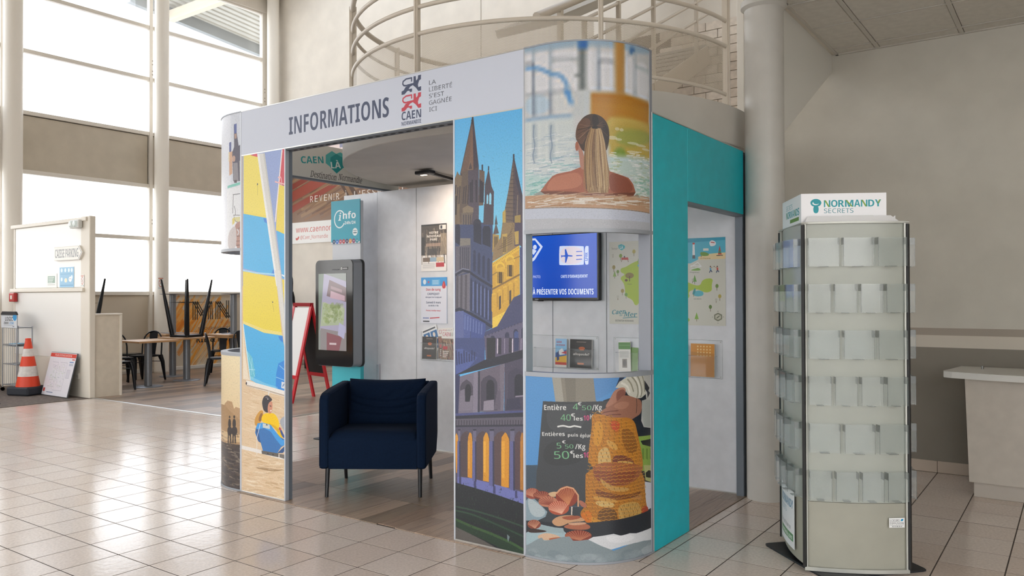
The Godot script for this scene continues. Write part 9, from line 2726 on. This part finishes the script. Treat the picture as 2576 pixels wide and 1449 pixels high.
# ------------------------------------------------------------------ partition and what stands by it
func build_partition() -> void:
	var cream := mat("partition_cream", hexc("e0d8ca"), 0.5)
	var gloss := mat("partition_gloss", hexc("efece6"), 0.36)
	var p := struct("wall_partition", "cream partition with glossy white panels and a lower return")
	part("core", MB.new().span(Vector3(-9.6, 0, -2.185), Vector3(-7.17, 2.58, -2.145)), cream, p)
	part("upper_panel", MB.new().span(Vector3(-9.52, 1.60, -2.146), Vector3(-7.39, 2.55, -2.134), 0.003), gloss, p)
	part("lower_panel", MB.new().span(Vector3(-9.52, 0.55, -2.146), Vector3(-7.39, 1.53, -2.134), 0.003), gloss, p)
	part("kick_panel", MB.new().span(Vector3(-9.52, 0.0, -2.146), Vector3(-7.39, 0.545, -2.130), 0.003), cream, p)
	part("mid_rail", MB.new().span(Vector3(-9.62, 1.535, -2.146), Vector3(-7.27, 1.59, -2.09), 0.006), cream, p)
	part("cap_rail", MB.new().span(Vector3(-9.62, 2.555, -2.2), Vector3(-7.2, 2.61, -2.10), 0.006), cream, p)
	part("end_post", MB.new().span(Vector3(-7.39, 0, -2.21), Vector3(-7.13, 2.625, -2.125), 0.008), cream, p)
	part("side_post", MB.new().span(Vector3(-9.56, 0, -2.16), Vector3(-9.52, 2.55, -2.125), 0.004), cream, p)
	part("return_wall", MB.new().span(Vector3(-7.27, 0, -2.60), Vector3(-7.155, 1.19, -2.21), 0.004), grainy("return_paint", hexc("d6cbb9"), 0.6, 1.2, 0.05), p)
	part("return_cap", MB.new().span(Vector3(-7.29, 1.19, -2.61), Vector3(-7.135, 1.215, -2.21), 0.004), cream, p)
	part("return_trim", MB.new().span(Vector3(-7.27, 0, -2.61), Vector3(-7.14, 1.19, -2.575), 0.004), cream, p)
	# things fixed to the partition
	var z := -2.134
	var sg := thing("arrow_sign", "white arrow shaped sign lettered CAISSE PARKING on the partition", "sign", Vector3(-7.71, 2.0, z))
	var ar := PackedVector2Array([Vector2(-0.42, 0.0), Vector2(0.33, 0.0), Vector2(0.425, 0.103), Vector2(0.33, 0.206), Vector2(-0.42, 0.206)])
	part("board", MB.new().prism(ar, Transform3D(Basis(), Vector3(0, 0, 0.004)), 0.035), printed("arrow_print", arrow_art(), 0.4), sg)
	var em := thing("emergency_lamp", "small white emergency lamp with twin round lights at the top of the partition", "lamp", Vector3(-7.45, 2.455, -2.12))
	part("box", MB.new().box(Vector3(0, 0.062, 0.035), Vector3(0.26, 0.12, 0.06), 0.008), mat("lamp_case", hexc("d9d9d4"), 0.4), em)
	for s in [-1, 1]:
		part("lens", MB.new().lathe([[0.05, 0.0], [0.05, 0.02], [0.035, 0.032], [0.0, 0.036]], 16, Vector3(s * 0.062, 0.062, 0.066), 0, TAU, Basis(Vector3.RIGHT, Vector3(0, 0, 1), Vector3(0, -1, 0))), glass("lamp_lens", hexc("cfe0da"), 0.35, 0.05), em)
	var notices := [
		["notice", "small green and white notice sheet on the partition", -8.45, -8.12, 1.60, 1.812, 0],
		["notice", "blue hygiene notice with white figures on the partition", -8.035, -7.6, 1.60, 1.90, 1],
		["notice", "no smoking notice with a red ring on the partition post", -7.385, -7.28, 1.60, 1.776, 2]]
	for q in notices:
		var o := thing(q[0], q[1], "notice", Vector3((q[2] + q[3]) / 2, q[4], z + (0.012 if q[6] == 2 else 0.002)), 0, "notices on the partition")
		part("sheet", MB.new().card(Vector3(0, (q[5] - q[4]) / 2, 0.001), q[3] - q[2], q[5] - q[4], 0.002), printed(q[1], notice_art(q[6]), 0.4), o)
	var cn := thing("notice", "no smoking notice wrapped on the round column by the cafe tables", "notice", Vector3(-9.96, 1.60, -4.90), 0)
	var cp := []
	for i in 7:
		var a := deg_to_rad(62.0 - 48.0 * i / 6)
		cp.append(Vector2(cos(a), sin(a)) * 0.1305)
	part("sheet", MB.new().sheet(cp, 0.0, 0.23, 0.0012), printed("column_notice", notice_art(2), 0.4), cn)
	var fb := thing("fire_call_point", "red fire call point box at the end of the partition", "alarm", Vector3(-9.50, 1.385, -2.125))
	part("box", MB.new().box(Vector3(0, 0.07, 0.03), Vector3(0.17, 0.14, 0.06), 0.008), mat("alarm_red", hexc("b3231f"), 0.4), fb)
	part("press_plate", MB.new().box(Vector3(0, 0.07, 0.061), Vector3(0.06, 0.06, 0.004), 0.001), mat("alarm_plate", hexc("d8cfc4"), 0.4), fb)
	var so := thing("wall_socket", "small white wall socket low on the partition", "socket", Vector3(-7.46, 0.26, -2.129))
	part("plate", MB.new().box(Vector3(0, 0.045, 0.008), Vector3(0.09, 0.09, 0.012), 0.004), mat("socket_white", hexc("d8d3c8"), 0.4), so)
	part("well", MB.new().lathe([[0.024, 0.0], [0.022, 0.003], [0.0, 0.0015]], 14, Vector3(0, 0.045, 0.0145), 0, TAU, Basis(Vector3.RIGHT, Vector3(0, 0, 1), Vector3(0, -1, 0))), mat("socket_well", hexc("b9b4a9"), 0.5), so)
	# traffic cone
	var c := thing("traffic_cone", "orange traffic cone with two white bands before the partition", "cone", Vector3(-8.35, 0.006, -1.83))
	var rub := mat("cone_rubber", hexc("2c2f36"), 0.8)
	part("base", MB.new().box(Vector3(0, 0.065, 0), Vector3(0.40, 0.12, 0.40), 0.02, Basis(Vector3.UP, 0.35)), rub, c)
	var org := mat("cone_orange", hexc("e0421e"), 0.45)
	var wht := grainy("cone_white", hexc("dcd6d0"), 0.5, 3.0, 0.12)
	var rr := func(y: float) -> float: return lerpf(0.162, 0.036, (y - 0.125) / 0.70)
	for b in [[0.125, 0.275, 0], [0.275, 0.425, 1], [0.425, 0.57, 0], [0.57, 0.685, 1], [0.685, 0.815, 0]]:
		part("orange_band" if b[2] == 0 else "white_band", MB.new().lathe([[rr.call(b[0]), b[0]], [rr.call(b[1]), b[1]]], 28), org if b[2] == 0 else wht, c)
	part("tip", MB.new().lathe([[0.036, 0.812], [0.04, 0.818], [0.04, 0.832], [0.032, 0.838], [0.018, 0.838], [0.018, 0.80]], 20), org, c)
	# plan board leaning on the partition
	var pb := thing("plan_board", "evacuation plan board with a red head leaning against the partition", "board", Vector3(-7.77, 0.006, -1.935))
	pb.rotation.x = -0.235
	part("sheet", MB.new().card(Vector3(0, 0.325, 0.008), 0.77, 0.63, 0.002), printed("plan_print", plan_art(), 0.25), pb)
	part("backing", MB.new().box(Vector3(0, 0.325, -0.002), Vector3(0.785, 0.645, 0.018), 0.003), mat("board_edge", hexc("4f5256"), 0.4, 0.4), pb)
	# wire magazine rack
	var rk := thing("magazine_rack", "grey wire magazine rack with a white sign panel beside the partition", "rack", Vector3(-8.97, 0.006, -1.94))
	var wire := mat("rack_wire", hexc("8e9196"), 0.4, 0.6)
	for sx in [-0.24, 0.24]:
		for sz in [-0.11, 0.11]:
			part("upright", MB.new().tube([Vector3(sx, 0.05, sz), Vector3(sx, 1.0, sz)], 0.009, 8), wire, rk)
			part("castor", MB.new().lathe([[0.0, -0.012], [0.028, -0.012], [0.028, 0.012], [0.0, 0.012]], 14, Vector3(sx, 0.028, sz), 0, TAU, Basis(Vector3.UP, Vector3.RIGHT, Vector3(0, 0, 1))), mat("castor", hexc("1b1b1d"), 0.6), rk)
	for y in [0.1, 0.42, 0.72, 0.98]:
		part("hoop", MB.new().tube([Vector3(-0.24, y, -0.11), Vector3(0.24, y, -0.11), Vector3(0.24, y, 0.11), Vector3(-0.24, y, 0.11)], 0.006, 6, false, true), wire, rk)
	for i in 6:
		var x := -0.24 + (i + 1) * 0.0686
		part("wire", MB.new().tube([Vector3(x, 0.1, 0.11), Vector3(x, 0.98, 0.11)], 0.003, 6), wire, rk)
	for y in [0.10, 0.42, 0.70]:
		part("shelf", MB.new().box(Vector3(0, y, 0.0), Vector3(0.47, 0.006, 0.21)), wire, rk)
	part("sign_panel", MB.new().card(Vector3(0, 1.08, 0.115), 0.54, 0.20, 0.012), printed("rack_sign_print", rack_art(), 0.4), rk, Vector3.ZERO, "white LOGIC IMMO.COM panel")
	part("sign_hood", MB.new().prism(PackedVector2Array([Vector2(-0.27, 0.0), Vector2(0.27, 0.0), Vector2(0.22, 0.05), Vector2(-0.22, 0.05)]), Transform3D(Basis(), Vector3(0, 1.181, 0.10)), 0.03), mat("castor", hexc("1b1b1d"), 0.6), rk)
	for k in 3:
		var mg := thing("free_magazine", ["pale blue free magazine at the bottom of the pile on the wire rack", "grey free magazine in the middle of the pile on the wire rack", "bright blue free magazine on top of the pile on the wire rack"][k], "magazine", Vector3(-9.0 + k * 0.03, 0.711 + k * 0.0115, -1.94), 0.1 * k, "magazines on the wire rack")
		part("cover", MB.new().box(Vector3(0, 0.006, 0), Vector3(0.21, 0.010, 0.16), 0.002), mat("mag_%d" % k, [hexc("b9cdd8"), hexc("d8d2cc"), hexc("7fb4cf")][k], 0.4), mg)
	# foot of a barrier post at the picture's edge
	var bp := thing("barrier_post", "black barrier post with a flat round foot on the carpet", "post", Vector3(-7.62, 0.006, -0.98))
	part("foot", MB.new().lathe([[0.0, 0.0], [0.175, 0.0], [0.175, 0.008], [0.16, 0.016], [0.03, 0.022]], 28), rub, bp)
	part("pole", MB.new().lathe([[0.025, 0.02], [0.025, 0.95], [0.0, 0.96]], 16), rub, bp)

# ------------------------------------------------------------------ cafe corner
func make_table(label: String, at: Vector3) -> Node3D:
	var o := thing("bistro_table", label, "table", at, 0, "bistro tables in the cafe corner")
	part("table_top", MB.new().box(Vector3(0, 0.739, 0), Vector3(0.68, 0.03, 0.68), 0.003), wood_top(), o)
	part("pedestal", MB.new().lathe([[0.058, 0.014], [0.058, 0.722]], 24), mat("pedestal_grey", hexc("7f8288"), 0.4, 0.4), o)
	part("foot", MB.new().lathe([[0.0, 0.0], [0.225, 0.0], [0.225, 0.006], [0.20, 0.012], [0.06, 0.018]], 32), mat("pedestal_grey", hexc("7f8288"), 0.4, 0.4), o)
	part("mount_plate", MB.new().box(Vector3(0, 0.718, 0), Vector3(0.3, 0.01, 0.3)), mat("pedestal_grey", hexc("7f8288"), 0.4, 0.4), o)
	return o

func wood_top() -> StandardMaterial3D:
	if mats.has("wood_top"): return mats["wood_top"]
	var a := Art.new(256, 256, 100, 100, hexc("b98f63"), 1)
	a.strokes(260, -20, 0, 130, 100, 40, 0.7, 0.0, [hexc("94683f", 0.3), hexc("d3ad82", 0.3), hexc("7b5432", 0.2)])
	var m := mat("wood_top", Color.WHITE, 0.35)
	m.albedo_texture = a.tex()
	m.uv1_triplanar = true; m.uv1_scale = Vector3.ONE * 1.4
	return m

func make_chair(label: String, at: Vector3, turn: float) -> Node3D:
	# stamped metal chair: local front is +z
	var o := thing("metal_chair", label, "chair", at, turn, "black metal chairs in the cafe corner")
	var m := mat("chair_black", hexc("17191f"), 0.3, 0.4)
	var st := MB.new()
	st.grid(func(s: float, t: float) -> Vector3:
		var px := 2 * s - 1; var pz := 2 * t - 1
		return Vector3(px * (0.185 - 0.012 * pz), 0.45 - 0.012 * (1 - px * px) * (1 - pz * pz), -pz * 0.18), 8, 8)
	st.box(Vector3(0, 0.432, 0), Vector3(0.36, 0.02, 0.355), 0.004)
	part("seat", st, m, o)
	for sx in [-1, 1]:
		for sz in [-1, 1]:
			var a := Vector3(sx * 0.165, 0.435, sz * 0.162); var b := Vector3(sx * 0.215, 0.0, sz * (0.205 if sz > 0 else 0.24))
			part("leg", MB.new().tube([a, a.lerp(b, 0.25) + Vector3(sx, 0, sz) * 0.012, a.lerp(b, 0.85), b], [0.042, 0.034, 0.02, 0.016], 6), m, o)
	var hoop := []
	for i in 15:
		var t := PI * i / 14
		hoop.append(Vector3(cos(t) * (0.178 + 0.02 * sin(t)), 0.44 + 0.41 * pow(sin(t), 0.55), -0.17 - 0.075 * sin(t)))
	part("back_hoop", MB.new().tube(hoop, 0.013, 8), m, o)
	part("back_splat", MB.new().quad(Vector3(-0.06, 0.44, -0.178), Vector3(0.06, 0.44, -0.178), Vector3(0.078, 0.84, -0.243), Vector3(-0.078, 0.84, -0.243)).quad(Vector3(0.06, 0.44, -0.182), Vector3(-0.06, 0.44, -0.182), Vector3(-0.078, 0.84, -0.247), Vector3(0.078, 0.84, -0.247)), m, o)
	for sz in [-1, 1]:
		part("stretcher", MB.new().tube([Vector3(-0.182, 0.33, sz * 0.178), Vector3(0.182, 0.33, sz * 0.178)], 0.006, 6), m, o)
	return o

func build_cafe() -> void:
	var t1 := make_table("bistro table with a bare wooden top beside the low return of the partition", Vector3(-7.85, 0.004, -3.42))
	copy(t1, "bistro table carrying the upturned high stool", Vector3(-8.26, 0.004, -4.36))
	copy(t1, "bistro table by the round column carrying an upturned table", Vector3(-9.12, 0.004, -4.62))
	copy(t1, "bistro table carrying an upturned table behind the black chairs", Vector3(-8.0, 0.004, -5.12))
	copy(t1, "bistro table behind the partition carrying a second upturned stool", Vector3(-8.7, 0.004, -2.72))
	for q in [["upturned bistro table standing top down on the table by the round column", Vector3(-9.12, 1.513, -4.62)], ["upturned bistro table standing top down behind the black chairs", Vector3(-8.0, 1.513, -5.12)]]:
		var u := copy(t1, q[0], q[1])
		u.rotation = Vector3(PI, 0, 0)
	# upturned high stool with splayed legs
	var m := mat("chair_black", hexc("17191f"), 0.3, 0.4)
	var hs := thing("high_stool", "upturned black high stool with four splayed legs beside the round column", "stool", Vector3(-8.26, 0.759, -4.36), 0.25)
	part("seat", MB.new().box(Vector3(0, 0.02, 0), Vector3(0.40, 0.04, 0.40), 0.012), m, hs)
	for sx in [-1, 1]:
		for sz in [-1, 1]:
			var a := Vector3(sx * 0.165, 0.04, sz * 0.165); var b := Vector3(sx * 0.29, 1.0, sz * 0.29)
			part("leg", MB.new().tube([a, a.lerp(b, 0.55), a.lerp(b, 0.9), b], [0.04, 0.032, 0.018, 0.015], 6), m, hs)
	var rg := []
	for q in [[-1, -1], [1, -1], [1, 1], [-1, 1]]: rg.append(Vector3(q[0] * 0.235, 0.60, q[1] * 0.235))
	part("foot_ring", MB.new().tube(rg, 0.009, 6, false, true), m, hs)
	# chairs
	var c := make_chair("black metal chair with its back to the booth beside the stool's table", Vector3(-7.18, 0.004, -4.30), 2.5)
	copy(c, "black metal chair tucked at the bare table on its window side", Vector3(-8.55, 0.004, -3.30), 1.3)
	copy(c, "black metal chair standing between the bare table and the round column", Vector3(-8.72, 0.004, -3.88), 0.5)
	copy(c, "black metal chair at the corner of the low partition return", Vector3(-7.80, 0.004, -2.84), 3.3)
	copy(c, "black metal chair facing the window behind the upturned table", Vector3(-7.45, 0.004, -5.62), -2.2)
	copy(c, "black metal chair half hidden behind the high bar table", Vector3(-8.15, 0.004, -5.95), 2.9)
	copy(c, "black metal chair between the two upturned tables", Vector3(-8.75, 0.004, -5.40), 0.9)
	copy(c, "black metal chair pushed in at the stool's table", Vector3(-8.90, 0.004, -5.95), 2.2)
	copy(c, "black metal chair behind the partition near the second upturned stool", Vector3(-9.25, 0.004, -3.15), 1.9)
	copy(c, "black metal chair close to the window between two bistro tables", Vector3(-9.30, 0.004, -3.85), 2.4)
	copy(c, "black metal chair on the booth side of the rear upturned table", Vector3(-7.35, 0.004, -4.98), 1.7)
	var bt := thing("bar_table", "high bar table with a wooden top and black legs under a standing chair", "table", Vector3(-8.75, 0.004, -6.75))
	part("table_top", MB.new().box(Vector3(0, 1.085, 0), Vector3(1.0, 0.035, 0.6), 0.004), wood_top(), bt)
	part("apron", MB.new().box(Vector3(0, 1.045, 0), Vector3(0.9, 0.045, 0.5), 0.004), m, bt)
	for sx in [-1, 1]:
		for sz in [-1, 1]:
			part("leg", MB.new().bar(Vector3(sx * 0.46, 0, sz * 0.26), Vector3(sx * 0.42, 1.05, sz * 0.22), 0.04, 0.04), m, bt)
	copy(c, "black metal chair standing on the high bar table", Vector3(-8.75, 1.112, -6.75), 0.55)
	copy(hs, "upturned black high stool on the table behind the partition", Vector3(-8.68, 0.759, -2.72), 0.7)
	# banner on the cream wall
	var bn := thing("wall_banner", "wide banner on the cream wall with a bench photo lettered REVENIR", "banner", Vector3(-7.8, 2.60, -7.69))
	part("sheet", MB.new().card(Vector3(0, 1.15, 0.004), 4.4, 2.3, 0.006), printed("banner_print", banner_art(), 0.5), bn)

# ------------------------------------------------------------------ outside the windows
func build_outside() -> void:
	var o := thing("entrance_canopy", "grey ribbed canopy roof outside the high windows", "canopy", Vector3(-12.4, 7.4, -8.0))
	var w := -Vector3(-12.4, 7.4, -8.0)
	var grey := mat("canopy_grey", hexc("8f9598"), 0.5, 0.3)
	part("edge_beam", MB.new().bar(Vector3(-13.9, 8.6, -6.4), Vector3(-13.9, 8.05, -12.0), 0.16, 0.30), grey, o, w)
	part("roof_sheet", MB.new().bar(Vector3(-12.2, 8.75, -6.4), Vector3(-12.2, 8.20, -12.0), 3.4, 0.06), mat("canopy_sheet", hexc("c5c4bd"), 0.5), o, w)
	for i in 14:
		var x := -13.7 + i * 0.235
		part("roof_rib", MB.new().bar(Vector3(x, 8.71, -6.4), Vector3(x, 8.16, -12.0), 0.07, 0.05), mat("canopy_rib", hexc("b4b3ac"), 0.5), o, w)
	for z in [-7.4]:
		part("cross_beam", MB.new().span(Vector3(-13.8, 8.25, z - 0.08), Vector3(-10.6, 8.50, z + 0.08)), mat("canopy_beam", hexc("d9cfbd"), 0.6), o, w)
	for z in [-11.8]:
		part("support_post", MB.new().span(Vector3(-13.95, 0, z - 0.07), Vector3(-13.8, 8.3, z + 0.07)), grey, o, w)
	var pv := struct("floor_outside", "pale paving outside the windows")
	part("paving", MB.new().span(Vector3(-60, -0.3, -50), Vector3(-10.45, -0.05, 50)), mat("paving", hexc("b9b6b0"), 0.8), pv)
	part("paving", MB.new().span(Vector3(-10.45, -0.3, 9.35), Vector3(40, -0.05, 50)), mat("paving", hexc("b9b6b0"), 0.8), pv)
